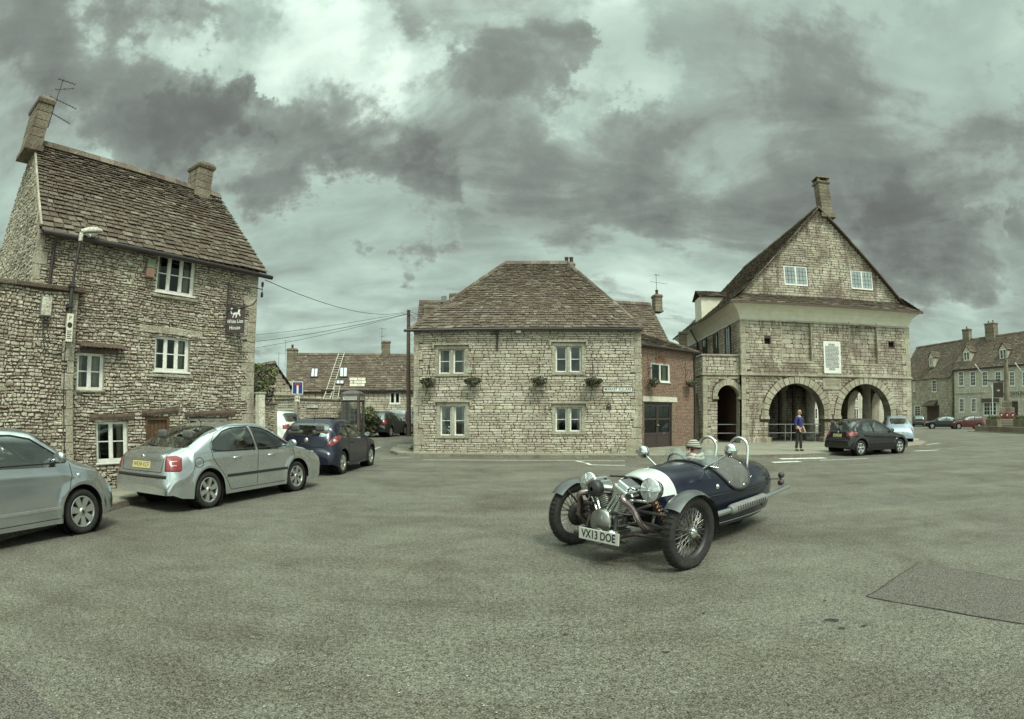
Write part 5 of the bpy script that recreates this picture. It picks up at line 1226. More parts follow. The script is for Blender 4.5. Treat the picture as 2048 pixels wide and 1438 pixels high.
# telephone box
pB = at(706, 828, 28.0); gB = gz(pB.x, pB.y); tb = thing('telephone_box', 'weathered telephone box with domed top at the end of the garden wall', 'telephone box', (pB.x, pB.y, gB - .05), R(-2))
W2 = .47; BH = at(706, 778, 28).z - gB; m = MB()
m.box(-W2, W2, -W2, W2, 0, .14)
for x in (-1, 1):
    for y in (-1, 1): m.box(x * W2 - (.09 if x > 0 else 0), x * W2 + (.09 if x < 0 else 0), y * W2 - (.09 if y > 0 else 0), y * W2 + (.09 if y < 0 else 0), .141, BH - .56)
m.box(-W2 - .02, W2 + .02, -W2 - .02, W2 + .02, BH - .56, BH - .28)
boxm = plain('faded_red_grey_paint', (.085, .072, .062), .6, var=.3); m.build('body', boxm, tb, bevel=.01)
m = MB(); rows = []
for k in range(7):
    a = math.pi / 2 * k / 6; e = W2 * (math.cos(a) * .98 + .02) if k < 6 else .03; z = BH - .26 + .24 * math.sin(a)
    rows.append([(x * min(W2, e * 1.0 + (.02)), y * min(W2, e + .02), z) for x, y in ((-1, -1), (0, -1), (1, -1), (1, 0), (1, 1), (0, 1), (-1, 1), (-1, 0))])
m.grid([[(x, y, BH - .279) for x, y, z in rows[0]]] + rows, 0, False, cu=True); m.build('dome', boxm, tb)
for rz2, nm in ((0, 'door'), (math.pi / 2, 'side_panel'), (-math.pi / 2, 'side_panel')):
    m = MB()
    for x in (-.37, -.26, .0 + .23, .34): m.box(x, x + .03, -W2 + .02, -W2 + .06, .30, BH - .58)
    for k in range(9): m.box(-.37, .37, -W2 + .025, -W2 + .055, .30 + (BH - .9) * k / 8, .325 + (BH - .9) * k / 8)
    m.box(-.37, .37, -W2 + .02, -W2 + .06, .141, .30); d = m.build(nm, boxm, tb, None, (0, 0, rz2))
    g = MB(); g.face([(-.37, -W2 + .04, .3), (.37, -W2 + .04, .3), (.37, -W2 + .04, BH - .58), (-.37, -W2 + .04, BH - .58)]); g.build('pane', M['pane'], d)
    s_ = MB(); s_.box(-.36, .36, -W2 - .03, -W2 - .021, BH - .50, BH - .34); sp = s_.build('name_panel', M['platewhite'], tb, None, (0, 0, rz2)); s_ = MB(); add_text(s_, 'TELEPHONE', (0, -W2 - .033, BH - .42), (1, 0, 0), UZ, .13, 0, .005, .64); s_.build('lettering', M['ink'], sp)
m = MB(); m.box(-.2, .2, .2, .36, .9, 1.7); m.build('telephone', M['black'], tb)
pH = at(738, 850, 31.5); hg = thing('clipped_hedge', 'dark leafy hedge between telephone box and parked dark hatchback', 'hedge', (pH.x, pH.y, gz(pH.x, pH.y)), 0)
m = MB(); leaf_cluster(m, (0, 0, .8), .62, .5, .95, 700, .10); leaf_cluster(m, (.1, -.1, 1.2), .55, .5, .6, 200, .09, 1); m.build('foliage', [M['leaf'], M['leafpale']], hg)
m = MB()
for k in range(6): m.tube([(random.uniform(-.3, .3), 0, 0), (random.uniform(-.5, .5), 0, 1.2)], .02, 5)
m.build('stem', M['bark'], hg)
# small trees behind the tall house
def tree(name, label, p, h, r, n, s, mats=('leaf', 'leafpale'), seed=1):
    random.seed(seed); t = thing(name, label, 'tree', p, 0); m = MB(); m.tube([(0, 0, 0), (.05, 0, h * .3), (0, .1, h * .55), (.1, 0, h * .85)], [.16, .12, .08, .03], 8)
    for k in range(9): a = k * 2.4; z = h * (.35 + .05 * k); m.tube([(0, 0, z), (math.cos(a) * r * .5, math.sin(a) * r * .5, z + h * .12), (math.cos(a) * r * .85, math.sin(a) * r * .85, z + h * .2)], [.05, .03, .01], 5)
    m.build('trunk', M['bark'], t); m = MB()
    for k in range(16):
        a = random.uniform(0, 6.28); q = r * math.sqrt(random.random()) * .8; z = h * random.uniform(.42, .95); leaf_cluster(m, (q * math.cos(a), q * math.sin(a), z), r * .36, r * .36, r * .3, n // 16, s, k % 2)
    m.build('crown', [M[x] for x in mats], t); return t
pT = at(528, 760, 34); tree('garden_tree', 'small leafy tree behind the corner of the tall house', (pT.x, pT.y, .3), at(528, 730, 34).z - .2, 1.1, 2400, .09, seed=3)
# telegraph pole and cables
pP = at(818, 828, 33); zp = at(815, 620, 33).z; tp = thing('telegraph_pole', 'tall wooden telegraph pole beside the pale corner house', 'telegraph pole', (pP.x, pP.y, .25), 0)
m = MB(); m.tube([(0, 0, 0), (-.05, 0, zp * .5), (-.09, 0, zp - .25)], [.14, .12, .10], 12); m.build('shaft', M['beam'], tp)
for k in range(7): m = MB(); z = zp * .42 + k * .55; m.tube([(-.2, 0, z), (.16, 0, z)], .012, 6); m.build('step', M['iron'], tp)
m = MB(); m.box(-.16, .02, -.14, -.09, zp - .6, zp - .3); m.build('terminal_box', M['iron'], tp)
def cable(label, a, b, sag=.4, r=.012):
    t = MB(); t.tube([a.lerp(b, k / 16) - UZ * sag * 4 * (k / 16) * (1 - k / 16) for k in range(17)], r, 5); o = t.build('overhead_cable', M['cable']); tag(o, label, 'cable', 'overhead cables from the telegraph pole'); return o
PT = V((pP.x - .09, pP.y, zp - .05))
cable('cable sloping from the tall house corner down to the pole top', V(FL.w(HL + .15, -.1, 4.95)), PT, .5, .010)
e1 = at(440, 650, 40); cable('uppermost of the level cables running from the pole behind the tall house', V((e1.x, e1.y, at(440, 676, 40).z)), PT - UZ * .1, .25)
cable('middle level cable running from the pole behind the tall house', V((e1.x, e1.y, at(440, 682, 38).z)), PT - UZ * .15, .35, .016)
cable('lowest level cable running from the pole behind the tall house', V((e1.x, e1.y, at(440, 700, 38).z)), PT - UZ * .18, .3)
cable('short cable from the pole to the hipped roof eaves', PT, V(FC.w(2.2, 6, 5.6)), .1); cable('steeper short cable from the pole to the corner house wall', PT - UZ * .1, V(FC.w(.4, 7, 4.9)), .05)

# ================================================================ inn and cottages across the square
fI, LI = frame_px(1907, 2075, 80, 72)
zi = fI.uv(1950, 737)[1]; zrI = fI.uv(1990, 672, 4.2)[1]
iw = []
for a, b in ((1917, 1928), (1940, 1952), (1964, 1976), (1990, 2003), (2018, 2030), (2044, 2056)): iw.append(('u', fI.rect(a, 742, b, 773)))
for a, b in ((1918, 1929), (1942, 1953)): iw.append(('l', fI.rect(a, 796, b, 825)))
iw.append(('b', fI.rect(1967, 804, 1994, 832)))
dI = fI.rect(2023, 803, 2036, 850)
inn = far_house('inn', 'pale stone inn with white sash windows and dormers across the square', fI, LI, 8.4, -.2, zi, zrI, 'palestone', [('r', *r, .3, 1) for k, r in iw] + [('r', dI[0], dI[1], -.1, dI[3], .3, 1)])
for k, r in iw: window(inn, r[0], 0, r[2], r[1] - r[0], r[3] - r[2], lights=2 if k == 'b' else 1, rows=4 if k != 'b' else 3, cols=3 if k != 'b' else 2, fw=.14, bar=.05, mul=.12, recess=-.04, sill=.05)
m = MB(); m.box(0, dI[1] - dI[0], .05, .12, 0, dI[3] + .1); m.build('door', M['darkwood'], inn, (dI[0], 0, -.1))
m = MB(); x0, x1, z0, z1 = fI.rect(1965, 797, 1998, 804); m.box(x0, x1, -.35, 0, z0, z1); m.build('bay_hood', M['tile'], inn)
m = MB(); x0, x1, z0, z1 = fI.rect(2014, 782, 2062, 793); m.box(x0, x1, -.06, 0, z0, z1); sb = m.build('name_board', M['ashlar'], inn); m = MB(); add_text(m, 'CROWN INN', (x0 + (x1 - x0) * .36, -.065, (z0 + z1) / 2), (1, 0, 0), UZ, .62, 0, .015, (x1 - x0) * 1.0); m.build('lettering', M['darkwood'], sb)
m = MB(); x0, x1, z0, z1 = fI.rect(1909, 786, 1970, 788); m.box(x0, x1, -.06, 0, z0, z1); m.build('string_course', M['ashlar'], inn)
m = MB(); m.box(.0, LI, -.25, -.02, zi - .16, zi + .02); m.build('eaves_board', M['iron'], inn)
m = MB(); x = fI.uv(1906, 800)[0]; m.tube([(x + .2, -.12, zi), (x + .2, -.12, 0)], .07, 8); m.build('downpipe', M['iron'], inn)
def dormer(par, fr, px, pyt, pyb, wpx, zi, zr, D, dep):
    c = fr.uv(px, pyb, dep)[0]; zb_ = fr.uv(px, pyb, dep)[1]; zt = fr.uv(px, pyt, dep)[1]; w = wpx; d = MB(); zw = zb_ + (zt - zb_) * .62
    d.box(c - w / 2, c + w / 2, dep, dep + 1.6, zb_ - .2, zw); do = d.build('dormer', M['ashlar'], par)
    d = MB(); d.prism([(c - w / 2 - .02, zw), (c + w / 2 + .02, zw), (c, zt)], (0, dep - .02, 0), (1, 0, 0), UZ, (0, .2, 0)); d.build('dormer_gable', M['palestone'], do)
    d = MB(); slope(d, (c - w / 2 - .12, dep + 2.4, zw - .06), (c - w / 2 - .12, dep - .12, zw - .06), (c, dep - .12, zt + .06), (c, dep + 2.6, zt + .06), .3, .25); slope(d, (c + w / 2 + .12, dep - .12, zw - .06), (c + w / 2 + .12, dep + 2.4, zw - .06), (c, dep + 2.6, zt + .06), (c, dep - .12, zt + .06), .3, .25); d.build('dormer_roof', [M['tile'], M['mortar']], do)
    window(do, c - w * .42, dep, zb_ + .05, w * .84, zw - zb_ - .05, lights=2, rows=2, fw=.10, mul=.09, recess=-.05)
dormer(inn, fI, 1934, 692, 722, 1.32, zi, zrI, 8.4, .9); dormer(inn, fI, 2007, 686, 719, 1.32, zi, zrI, 8.4, .9)
a_ = fI.rect(1973, 634, 1991, 676, 4.2); chimney(inn, a_[0], a_[1], 3.7, 4.8, zrI - .8, fI.uv(1982, 646, 4.2)[1], .09, 2, 'hall')
a_ = fI.rect(1928, 654, 1941, 690, 4.2); chimney(inn, a_[0], a_[1], 3.8, 4.6, zrI - 2.0, fI.uv(1934, 658, 4.2)[1], .08, 1, 'hall')
for px0, py0, px1, py1, lb in ((1951, 730, 1965, 749, 'white flagpole slanting from the inn wall over the third window'), (2031, 727, 2046, 747, 'white flagpole slanting from the inn wall above the name board')):
    p1 = fI.uv(px1, py1); p0 = fI.uv(px0, py0, -1.3); o = fI.w(p1[0], 0, p1[1]); t = thing('flagpole', lb, 'flagpole', o, fI.rz, 'flagpoles on the inn')
    m = MB(); tip = V((p0[0] - p1[0], -1.3, p0[1] - p1[1])); m.tube([(0, 0, 0), tip], .06, 8); m.build('shaft', M['white'], t); m = MB(); m.ball(tip, .10); m.build('finial', M['white'], t)
fC2, LC2 = frame_px(1800, 1904, 92, 83)
zc_ = fC2.uv(1860, 755)[1]; zcr = fC2.uv(1870, 689, 4)[1]
cwn = [fC2.rect(1864, 760, 1873, 784), fC2.rect(1826, 762, 1830, 784), fC2.rect(1829, 811, 1841, 832)]
cot = far_house('stone_cottage', 'rubble stone cottage with one dormer joined to the inn', fC2, LC2, 8, -.2, zc_, zcr, 'coursed', [('r', *r, .3, 1) for r in cwn], verge=.0)
for r in cwn: window(cot, r[0], 0, r[2], r[1] - r[0], r[3] - r[2], lights=1, rows=4, cols=2, fw=.11, bar=.05, recess=-.03, sill=.05)
dormer(cot, fC2, 1863, 703, 732, 1.0, zc_, zcr, 8, .9)
x0, x1, z0, z1 = fC2.rect(1853, 801, 1880, 835); m = MB(); m.box(x0 + .2, x1 - .2, -.06, .0, -.1, z1 - .6); dd = m.build('double_door', M['beam'], cot)
m = MB(); slope(m, (x0, -1.2, z1 - .75), (x1, -1.2, z1 - .75), (x1 - .5, 0, z1), (x0 + .5, 0, z1), .25, .2); m.box(x0 + .05, x1 - .05, -1.1, 0, z1 - .85, z1 - .77); m.build('door_hood', [M['tile'], M['mortar']], dd)
# war memorial with wreaths and planters
pm = at(2014, 850, 58); me_ = thing('memorial_cross', 'tall stone memorial cross on a stepped base before the inn', 'memorial', (pm.x, pm.y, 0), R(40))
pmz = lambda y: at(2014, y, 58).z
m = MB(); m.box(-.30, .30, -.30, .30, pmz(803), pmz(803) + .12); m.tube([(0, 0, pmz(803) + .12), (0, 0, pmz(720))], [.32, .20], 8); m.build('shaft', M['stack'], me_)
m = MB(); m.box(-.42, .42, -.10, .10, pmz(722), pmz(715)); m.box(-.12, .12, -.10, .10, pmz(722), pmz(706)); m.build('cross_head', M['stack'], me_, bevel=.03)
m = MB()
for w, za, zb in ((3.2, -.1, pmz(848)), (2.4, pmz(848), pmz(838)), (1.5, pmz(838), pmz(815)), (1.0, pmz(815), pmz(803))): m.box(-w / 2 * 1.0, w / 2, -w / 2, w / 2, za + .003, zb)
m.build('stepped_base', M['stack'], me_, bevel=.05)
for k, dx_ in enumerate((-.58, 0.0, .58)):
    o = me_.location + Matrix.Rotation(R(-50), 3, 'Z') @ V((dx_, -.95, 0)); t = thing('wreath', ['red poppy wreath at the end nearest the inn door sign', 'middle red poppy wreath on the memorial steps', 'red poppy wreath at the far end of the memorial steps'][k], 'wreath', (o.x, o.y, pmz(830)), R(-50), 'poppy wreaths at the memorial')
    m = MB(); rows = [[((.20 + .07 * math.cos(b)) * math.cos(a), .06 * math.sin(b) * .8, (.20 + .07 * math.cos(b)) * math.sin(a)) for b in [j * math.pi / 4 for j in range(8)]] for a in [i * math.pi / 9 for i in range(18)]]
    m.grid(rows, 0, True, cu=True, cv=True); m.build('ring', M['poppy'], t); m = MB(); m.lathe([(.08, 0), (.06, .02)], 12, (0, -.02, 0), (0, -1, 0), caps=True); m.build('centre_badge', M['white'], t)
fM, LM = frame_px(1968, 2090, 57, 51)
for k, (a, b, lb) in enumerate(((1971, 1994, 'low stone planter with clipped plants on the near side of the memorial'), (2026, 2060, 'low stone planter with bushy plants beyond the memorial'))):
    x0 = fM.uv(a, 845)[0]; x1 = fM.uv(b, 845)[0]; z1 = fM.uv(a, 838)[1]; t = thing('planter', lb, 'planter', fM.w(x0, 0, 0), fM.rz, 'stone planters round the memorial'); L3 = x1 - x0
    m = MB(); m.box(0, L3, 0, .7, .0, z1); m.build('trough', M['stack'], t, bevel=.02); m = MB()
    for j in range(int(L3 / .28)): leaf_cluster(m, (.2 + j * .28, .35, z1 + .12), .2, .25, .22, 70, .08, j % 2)
    m.build('plants', [M['leaf'], M['leafpale']], t)
m = MB(); t = thing('memorial_kerb_wall', 'low stone wall round the memorial island', 'wall', fM.w(-.3, -1.0, 0), fM.rz); m.box(0, LM, 0, .4, -.05, fM.uv(1980, 852, -1)[1] - .02); m.build('stonework', M['stack'], t, bevel=.03)
m = MB(); m.box(-.8, LM, -1.4, 0, -.05, .07); tag(m.build('memorial_pavement', mF, None, fM.w(0, 0, 0), (0, 0, fM.rz)), None, None, kind='structure')
# inn sign
pI = at(1985, 850, 60); si = thing('inn_sign', 'dark hanging inn sign with small crown on a white bracketed post', 'sign', (pI.x, pI.y, 0), R(-50)); iz = lambda y: at(1985, y, 60).z
m = MB(); m.tube([(-.0, 0, 0), (0, 0, iz(768))], .05, 8); m.tube([(-.55, 0, iz(760)), (-.2, 0, iz(766)), (0, 0, iz(778))], .03, 6); m.build('post', M['white'], si)
m = MB(); m.bar((-.95, 0, iz(761)), (1.25, 0, iz(763)), .12, .12); 
for k in range(6): m.tube([(.1 + k * .12, 0, iz(763)), (.05 + k * .14, 0, iz(763) + .28 - .03 * abs(k - 3))], .02, 5)
m.build('bracket', M['darkwood'], si)
m = MB(); m.box(.12, 1.18, -.05, .05, iz(795), iz(765)); sbd = m.build('sign_panel', M['darkwood'], si, bevel=.01)
m = MB(); cx_, cz_ = .65, iz(781); m.face([(cx_ + a, -.056, cz_ + b) for a, b in ((-.14, -.08), (.14, -.08), (.18, .12), (.08, .02), (0, .14), (-.08, .02), (-.18, .12))]); m.build('crown_emblem', M['yellow'], sbd)

# terrace closing the view behind the hall
fT, LT = frame_px(1560, 1800, 74, 92)
th_ = []
for k in range(3):
    f_ = Frame(*fT.w(LT * k / 3, 0, 0)[:2], fT.az); zt = 5.6 + .5 * (k % 2); Lh = LT / 3 - .02
    hs2 = [('r', x, x + 1.0, z, z + 1.5, .3, 1) for x in (1.4, 4.4, Lh - 2.6) for z in (.9, 3.4)]
    h = far_house('terrace_house', ['stone terrace house seen through the hall arch by the person', 'stone terrace house seen over the black hatchback through the hall arch', 'stone terrace house hidden mostly behind the hall corner'][k], f_, Lh, 8, -.2, zt, zt + 3.6, 'palestone', hs2)
    for q in hs2: window(h, q[1], 0, q[3], 1.0, 1.5, lights=2, rows=3, fw=.1, mul=.1, recess=-.02, sill=.05)
# ================================================================ parked cars
random.seed(21)
def interp(tab, x):
    if x <= tab[0][0]: return tab[0][1]
    for (a, b), (c, d) in zip(tab, tab[1:]):
        if x <= c: return b + (d - b) * ((x - a) / (c - a) if c > a else 0)
    return tab[-1][1]
def smooth_poly(tab, n=3):
    p = [V((a, b)) for a, b in tab]
    for _ in range(n):
        q = [p[0]]
        for a, b in zip(p, p[1:]): q += [a.lerp(b, .25), a.lerp(b, .75)]
        q.append(p[-1]); p = q
    return [(a.x, a.y) for a in p]
def inpoly(x, y, poly):
    c = False; n = len(poly)
    for i in range(n):
        x1, y1 = poly[i]; x2, y2 = poly[i - 1]
        if (y1 > y) != (y2 > y) and x < (x2 - x1) * (y - y1) / (y2 - y1) + x1: c = not c
    return c
class Car:
    """x runs from the tail (0) to the nose (L); y to the car's left; z up. The thing's empty sits under the rear axle."""
    def __init__(s, sp):
        s.sp = sp; s.L, s.W = sp['L'], sp['W']; s.top = smooth_poly(sp['top'], 2); s.r = sp['r']; s.ax = (sp['ro'], sp['ro'] + sp['wb'])
    def zb(s, x):
        z = interp(s.sp.get('low', [(0, .34), (.25, .24), (.6, .20), (s.L - .6, .20), (s.L - .25, .22), (s.L, .30)]), x)
        if x < .3: z = min(z, .30)
        for a in s.ax:
            R_ = s.r + .065; d = abs(x - a)
            if d < R_: z = max(z, s.r + math.sqrt(R_ * R_ - d * d) - .0)
        return z
    def hw(s, x):
        L = s.L; w = s.W / 2; k = 1.0
        fr = s.sp.get('fr', .75); rr_ = s.sp.get('rr', .42); fi = s.sp.get('fi', .24); ri = s.sp.get('ri', .21)
        if x > L - fr: k -= (fi + .06) * (1 - math.sqrt(max(0, 1 - ((x - L + fr) / fr) ** 2)))
        if x < rr_: k -= ri * (1 - math.sqrt(max(0, 1 - ((rr_ - x) / rr_) ** 2)))
        return w * k
    def sec(s, x, zt, nl, nu):
        zb = s.zb(x); zs = interp(s.sp['belt'], x); zs = min(zs, zb + (zt - zb) * (.45 + .33 * sm(x / .9))); w = s.hw(x)
        c = sm((zt - zs - .12) / .30); q = 2.3 + 3.2 * c; k = .05 + s.sp.get('tum', .17) * c
        pts = []
        for i in range(nl):
            t = i / nl; z = zb + (zs - zb) * t; e = (z - .50) / .45
            y = w * (1 - .055 * max(0, -e) ** 1.6 - .028 * max(0, e) ** 2) + s.sp.get('waist', .012) * math.exp(-((z - zs + .10) / .05) ** 2)
            for a in s.ax:
                d = math.hypot(x - a, z - s.r); y += .022 * math.exp(-((d - s.r - .10) / .05) ** 2)
            pts.append(V((x, y, z)))
        e = (zs - .50) / .45; ws = w * (1 - .028 * max(0, e) ** 2)
        for i in range(nu + 1):
            a = math.pi / 2 * i / nu; tau = math.sin(a) ** (2 / q); yy = ws * (1 - k * tau) * (max(0, math.cos(a)) ** (2 / q)); pts.append(V((x, yy, zs + (zt - zs) * tau)))
        return pts
    def build(s, name, label, paint_m, loc, heading, group=None, detail=2):
        sp = s.sp; t = thing(name, label, 'car', loc, 0, group); t.rotation_euler = (0, 0, R(90 - heading)); s.t = t
        xr = s.ax[0]; off = V((-xr, 0, 0))
        nl, nu = (12, 26) if detail > 1 else (8, 16); step = .028 if detail > 1 else .05
        # stations by arc length of the top profile
        st = []; 
        for (a, b), (c, d) in zip(s.top, s.top[1:]):
            l = math.hypot(c - a, d - b); n = max(1, int(math.ceil(l / step)))
            for k in range(n): st.append((a + (c - a) * k / n, b + (d - b) * k / n))
        st.append(s.top[-1])
        rows = [s.sec(x, z, nl, nu) for x, z in st]
        full = [[p for p in r] + [V((p.x, -p.y, p.z)) for p in r[-2::-1]] for r in rows]
        sides = sp['win']; body = MB(); gl = {'side_window': MB(), 'windscreen': MB(), 'rear_window': MB()}
        allv = [p for r in full for p in r]; nc = len(full[0]); fl = []; 
        ws0, ws1, wsw = sp['ws']; rw = sp['rw']
        for i in range(len(full) - 1):
            for j in range(nc - 1):
                a, b, c, d = i * nc + j, i * nc + j + 1, (i + 1) * nc + j + 1, (i + 1) * nc + j
                m = (allv[a] + allv[b] + allv[c] + allv[d]) / 4; n = (allv[c] - allv[a]).cross(allv[d] - allv[b])
                if n.length < 1e-9: continue
                n.normalize(); n = n if n.dot(V((0, m.y, m.z - .6))) > 0 else -n
                key = None
                if abs(n.y) > .55 and any(inpoly(m.x, m.z, w) for w in sides): key = 'side_window'
                elif ws0 < m.x < ws1 and abs(m.y) < wsw * s.W / 2 - .25 * (m.x - ws0) * 0 and n.x > .15 and abs(n.y) < .62: key = 'windscreen'
                elif rw[0] < m.x < rw[1] and rw[3] < m.z < rw[4] and abs(m.y) < rw[2] * s.W / 2 and n.x < -.12 and abs(n.y) < .62: key = 'rear_window'
                fl.append(((a, b, c, d), key))
        s.bvh = BVHTree.FromPolygons([tuple(p) for p in allv], [f for f, k in fl])
        def emit(mb, fs):
            mp = {}; 
            for f in fs:
                for v in f:
                    if v not in mp: mp[v] = len(mb.v); mb.v.append(tuple(allv[v] + off))
                mb.addf([mp[v] for v in f], 0, True)
        emit(body, [f for f, k in fl if k is None])
        # close nose and tail
        body.face([p + off for p in full[0]], 0); body.face([p + off for p in full[-1]][::-1], 0)
        s.body = body.build('body', paint_m, t)
        for k, mb in gl.items():
            emit(mb, [f for f, kk in fl if kk == k])
            if not mb.f: continue
            if k == 'side_window' and detail > 1:
                for sgn in (1, -1):
                    g2 = MB(); ii = [f for f, kk in fl if kk == k and allv[f[0]].y * sgn > 0]; emit(g2, ii); g2.build(k, M['carglass'], t)
            else: mb.build(k, M['carglass'], t)
        s.off = off; s.detail = detail
        # inside and under
        u = MB(); zf = .24
        u.box(.35, s.L - .35, -s.W / 2 + .26, s.W / 2 - .26, zf, .40); u.box(.30, sp['ws'][0] - .35, -s.W / 2 + .16, s.W / 2 - .16, .42, .58); u.box(sp['ws'][1] - .75, s.L - .5, -s.W / 2 + .2, s.W / 2 - .2, .42, .62)
        for a in s.ax:
            for sg in (-1, 1): u.lathe([(s.r + .06, 0), (s.r + .055, .26), (.05, .26)], 20, (a, sg * (s.W / 2 - .035), s.r), (0, -sg, 0))
        u.xf(Matrix.Translation(off)); u.build('underbody', M['black'], t)
        if sp.get('seats', True) and detail > 1:
            q = MB(); x0 = sp['ws'][0]; 
            for sg in (-1, 1):
                for xs_ in (x0 - .95, x0 - 1.85):
                    q = MB(); q.obox((xs_, sg * .36, .88), (.14, .46, .62), Matrix.Rotation(R(-14), 3, 'Y')); q.obox((xs_ - .12, sg * .36, 1.24), (.09, .25, .17), Matrix.Rotation(R(-10), 3, 'Y')); q.box(xs_ - .02, xs_ + .45, sg * .36 - .23, sg * .36 + .23, .52, .64); q.xf(Matrix.Translation(off)); q.build('seat', M['fabric'], t, bevel=.05)
            q = MB(); q.box(x0 - .28, x0 + .30, -s.W / 2 + .18, s.W / 2 - .18, .70, interp(sp['belt'], x0) - .02); q.xf(Matrix.Translation(off)); q.build('dashboard', M['trim'], t, bevel=.03)
            q = MB(); q.tube([(x0 - .45 + .06 * math.sin(a), -.36 + .18 * math.cos(a), .93 + .17 * math.sin(a)) for a in [k * .4488 for k in range(14)]], .015, 6, closed=True); q.tube([(x0 - .45, -.36, .93), (x0 - .2, -.36, .85)], .025, 6); q.xf(Matrix.Translation(off)); q.build('steering_wheel', M['trim'], t)
        s.wheels()
        return t
    def wheels(s):
        sp = s.sp; r = s.r; n = sp.get('spokes', 6); mt = sp.get('wheel_m', 'alloy'); rim = r * sp.get('rimk', .66)
        for a in s.ax:
            for sg in (-1, 1):
                y0 = sg * (s.W / 2 - .015); o = V((a, y0, r)) + s.off; ax = (0, -sg, 0)
                tm = MB(); tm.lathe([(rim * .97, .03), (rim * 1.02, .012), (r * .86, .0), (r * .955, .012), (r, .045), (r, .155), (r * .95, .19), (rim, .19)], 36, o, ax)
                steer = sp.get('steer', 0) if a == s.ax[1] else 0
                w = tm.build('wheel', M['rubber'], s.t)
                q = MB(); q.lathe([(rim * 1.0, .028), (rim * .985, .015), (rim * .92, .02), (rim * .90, .10), (.06, .11), (.0, .11)], 32, o, ax, 1)
                q.lathe([(rim * 1.0, .028), (rim * .985, .012), (rim * .90, .018), (rim * .885, .06)], 32, o, ax, 0)
                e1 = V((1, 0, 0)); e2 = V((0, 0, 1)); axv = V(ax)
                if n:
                    for k in range(n):
                        th = 2 * math.pi * (k + .25) / n; d = e1 * math.cos(th) + e2 * math.sin(th); p = e1 * -math.sin(th) + e2 * math.cos(th); hw0, hw1 = sp.get('spw', (.03, .036))
                        A = [o + d * (rim * .14) + p * hw0, o + d * (rim * .14) - p * hw0, o + d * (rim * .93) - p * hw1, o + d * (rim * .93) + p * hw1]
                        F = [A[0] + axv * .028, A[1] + axv * .028, A[2] + axv * .016, A[3] + axv * .016]; B = [x + axv * .085 for x in A]
                        i = q.idx(F + B); q.addf((i, i + 1, i + 2, i + 3), 0)
                        for j in range(4): q.addf((i + j, i + 4 + j, i + 4 + (j + 1) % 4, i + (j + 1) % 4), 0)
                q.lathe([(.0, .012), (.03, .012), (rim * .26, .025), (rim * .27, .06)], 16, o, ax, 0); q.lathe([(.0, .008), (.022, .0085), (.026, .013)], 12, o, ax, 1)
                q.build('rim', [M[mt], M['trim']], w)
    # -------- overlays projected on the bodywork
    def side(s, pts, sg=-1, lift=.004):
        out = []
        for x, z in pts:
            h = s.bvh.ray_cast(V((x, sg * 3, z)), V((0, -sg, 0)))
            if h[0] is not None: out.append(h[0] + V((0, sg * lift, 0)) + s.off)
        return out
    def rear(s, pts, lift=.005, front=False):
        out = []
        for y, z in pts:
            h = s.bvh.ray_cast(V((s.L + 3 if front else -3, y, z)), V((-1 if front else 1, 0, 0)))
            if h[0] is not None: out.append(h[0] + V((lift if front else -lift, 0, 0)) + s.off)
        return out
    def seam(s, mb, pts, sg=-1, r=.0045, n=10, lift=.0005):
        P = []
        for (a, b), (c, d) in zip(pts, pts[1:]): P += [(a + (c - a) * k / n, b + (d - b) * k / n) for k in range(n)]
        P.append(pts[-1]); q = s.side(P, sg, lift)
        if len(q) > 2: mb.tube(q, r, 5)
    def patch(s, poly, ang=0, sg=-1, lift=.006, rings=5, m=6):
        """poly in (u, z): u runs sideways seen along the casting direction; ang 0 = from behind, 90 = from the side, 180 = from the front"""
        a = R(ang); d = V((math.cos(a), -sg * math.sin(a), 0)); uu = V((-sg * 0 + math.sin(a) * 1.0, sg * math.cos(a), 0))
        P = []
        n = len(poly)
        for i in range(n):
            p, q = poly[i], poly[(i + 1) % n]; P += [(p[0] + (q[0] - p[0]) * k / m, p[1] + (q[1] - p[1]) * k / m) for k in range(m)]
        cx = sum(p[0] for p in P) / len(P); cz = sum(p[1] for p in P) / len(P)
        base = V((s.L if ang > 100 else 0, sg * s.W / 2 * .94, 0)); rows = []
        for k in range(rings + 1):
            f = 1 - k / rings if k < rings else .02; row = []
            for u_, z_ in P:
                w = uu * (cx + (u_ - cx) * f) + V((0, 0, cz + (z_ - cz) * f)); o_ = base + w - d * 5
                h = s.bvh.ray_cast(o_, d)
                if h[0] is None: row.append(None)
                else: row.append(h[0] - d * (lift if k else lift * .2) + s.off)
            if any(r is None for r in row):
                g = [r for r in row if r is not None]
                if not g: return MB()
                last = g[0]; row2 = []
                for r in row:
                    if r is not None: last = r
                    row2.append(last)
                row = row2
            rows.append(row)
        edge = [p + d * (lift + .02) for p in rows[0]]
        mb = MB(); mb.grid([edge, rows[0]] + rows[1:], 0, True, cu=True)
        return mb
    def dress(s, plate=None, plate_y=0, plate_z=.62, plate_w=.52, rear_col='yellow', seams=(), strip=None, handles=(), lamps=(), mirror=None, head=None, trim_m='trim', extra=None):
        sp = s.sp; t = s.t; sgs = (-1, 1)
        for w in sp['win']:
            for sg in sgs:
                P = []; q = MB()
                for i in range(len(w)):
                    a, b = w[i], w[(i + 1) % len(w)]; P += [(a[0] + (b[0] - a[0]) * k / 8, a[1] + (b[1] - a[1]) * k / 8) for k in range(8)]
                pts = s.side(P, sg, .001)
                if len(pts) > 4: q.tube(pts, .013 if s.detail > 1 else .02, 5, closed=True); q.build('window_seal', M['trim'], t)
        if seams:
            for sm_ in seams:
                for sg in sgs: q = MB(); s.seam(q, sm_, sg); q.f and q.build('door_seam', M['black'], t)
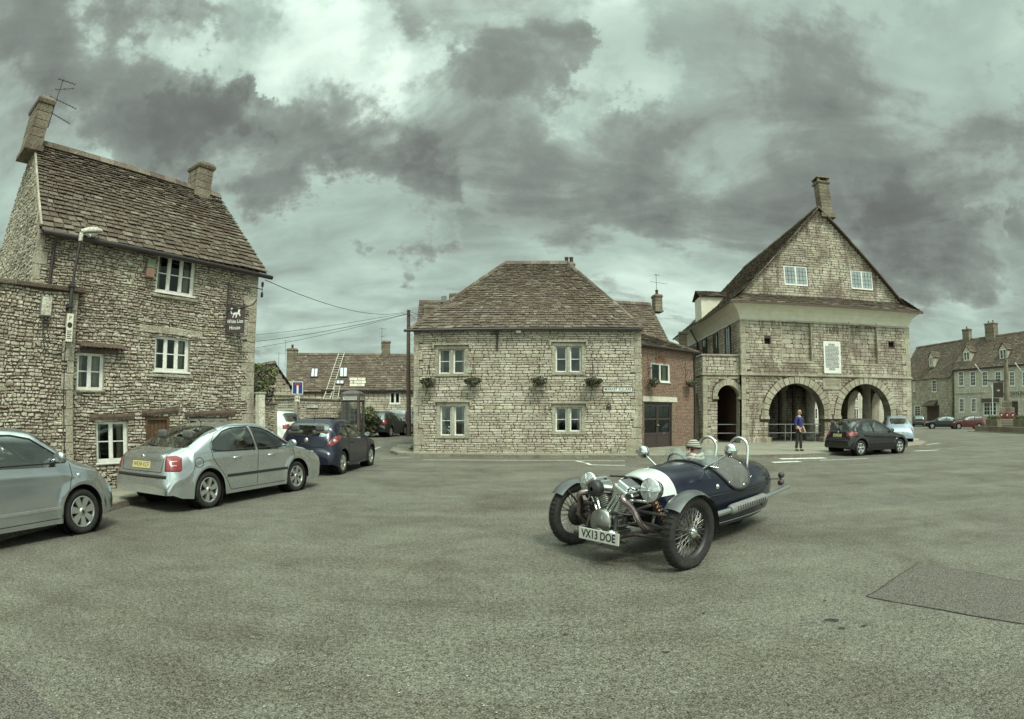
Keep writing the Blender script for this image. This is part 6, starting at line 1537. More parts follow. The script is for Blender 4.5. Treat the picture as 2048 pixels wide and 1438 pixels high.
        for hx, hz_ in handles:
            for sg in sgs:
                p = s.side([(hx - .09, hz_), (hx, hz_), (hx + .09, hz_)], sg, .022)
                if len(p) == 3: q = MB(); q.tube([p[0] - V((0, sg * .022, 0)), p[0], p[1], p[2], p[2] - V((0, sg * .022, 0))], .015, 6); q.build('door_handle', sp['paint'], t)
        if strip:
            for sg in sgs:
                for x0, x1, z, w in strip:
                    P = [(x0 + (x1 - x0) * k / 16, z) for k in range(17)]; up = s.side([(x, z + w / 2) for x, z in P], sg, .012); dn = s.side([(x, z - w / 2) for x, z in P], sg, .012); u0 = s.side([(x, z + w / 2) for x, z in P], sg, -.01); d0 = s.side([(x, z - w / 2) for x, z in P], sg, -.01)
                    if len(up) == len(dn) == len(u0) == len(d0): q = MB(); q.grid([u0, up, dn, d0], 0, False); q.build('side_strip', M[trim_m], t)
        for poly, ang, m_ in lamps:
            for sg in sgs: q = s.patch(poly, ang, sg); q.build('tail_lamp' if ang < 100 else 'headlamp', M[m_], t) if q.f else None
        if plate:
            z = plate_z; h = s.bvh.ray_cast(V((-3, plate_y, z)), V((1, 0, 0)))
            if h[0] is not None:
                nn = h[1] if h[1].x < 0 else -h[1]; nn.y = 0; nn.normalize(); o = h[0] + s.off + nn * .014; u = V((0, -1, 0)); v = nn.cross(u); v = v if v.z > 0 else -v
                q = MB(); q.obox(o - nn * .006, (plate_w, .115, .012), Matrix((u, v, nn)).transposed()); pl_ = q.build('number_plate', M[rear_col], t, bevel=.003)
                q = MB(); add_text(q, plate, o + nn * .0015, u, v, .112, 0, .006, plate_w * .9); q.build('lettering', M['ink'], pl_)
        if mirror:
            for sg in sgs:
                p = s.side([(mirror[0], mirror[1])], sg, .0)
                if p:
                    q = MB(); q.ball(p[0] + V((0.02, sg * .13, .05)), .10, 14, 10, 0, (.55, 1.0, .72)); q.tube([p[0], p[0] + V((.01, sg * .08, .02))], .03, 8); mm = q.build('door_mirror', sp.get('mirror_m') or sp['paint'], t)
                    q = MB(); c_ = p[0] + V((-.037, sg * .13, .05)); q.lathe([(.078, 0), (.0, -.003)], 14, c_, (-1, 0, 0)); q.xf(Matrix.Translation(c_) @ Matrix.Diagonal((1, 1, .72, 1)) @ Matrix.Translation(-c_)); q.build('mirror_glass', M['chrome'], mm)
        if extra: extra(s)
def band(s, z0, z1, ymax, m_, name, front=False, lift=.010):
    """a strip round the tail (or nose) between two heights"""
    n = 24; up = []; dn = []
    for k in range(n + 1):
        y = -ymax + 2 * ymax * k / n; a = s.rear([(y, z1)], lift, front); b = s.rear([(y, z0)], lift, front)
        if a and b: up.append(a[0]); dn.append(b[0])
    if len(up) > 2:
        d = V((-.03 if front else .03, 0, 0)); q = MB(); q.grid([[p + d for p in up], up, dn, [p + d for p in dn]], 0, True); return q.build(name, M[m_] if isinstance(m_, str) else m_, s.t)
def badge(s, y, z, r, m_='chrome', front=False):
    p = s.rear([(y, z)], .006, front)
    if p: q = MB(); q.lathe([(r, -.01), (r, .004), (r * .7, .008), (0, .008)], 16, p[0], (1 if front else -1, 0, 0)); q.build('round_badge', M[m_], s.t)
def line_rear(s, pts, r=.005, name='panel_seam'):
    P = []
    for (a, b), (c, d) in zip(pts, pts[1:]): P += [(a + (c - a) * k / 10, b + (d - b) * k / 10) for k in range(10)]
    P.append(pts[-1]); q = s.rear(P, .001)
    if len(q) > 2: m = MB(); m.tube(q, r, 5); m.build(name, M['black'], s.t)
def antenna(s, x, l=.3, lean=.5):
    h = s.bvh.ray_cast(V((x, 0, 3)), V((0, 0, -1)))
    if h[0] is not None: p = h[0] + s.off; m = MB(); m.tube([p, p + V((-l * lean, 0, l))], [.010, .004], 6); m.build('roof_antenna', M['trim'], s.t)
def wiper(s, y0, z0, y1, z1):
    p = s.rear([(y0 + (y1 - y0) * k / 8, z0 + (z1 - z0) * k / 8) for k in range(9)], .014)
    if len(p) > 2: m = MB(); m.tube(p, .012, 6); m.build('rear_wiper', M['trim'], s.t)
CARS = 'cars parked round the square'
PT_ = dict(silver=paint('silver_car_paint', (.55, .585, .60), .9, .20), silver2=paint('pale_silver_paint', (.63, .665, .675), .9, .20), blue=paint('dark_blue_car_paint', (.013, .015, .030), .2, .26), black=paint('black_car_paint', (.010, .009, .009), 0, .22), dark=paint('dark_grey_green_paint', (.022, .025, .023), .2, .28),
           white=paint('white_car_paint', (.66, .68, .65), 0, .3), red=paint('dark_red_paint', (.085, .018, .020), .1, .28), pale=paint('pale_blue_paint', (.30, .37, .44), .3, .3), grey=paint('mid_silver_paint', (.34, .35, .335), .5, .34))
# ---- silver saloon with sloping rear window
sp = dict(L=4.57, W=1.77, ro=.90, wb=2.58, r=.315, paint=PT_['silver2'],
    top=[(.0, .44), (.012, .54), (.04, .66), (.065, .76), (.09, .86), (.115, .93), (.17, .985), (.30, 1.01), (.55, 1.09), (.95, 1.27), (1.35, 1.40), (1.75, 1.455), (2.2, 1.465), (2.6, 1.43), (2.85, 1.36), (3.45, 1.04), (3.60, .975), (4.0, .91), (4.30, .82), (4.47, .70), (4.55, .58), (4.57, .46)],
    belt=[(0, .88), (1.0, .945), (2.0, .935), (3.4, .90), (4.2, .80), (4.57, .60)], win=[[(1.02, 1.0), (1.08, 1.12), (1.42, 1.295), (1.66, 1.345), (2.12, 1.365), (2.18, .965), (1.25, .965)], [(2.26, .965), (2.22, 1.36), (2.52, 1.33), (2.74, 1.255), (3.28, .985), (3.22, .965)]],
    ws=(2.84, 3.46, .80), rw=(.42, 1.36, .74, 1.04, 1.405), spokes=6, spw=(.028, .040), wheel_m='alloy', rimk=.70, fi=.22)
c = Car(sp); c.build('parked_car', 'silver saloon with red tail lamps parked before the tall house door', PT_['silver2'], (-5.95, 8.70, 0), 15.0, CARS)
def ex(s):
    band(s, .565, .615, .70, 'trim', 'bumper_strip'); band(s, .30, .375, .68, 'trim', 'lower_valance'); badge(s, 0, .90, .035); wiper(s, .0, 1.055, .42, 1.09)
    line_rear(s, [(-.60, .96), (-.56, .66), (.56, .66), (.60, .96)]); band(s, .84, .855, .5, 'chrome', 'boot_handle'); antenna(s, 1.55, .36, .9)
    q = s.side([(.66 + .09 * math.cos(a) * (1.15 if abs(math.cos(a)) > .7 else 1), .80 + .085 * math.sin(a)) for a in [k * .5236 for k in range(12)]], -1, .001); m = MB(); m.tube(q, .005, 5, closed=True); m.build('fuel_flap_seam', M['black'], s.t)
    q = s.rear([(.42, .885)], .004); m = MB(); add_text(m, '2.0', q[0], (0, -1, 0), UZ, .07, 0); 
    q = s.rear([(-.42, .885)], .006); m = MB(); add_text(m, '2.0', q[0], (0, -1, 0), UZ, .075, 0); m.build('boot_lettering', M['chrome'], s.t)
    for sg in (-1, 1): m = MB(); m.box(.62 + s.off.x, .64 + s.off.x, sg * s.W / 2 - .10 * (sg > 0) - .0, sg * s.W / 2 + .10 * (sg < 0), .14, .36); m.build('mud_flap', M['trim'], s.t)
c.dress('WK54 XCF', 0, .765, .50, 'yellow', seams=([(2.20, 1.385), (2.24, .94), (2.20, .60), (2.18, .30)], [(3.34, .96), (3.37, .80), (3.33, .34), (3.2, .27), (1.45, .27), (1.34, .45), (1.0, .86), (.99, 1.06), (1.2, 1.25), (1.6, 1.38), (2.2, 1.39)]), strip=((1.36, 2.20, .52, .05), (2.22, 3.32, .52, .05)), handles=((1.62, .83), (2.62, .82)),
    lamps=(([(-.10, .92), (.08, .925), (.17, .89), (.19, .70), (.16, .675), (-.11, .68)], 38, 'redlamp'), ([(-.22, .72), (.30, .62), (.32, .74), (-.24, .84)], 135, 'clearlamp')), mirror=(3.2, .97), extra=ex)
for sg in (-1, 1):
    q = c.patch([(-.02, .85), (.12, .845), (.12, .828), (-.02, .83)], 38, sg, .010, 2, 3); q.build('lamp_bar', M['clearlamp'], c.t); q = c.patch([(-.02, .785), (.12, .78), (.12, .763), (-.02, .765)], 38, sg, .010, 2, 3); q.build('lamp_bar', M['clearlamp'], c.t)
# ---- silver hatchback cut by the frame
sp = dict(L=3.70, W=1.69, ro=.62, wb=2.39, r=.305, paint=PT_['silver'],
    top=[(0, .5), (0, .66), (.03, .80), (.06, .98), (.14, 1.10), (.30, 1.32), (.42, 1.41), (.8, 1.45), (1.6, 1.46), (2.2, 1.425), (2.4, 1.37), (2.96, 1.03), (3.06, .98), (3.28, .935), (3.42, .84), (3.58, .72), (3.67, .60), (3.70, .46)],
    belt=[(0, .92), (1.5, .955), (2.7, .925), (3.3, .82), (3.70, .62)], win=[[(.50, 1.02), (.58, 1.29), (1.0, 1.35), (1.12, 1.35), (1.16, .985)], [(1.26, .985), (1.24, 1.35), (1.95, 1.34), (2.24, 1.29), (2.78, 1.0), (2.74, .98)]],
    ws=(2.38, 2.98, .80), rw=(.10, .42, .74, 1.06, 1.38), spokes=7, spw=(.026, .050), wheel_m='alloy', rimk=.70, fi=.22, tum=.13)
c = Car(sp); c.build('parked_car', 'silver hatchback parked beside the low wall with the street lamp', PT_['silver'], (-6.97, 3.66, 0), 11.5, CARS)
def ex(s):
    q = s.side([(2.95, .80)], -1, .004); m = MB(); m.lathe([(.03, 0), (.022, .012), (0, .013)], 12, q[0], (0, -1, 0)); m.build('side_repeater', M['clearlamp'], s.t)
    antenna(s, .5, .4, .8)
c.dress(None, seams=([(1.20, 1.37), (1.22, .96), (1.24, .60), (1.27, .28)], [(2.82, .96), (2.84, .80), (2.70, .40), (2.62, .27), (1.27, .26)]), strip=((1.0, 2.62, .405, .03),), handles=((1.48, .86),), trim_m='alloy', lamps=(([(-.34, .90), (-.05, .72), (.16, .64), (.18, .72), (-.05, .86), (-.30, .95)], 125, 'clearlamp'),), mirror=(2.58, 1.01), extra=ex)
# ---- dark blue small hatchback
sp = dict(L=3.99, W=1.71, ro=.70, wb=2.51, r=.31, paint=PT_['blue'], mirror_m=PT_['blue'],
    top=[(0, .44), (0, .58), (.02, .66), (.075, .72), (.10, .86), (.13, 1.00), (.25, 1.20), (.40, 1.37), (.62, 1.45), (1.1, 1.49), (1.6, 1.48), (2.0, 1.42), (2.2, 1.34), (2.88, 1.02), (3.0, .96), (3.4, .89), (3.72, .78), (3.90, .64), (3.99, .46)],
    belt=[(0, .96), (.8, .97), (1.6, .925), (2.8, .88), (3.5, .78), (3.99, .58)], win=[[(.58, 1.10), (.92, 1.30), (1.15, 1.345), (1.18, 1.0), (.75, 1.03)], [(1.25, .99), (1.22, 1.35), (1.7, 1.35), (2.02, 1.29), (2.68, .955), (2.62, .935)]],
    ws=(2.18, 2.9, .80), rw=(.13, .41, .66, 1.02, 1.375), spokes=5, spw=(.03, .05), wheel_m='alloy', rimk=.68, tum=.21, ri=.24, rr=.50)
c = Car(sp); c.build('parked_car', 'dark blue three door hatchback with slanting red tail lamps', PT_['blue'], (-5.32, 14.46, 0), 3.0, CARS)
def ex(s):
    badge(s, 0, .92, .065); wiper(s, .0, 1.035, .36, 1.05); line_rear(s, [(-.62, 1.0), (-.52, .74), (.52, .74), (.62, 1.0)]); antenna(s, .7, .14, .5); band(s, .80, .83, .14, 'trim', 'tailgate_handle'); band(s, .30, .36, .64, 'trim', 'lower_valance')
    m = MB(); m.box(.95 + s.off.x, 1.75 + s.off.x, -.46, .46, 1.488, 1.497); m.build('sunroof', M['black'], s.t)
c.dress('SN07 MVH', 0, .60, .50, 'yellow', seams=([(1.24, 1.40), (1.20, 1.0), (1.10, .62), (1.22, .30)], [(2.72, .92), (2.78, .75), (2.72, .32), (1.22, .28)]), handles=((1.42, .82),), mirror=(2.55, .96), extra=ex,
    lamps=(([(-.15, .80), (.12, 1.01), (.40, 1.05), (.36, .97), (.20, .86), (.02, .77)], 35, 'redlamp'), ([(-.26, .78), (.2, .62), (.22, .74), (-.26, .88)], 130, 'clearlamp')))
for sg in (-1, 1):
    q = c.patch([(.12 + .05 * math.cos(k * .785), .91 + .05 * math.sin(k * .785)) for k in range(8)], 35, sg, .016, 2, 1); q.build('reversing_lamp', M['clearlamp'], c.t)
# ---- black five door hatchback by the hall
sp = dict(L=3.84, W=1.66, ro=.66, wb=2.44, r=.30, paint=PT_['black'], mirror_m=PT_['black'],
    top=[(0, .48), (0, .60), (.03, .66), (.07, .72), (.10, .85), (.14, .95), (.32, 1.12), (.58, 1.33), (.75, 1.39), (1.2, 1.43), (1.6, 1.425), (1.95, 1.37), (2.15, 1.29), (2.72, .98), (2.86, .92), (3.2, .84), (3.5, .73), (3.72, .60), (3.84, .44)],
    belt=[(0, .88), (1.0, .90), (2.6, .84), (3.3, .73), (3.84, .52)], win=[[(.72, 1.02), (.86, 1.24), (1.02, 1.29), (1.26, 1.31), (1.36, .915), (.82, .925)], [(1.42, .915), (1.33, 1.31), (1.6, 1.31), (1.92, 1.25), (2.55, .90), (2.5, .885)]],
    ws=(2.13, 2.74, .80), rw=(.18, .58, .72, .99, 1.345), spokes=5, spw=(.025, .045), wheel_m='alloy', rimk=.66, tum=.19)
c = Car(sp); c.build('parked_car', 'black five door hatchback parked before the hall arch', PT_['black'], (13.15, 19.24, 0), 80, CARS)
def ex(s):
    wiper(s, .02, 1.02, .34, 1.07); badge(s, 0, .90, .035); band(s, .56, .60, .65, 'trim', 'bumper_strip'); antenna(s, .7, .2, .8); band(s, .36, .38, .7, 'chrome', 'valance_line')
    q = s.side([(2.80, .62)], -1, .004); m = MB(); m.lathe([(.025, 0), (.02, .01), (0, .011)], 10, q[0], (0, -1, 0)); m.build('side_repeater', M['clearlamp'], s.t)
c.dress('AC55 WVP', .0, .78, .50, 'yellow', seams=([(1.38, 1.34), (1.40, .9), (1.40, .5), (1.44, .28)], [(2.62, .88), (2.70, .7), (2.64, .32), (1.1, .28), (.98, .5), (.74, .9)]), strip=((1.12, 2.66, .50, .04),), handles=((.95, .80), (1.78, .79)), mirror=(2.42, .92), extra=ex,
    lamps=(([(-.18, .88), (.10, .93), (.30, .92), (.28, .80), (.05, .74), (-.16, .75)], 38, 'redlamp'), ([(-.26, .70), (.22, .55), (.24, .66), (-.26, .78)], 130, 'clearlamp')))
# ---- dark hatchback at the lane end
golf = dict(L=4.15, W=1.73, ro=.80, wb=2.51, r=.31, paint=PT_['dark'],
    top=[(0, .5), (0, .62), (.05, .68), (.08, .80), (.10, .96), (.20, 1.10), (.42, 1.37), (.55, 1.42), (1.0, 1.46), (1.7, 1.46), (2.1, 1.40), (2.3, 1.32), (2.9, 1.0), (3.0, .96), (3.5, .90), (3.9, .80), (4.08, .66), (4.15, .48)],
    belt=[(0, .94), (2.8, .92), (3.6, .82), (4.15, .6)], win=[[(.60, 1.0), (.70, 1.28), (1.1, 1.35), (1.28, 1.35), (1.30, .97)], [(1.38, .97), (1.36, 1.35), (1.9, 1.33), (2.15, 1.26), (2.72, .97)]],
    ws=(2.28, 2.92, .80), rw=(.14, .46, .70, 1.0, 1.36), spokes=6, rimk=.66)
def back_car(sp, label, pm, p, hd, plate, dz=None, lamps=None, seats=True, ex=None, pcol='yellow', pz=.62):
    sp = dict(sp); sp['paint'] = pm; sp['seats'] = seats; c = Car(sp); z = gz(p[0], p[1]) if dz is None else dz
    c.build('parked_car', label, pm, (p[0], p[1], z), hd, CARS, 1)
    c.dress(plate, 0, pz, .50, pcol, mirror=(sp['ws'][1] - .2, interp(sp['belt'], 2.6) + .07), lamps=lamps or (([(-.16, .96), (.12, .95), (.14, .74), (-.16, .72)], 36, 'redlamp'), ([(-.26, .74), (.22, .60), (.24, .72), (-.26, .84)], 130, 'clearlamp')), seams=([(sp['win'][0][-1][0] + .05, .92), (sp['win'][0][-1][0] + .08, .3)],), extra=ex)
    return c
pg = at(787, 828, 32.0); back_car(golf, 'dark green grey hatchback parked beside the telegraph pole', PT_['dark'], (pg.x - .95, pg.y), 8, 'GN04 WGA', lamps=(([(-.16, .96), (.12, .95), (.14, .74), (-.16, .72)], 36, 'redlamp'),), ex=lambda s: (badge(s, 0, .86, .045), wiper(s, 0, 1.0, .3, 1.03)))
mpv = dict(golf, L=4.3, W=1.78, top=[(0, .5), (0, .66), (.05, .72), (.08, .95), (.14, 1.2), (.30, 1.56), (.45, 1.62), (1.2, 1.66), (2.0, 1.63), (2.4, 1.52), (3.1, 1.12), (3.25, 1.06), (3.8, .95), (4.2, .74), (4.3, .5)], win=[[(.5, 1.08), (.56, 1.45), (1.4, 1.50), (1.42, 1.05)], [(1.5, 1.05), (1.48, 1.50), (2.1, 1.48), (2.9, 1.05)]], ws=(2.38, 3.12, .8), rw=(.10, .32, .74, 1.12, 1.55), belt=[(0, 1.02), (3, .99), (4.3, .6)], ro=.85, wb=2.6)
pm_ = at(818, 828, 37.5); back_car(mpv, 'silver people carrier half hidden by the corner house', PT_['grey'], (pm_.x - .65, pm_.y), 6, None, lamps=(([(-.12, 1.35), (.06, 1.34), (.08, .80), (-.12, .80)], 36, 'redlamp'),))
suv = dict(mpv, L=4.4, W=1.82, r=.35, top=[(0, .55), (0, .72), (.06, .80), (.10, 1.05), (.2, 1.25), (.42, 1.58), (.6, 1.66), (1.2, 1.70), (2.0, 1.68), (2.4, 1.58), (3.0, 1.20), (3.15, 1.14), (3.9, 1.04), (4.25, .86), (4.4, .56)], belt=[(0, 1.12), (3, 1.06), (4.4, .7)], win=[[(.62, 1.16), (.74, 1.48), (1.4, 1.54), (1.42, 1.12)], [(1.5, 1.12), (1.48, 1.54), (2.1, 1.52), (2.8, 1.12)]], low=[(0, .45), (.3, .32), (4.1, .32), (4.4, .42)], rw=(.12, .46, .74, 1.2, 1.6))
ps_ = at(556, 828, 25.2); back_car(suv, 'white off road car parked in the gap between the garden walls', PT_['white'], (ps_.x, ps_.y + .5), -82, None, lamps=(([(-.10, 1.12), (.22, 1.08), (.24, .90), (-.10, .88)], 45, 'redlamp'),), ex=lambda s: [MB().tube([(x + s.off.x, sg * .68, 1.71 + .04 * (x not in (.6, 2.2))) for x in (.6, .7, 2.1, 2.2)], .02, 6).build('roof_rail', M['alloy'], s.t) for sg in (-1, 1)])
# ---- cars across the square
beetle = dict(L=4.08, W=1.72, ro=.78, wb=2.51, r=.32, paint=PT_['pale'],
    top=[(0, .42), (.0, .58), (.06, .72), (.18, .86), (.36, .98), (.7, 1.18), (1.1, 1.38), (1.5, 1.48), (1.9, 1.50), (2.3, 1.44), (2.6, 1.30), (3.05, 1.02), (3.3, .95), (3.6, .86), (3.85, .72), (4.0, .56), (4.08, .42)],
    belt=[(0, .70), (.4, .84), (1.2, .93), (2.8, .90), (3.6, .76), (4.08, .52)], win=[[(.95, 1.0), (1.2, 1.28), (1.5, 1.37), (1.54, .98)], [(1.62, .98), (1.58, 1.38), (2.0, 1.39), (2.3, 1.32), (2.85, .98)]], ws=(2.5, 3.06, .78), rw=(.5, 1.1, .6, 1.06, 1.4), spokes=6, ri=.26, rr=.8, fi=.30, fr=.9, tum=.22)
pb_ = at(1838, 828, 33.0); back_car(beetle, 'pale blue rounded small car half hidden behind the hall corner', PT_['pale'], (pb_.x - .75, pb_.y + .95), 30, 'RX53 OMW', 0, lamps=(([(.06 + .08 * math.cos(k * .785), .74 + .09 * math.sin(k * .785)) for k in range(8)], 40, 'redlamp'),), pcol='platewhite', pz=.60)
saloon = dict(L=4.6, W=1.78, ro=.98, wb=2.7, r=.32, paint=PT_['black'], top=[(0, .5), (0, .7), (.06, .90), (.15, 1.0), (.6, 1.05), (1.3, 1.36), (1.8, 1.44), (2.3, 1.43), (2.75, 1.32), (3.35, 1.0), (3.5, .95), (4.1, .84), (4.45, .68), (4.6, .46)],
    belt=[(0, .9), (3.3, .88), (4.6, .58)], win=[[(.95, 1.0), (1.38, 1.27), (1.9, 1.34), (1.98, .95)], [(2.06, .95), (1.98, 1.34), (2.3, 1.33), (2.6, 1.26), (3.15, .94)]], ws=(2.73, 3.36, .8), rw=(.62, 1.3, .7, 1.07, 1.36), spokes=5)
pd = at(1893, 828, 67); back_car(saloon, 'black saloon parked across the square before the cottage double door', PT_['black'], (pd.x + .9, pd.y - .4), -52, None, 0, seats=False)
pr_ = at(1962, 828, 68); back_car(dict(golf), 'dark red hatchback parked next to the black saloon by the inn', PT_['red'], (pr_.x - .4, pr_.y + .3), -60, None, 0, seats=False)
pe = at(1838, 828, 78); back_car(dict(golf), 'dark hatchback glimpsed behind the pale blue car', PT_['dark'], (pe.x, pe.y), 40, None, 0, seats=False)
pf_ = at(1716, 828, 44); back_car(dict(golf), 'pale car glimpsed through the hall arch over the black hatchback', PT_['white'], (pf_.x, pf_.y + 4), 75, None, 0, seats=False)
# ================================================================ open three wheeler
random.seed(5)
BACK = 51.5
tw = thing('three_wheeler', 'dark blue open vintage three wheeler with exposed engine turning across the square', 'car', (1.30, 6.12, 0), R(90 - BACK - 180)); tw.scale = (1.04,) * 3
navy = paint('navy_coachwork', (.008, .010, .022), .25, .2, .06); nosep = paint('polished_nose_paint', (.62, .66, .62), .3, .25); wingp = paint('grey_wing_paint', (.075, .08, .08), .3, .33)
S_ = [(-.08, .30, .34, .55, .86), (-.20, .36, .30, .55, .905), (-.45, .425, .25, .56, .94), (-.75, .475, .22, .57, .955), (-1.05, .51, .20, .58, .965), (-1.35, .53, .19, .58, .96), (-1.7, .535, .19, .58, .955), (-2.05, .525, .195, .58, .955), (-2.35, .49, .21, .58, .935), (-2.6, .44, .235, .57, .90), (-2.82, .365, .27, .56, .845), (-2.97, .275, .315, .55, .82), (-3.06, .18, .37, .54, .73), (-3.10, .07, .43, .53, .62)]
def tsec(x):
    xs_ = [a[0] for a in S_]
    for i in range(len(S_) - 1):
        if xs_[i] >= x >= xs_[i + 1]:
            t = (xs_[i] - x) / (xs_[i] - xs_[i + 1]); p0, p1, p2, p3 = S_[max(i - 1, 0)], S_[i], S_[i + 1], S_[min(i + 2, len(S_) - 1)]
            return [.5 * (2 * b + (c - a) * t + (2 * a - 5 * b + 4 * c - d) * t * t + (3 * b - a - 3 * c + d) * t ** 3) for a, b, c, d in zip(p0[1:], p1[1:], p2[1:], p3[1:])]
    return list(S_[-1][1:])
def tring(x):
    w, zb, zs, zt = tsec(x); pts = [V((x, 0, zb)), V((x, w * .45, zb)), V((x, w * .80, zb)), V((x, w * .90, zb + .015))]
    for k in range(1, 9): t = k / 8; pts.append(V((x, w * (.90 + .10 * math.sin(t * math.pi / 2)), zb + .015 + (zs - zb - .015) * t)))
    for k in range(1, 17): a = math.pi / 2 * k / 16; pts.append(V((x, w * max(0, math.cos(a)) ** (2 / 2.25), zs + (zt - zs) * math.sin(a) ** (2 / 2.25))))
    return pts
xsn = [-.08 - 3.02 * k / 110 for k in range(111)]
tr_ = []
for x in xsn: h = tring(x); tr_.append(h + [V((p.x, -p.y, p.z)) for p in h[-2:0:-1]])
nc = len(tr_[0]); tv = [p for r in tr_ for p in r]
CK = (-1.99, -1.07)
def low(x): t = (x - CK[0]) / (CK[1] - CK[0]); return .625 + .38 * abs(2 * t - 1) ** 3.0 + .10 * max(0, t - .5)
parts = {'body': [], 'nose': [], 'tonneau': [], 'cockpit': []}; af = []
for i in range(110):
    for j in range(nc):
        f = (i * nc + j, i * nc + (j + 1) % nc, (i + 1) * nc + (j + 1) % nc, (i + 1) * nc + j); m_ = (tv[f[0]] + tv[f[1]] + tv[f[2]] + tv[f[3]]) / 4; af.append(f)
        k = 'body'
        if m_.x > -.36 and m_.z > .66: k = 'nose'
        elif CK[0] < m_.x < CK[1]:
            if m_.y > -.03 and m_.z > low(m_.x): k = 'tonneau'
            elif m_.y <= -.03 and m_.z > .86 and m_.x < CK[1] - .02: k = 'cockpit'
        parts[k].append(f)
tb_ = BVHTree.FromPolygons([tuple(p) for p in tv], af)
def sub(fs, off=0.0):
    mb = MB(); mp = {}
    for f in fs:
        for v in f:
            if v not in mp:
                mp[v] = len(mb.v); p = tv[v]; c = V((p.x, 0, .6)); d = (p - c); d = d.normalized() if d.length > 1e-6 else d; mb.v.append(tuple(p + d * off))
        mb.addf([mp[v] for v in f], 0, True)
    return mb
mb = sub(parts['body']); mb.face(tr_[-1]); mb.build('body', navy, tw)
sub(parts['nose'], .004).build('nose_cowl', nosep, tw)
tn = sub(parts['tonneau'], .012); 
for i, p in enumerate(tn.v): tn.v[i] = (p[0], p[1], p[2] + .010 * math.sin(p[0] * 21 + p[2] * 17) + .006 * math.sin(p[0] * 9 - p[2] * 40))
tnn = tn.build('tonneau_cover', M['fabric'], tw)
def prj(x, z, sg=1, lift=.012):
    h = tb_.ray_cast(V((x, sg * 3, z)), V((0, -sg, 0))); return h[0] + V((0, sg * lift, 0)) if h[0] else None
def prjz(x, y, lift=.012):
    h = tb_.ray_cast(V((x, y, 3)), V((0, 0, -1))); return h[0] + UZ * lift if h[0] else None
def rim_pts():
    out = []
    for k in range(33):
        x = CK[0] + (CK[1] - CK[0]) * k / 32; z = low(x)
        p = prj(x, min(z, .93)) if z < .93 else None
        if p: out.append(p)
    return out
rp = rim_pts(); m = MB(); m.tube([prjz(CK[0], 0.0)] + [prjz(CK[0], y) for y in (.12, .24, .33)] + rp + [prjz(CK[1], y) for y in (.33, .24, .12, .0, -.12, -.24, -.36)], .017, 8); m.build('cockpit_trim', M['trim'], tw)
m = MB(); m.tube([q for q in [prjz(CK[1] + .10, y, .002) for y in (.44, .36, .24, .12, .0, -.12, -.24, -.36, -.44)] if q], .007, 6); m.build('scuttle_bead', M['trim'], tw)
for x, z in ((-1.28, .72), (-1.62, .665), (-1.86, .74), (-1.9, .9)): p = prj(x, z, 1, .016); m = MB(); m.ball(p, .016, 8, 6); m.build('press_stud', M['chrome'], tnn)
m = MB(); m.box(-1.9, -1.18, -.46, -.04, .28, .40); m.box(-1.93, -1.80, -.46, -.04, .4, .95); m.build('seat', M['fabric'], tw, bevel=.04)
m = MB(); m.tube([(-1.27 + .05 * math.sin(a), -.24 + .15 * math.cos(a), .90 + .14 * math.sin(a)) for a in [k * .4488 for k in range(14)]], .013, 6, closed=True); m.build('steering_wheel', M['trim'], tw)
for z, r_ in ((.60, .006), (.25, .008)):
    m = MB(); q = [prj(x, z, 1, .002) for x in [-.5 - 2.35 * k / 30 for k in range(31)]]; m.tube([p for p in q if p], r_, 5); m.build('body_bead', M['chrome'] if z < .3 else M['trim'], tw)
p = prj(-1.05, .70); m = MB(); m.lathe([(.03, 0), (.02, .02), (0, .022)], 10, p - V((0, .01, 0)), (0, 1, 0)); m.build('side_lamp', M['chrome'], tw)
# radiator opening and bulkhead
m = MB(); m.face([(-.075, p.y * .97, .6 + (p.z - .6) * .97) for p in tr_[0]]); m.build('bulkhead', M['black'], tw)
m = MB(); m.tube([V((-.078, p.y, p.z)) for p in tr_[0]], .018, 6, closed=True); m.build('cowl_ring', M['chrome'], tw)
# chassis and front suspension
m = MB()
for sg in (-1, 1):
    m.tube([(-.1, sg * .26, .30), (.45, sg * .20, .30)], .025, 8); m.tube([(-.1, sg * .26, .58), (.40, sg * .18, .50)], .022, 8)
    m.tube([(.45, sg * .20, .30), (.40, sg * .18, .50)], .02, 8)
m.tube([(.45, -.36, .28), (.45, .36, .28)], .022, 8); m.tube([(-.06, -.30, .34), (-.06, .30, .34)], .022, 8); m.build('chassis_frame', M['iron'], tw)
HY = .74
for sg in (-1, 1):
    m = MB()
    for a, b in (((.20, sg * .22, .30), (0, sg * HY, .28)), ((-.14, sg * .26, .30), (0, sg * HY, .28)), ((.14, sg * .22, .54), (0, sg * (HY - .06), .50)), ((-.12, sg * .26, .56), (0, sg * (HY - .06), .50)), ((.06, sg * .10, .42), (.09, sg * (HY - .04), .38)), ((0, sg * HY, .28), (0, sg * (HY - .06), .52))): m.tube([a, b], .019, 8)
    m.build('wishbone', M['iron'], tw)
    a = V((.03, sg * (HY - .12), .31)); b = V((.02, sg * .34, .66)); d = b - a; e1 = d.orthogonal().normalized(); e2 = d.normalized().cross(e1)
    m = MB(); m.tube([a + d * .2 + d * (.62 * k / 72) + (e1 * math.cos(k * .62) + e2 * math.sin(k * .62)) * .048 for k in range(73)], .010, 5); sp_ = m.build('coil_spring', M['trim'], tw)
    m = MB(); m.tube([a, b], .022, 8); m.tube([a + d * .78, a + d * .95], .034, 10); m.build('damper', plain('copper_damper', (.36, .15, .06), .35, .7), sp_)
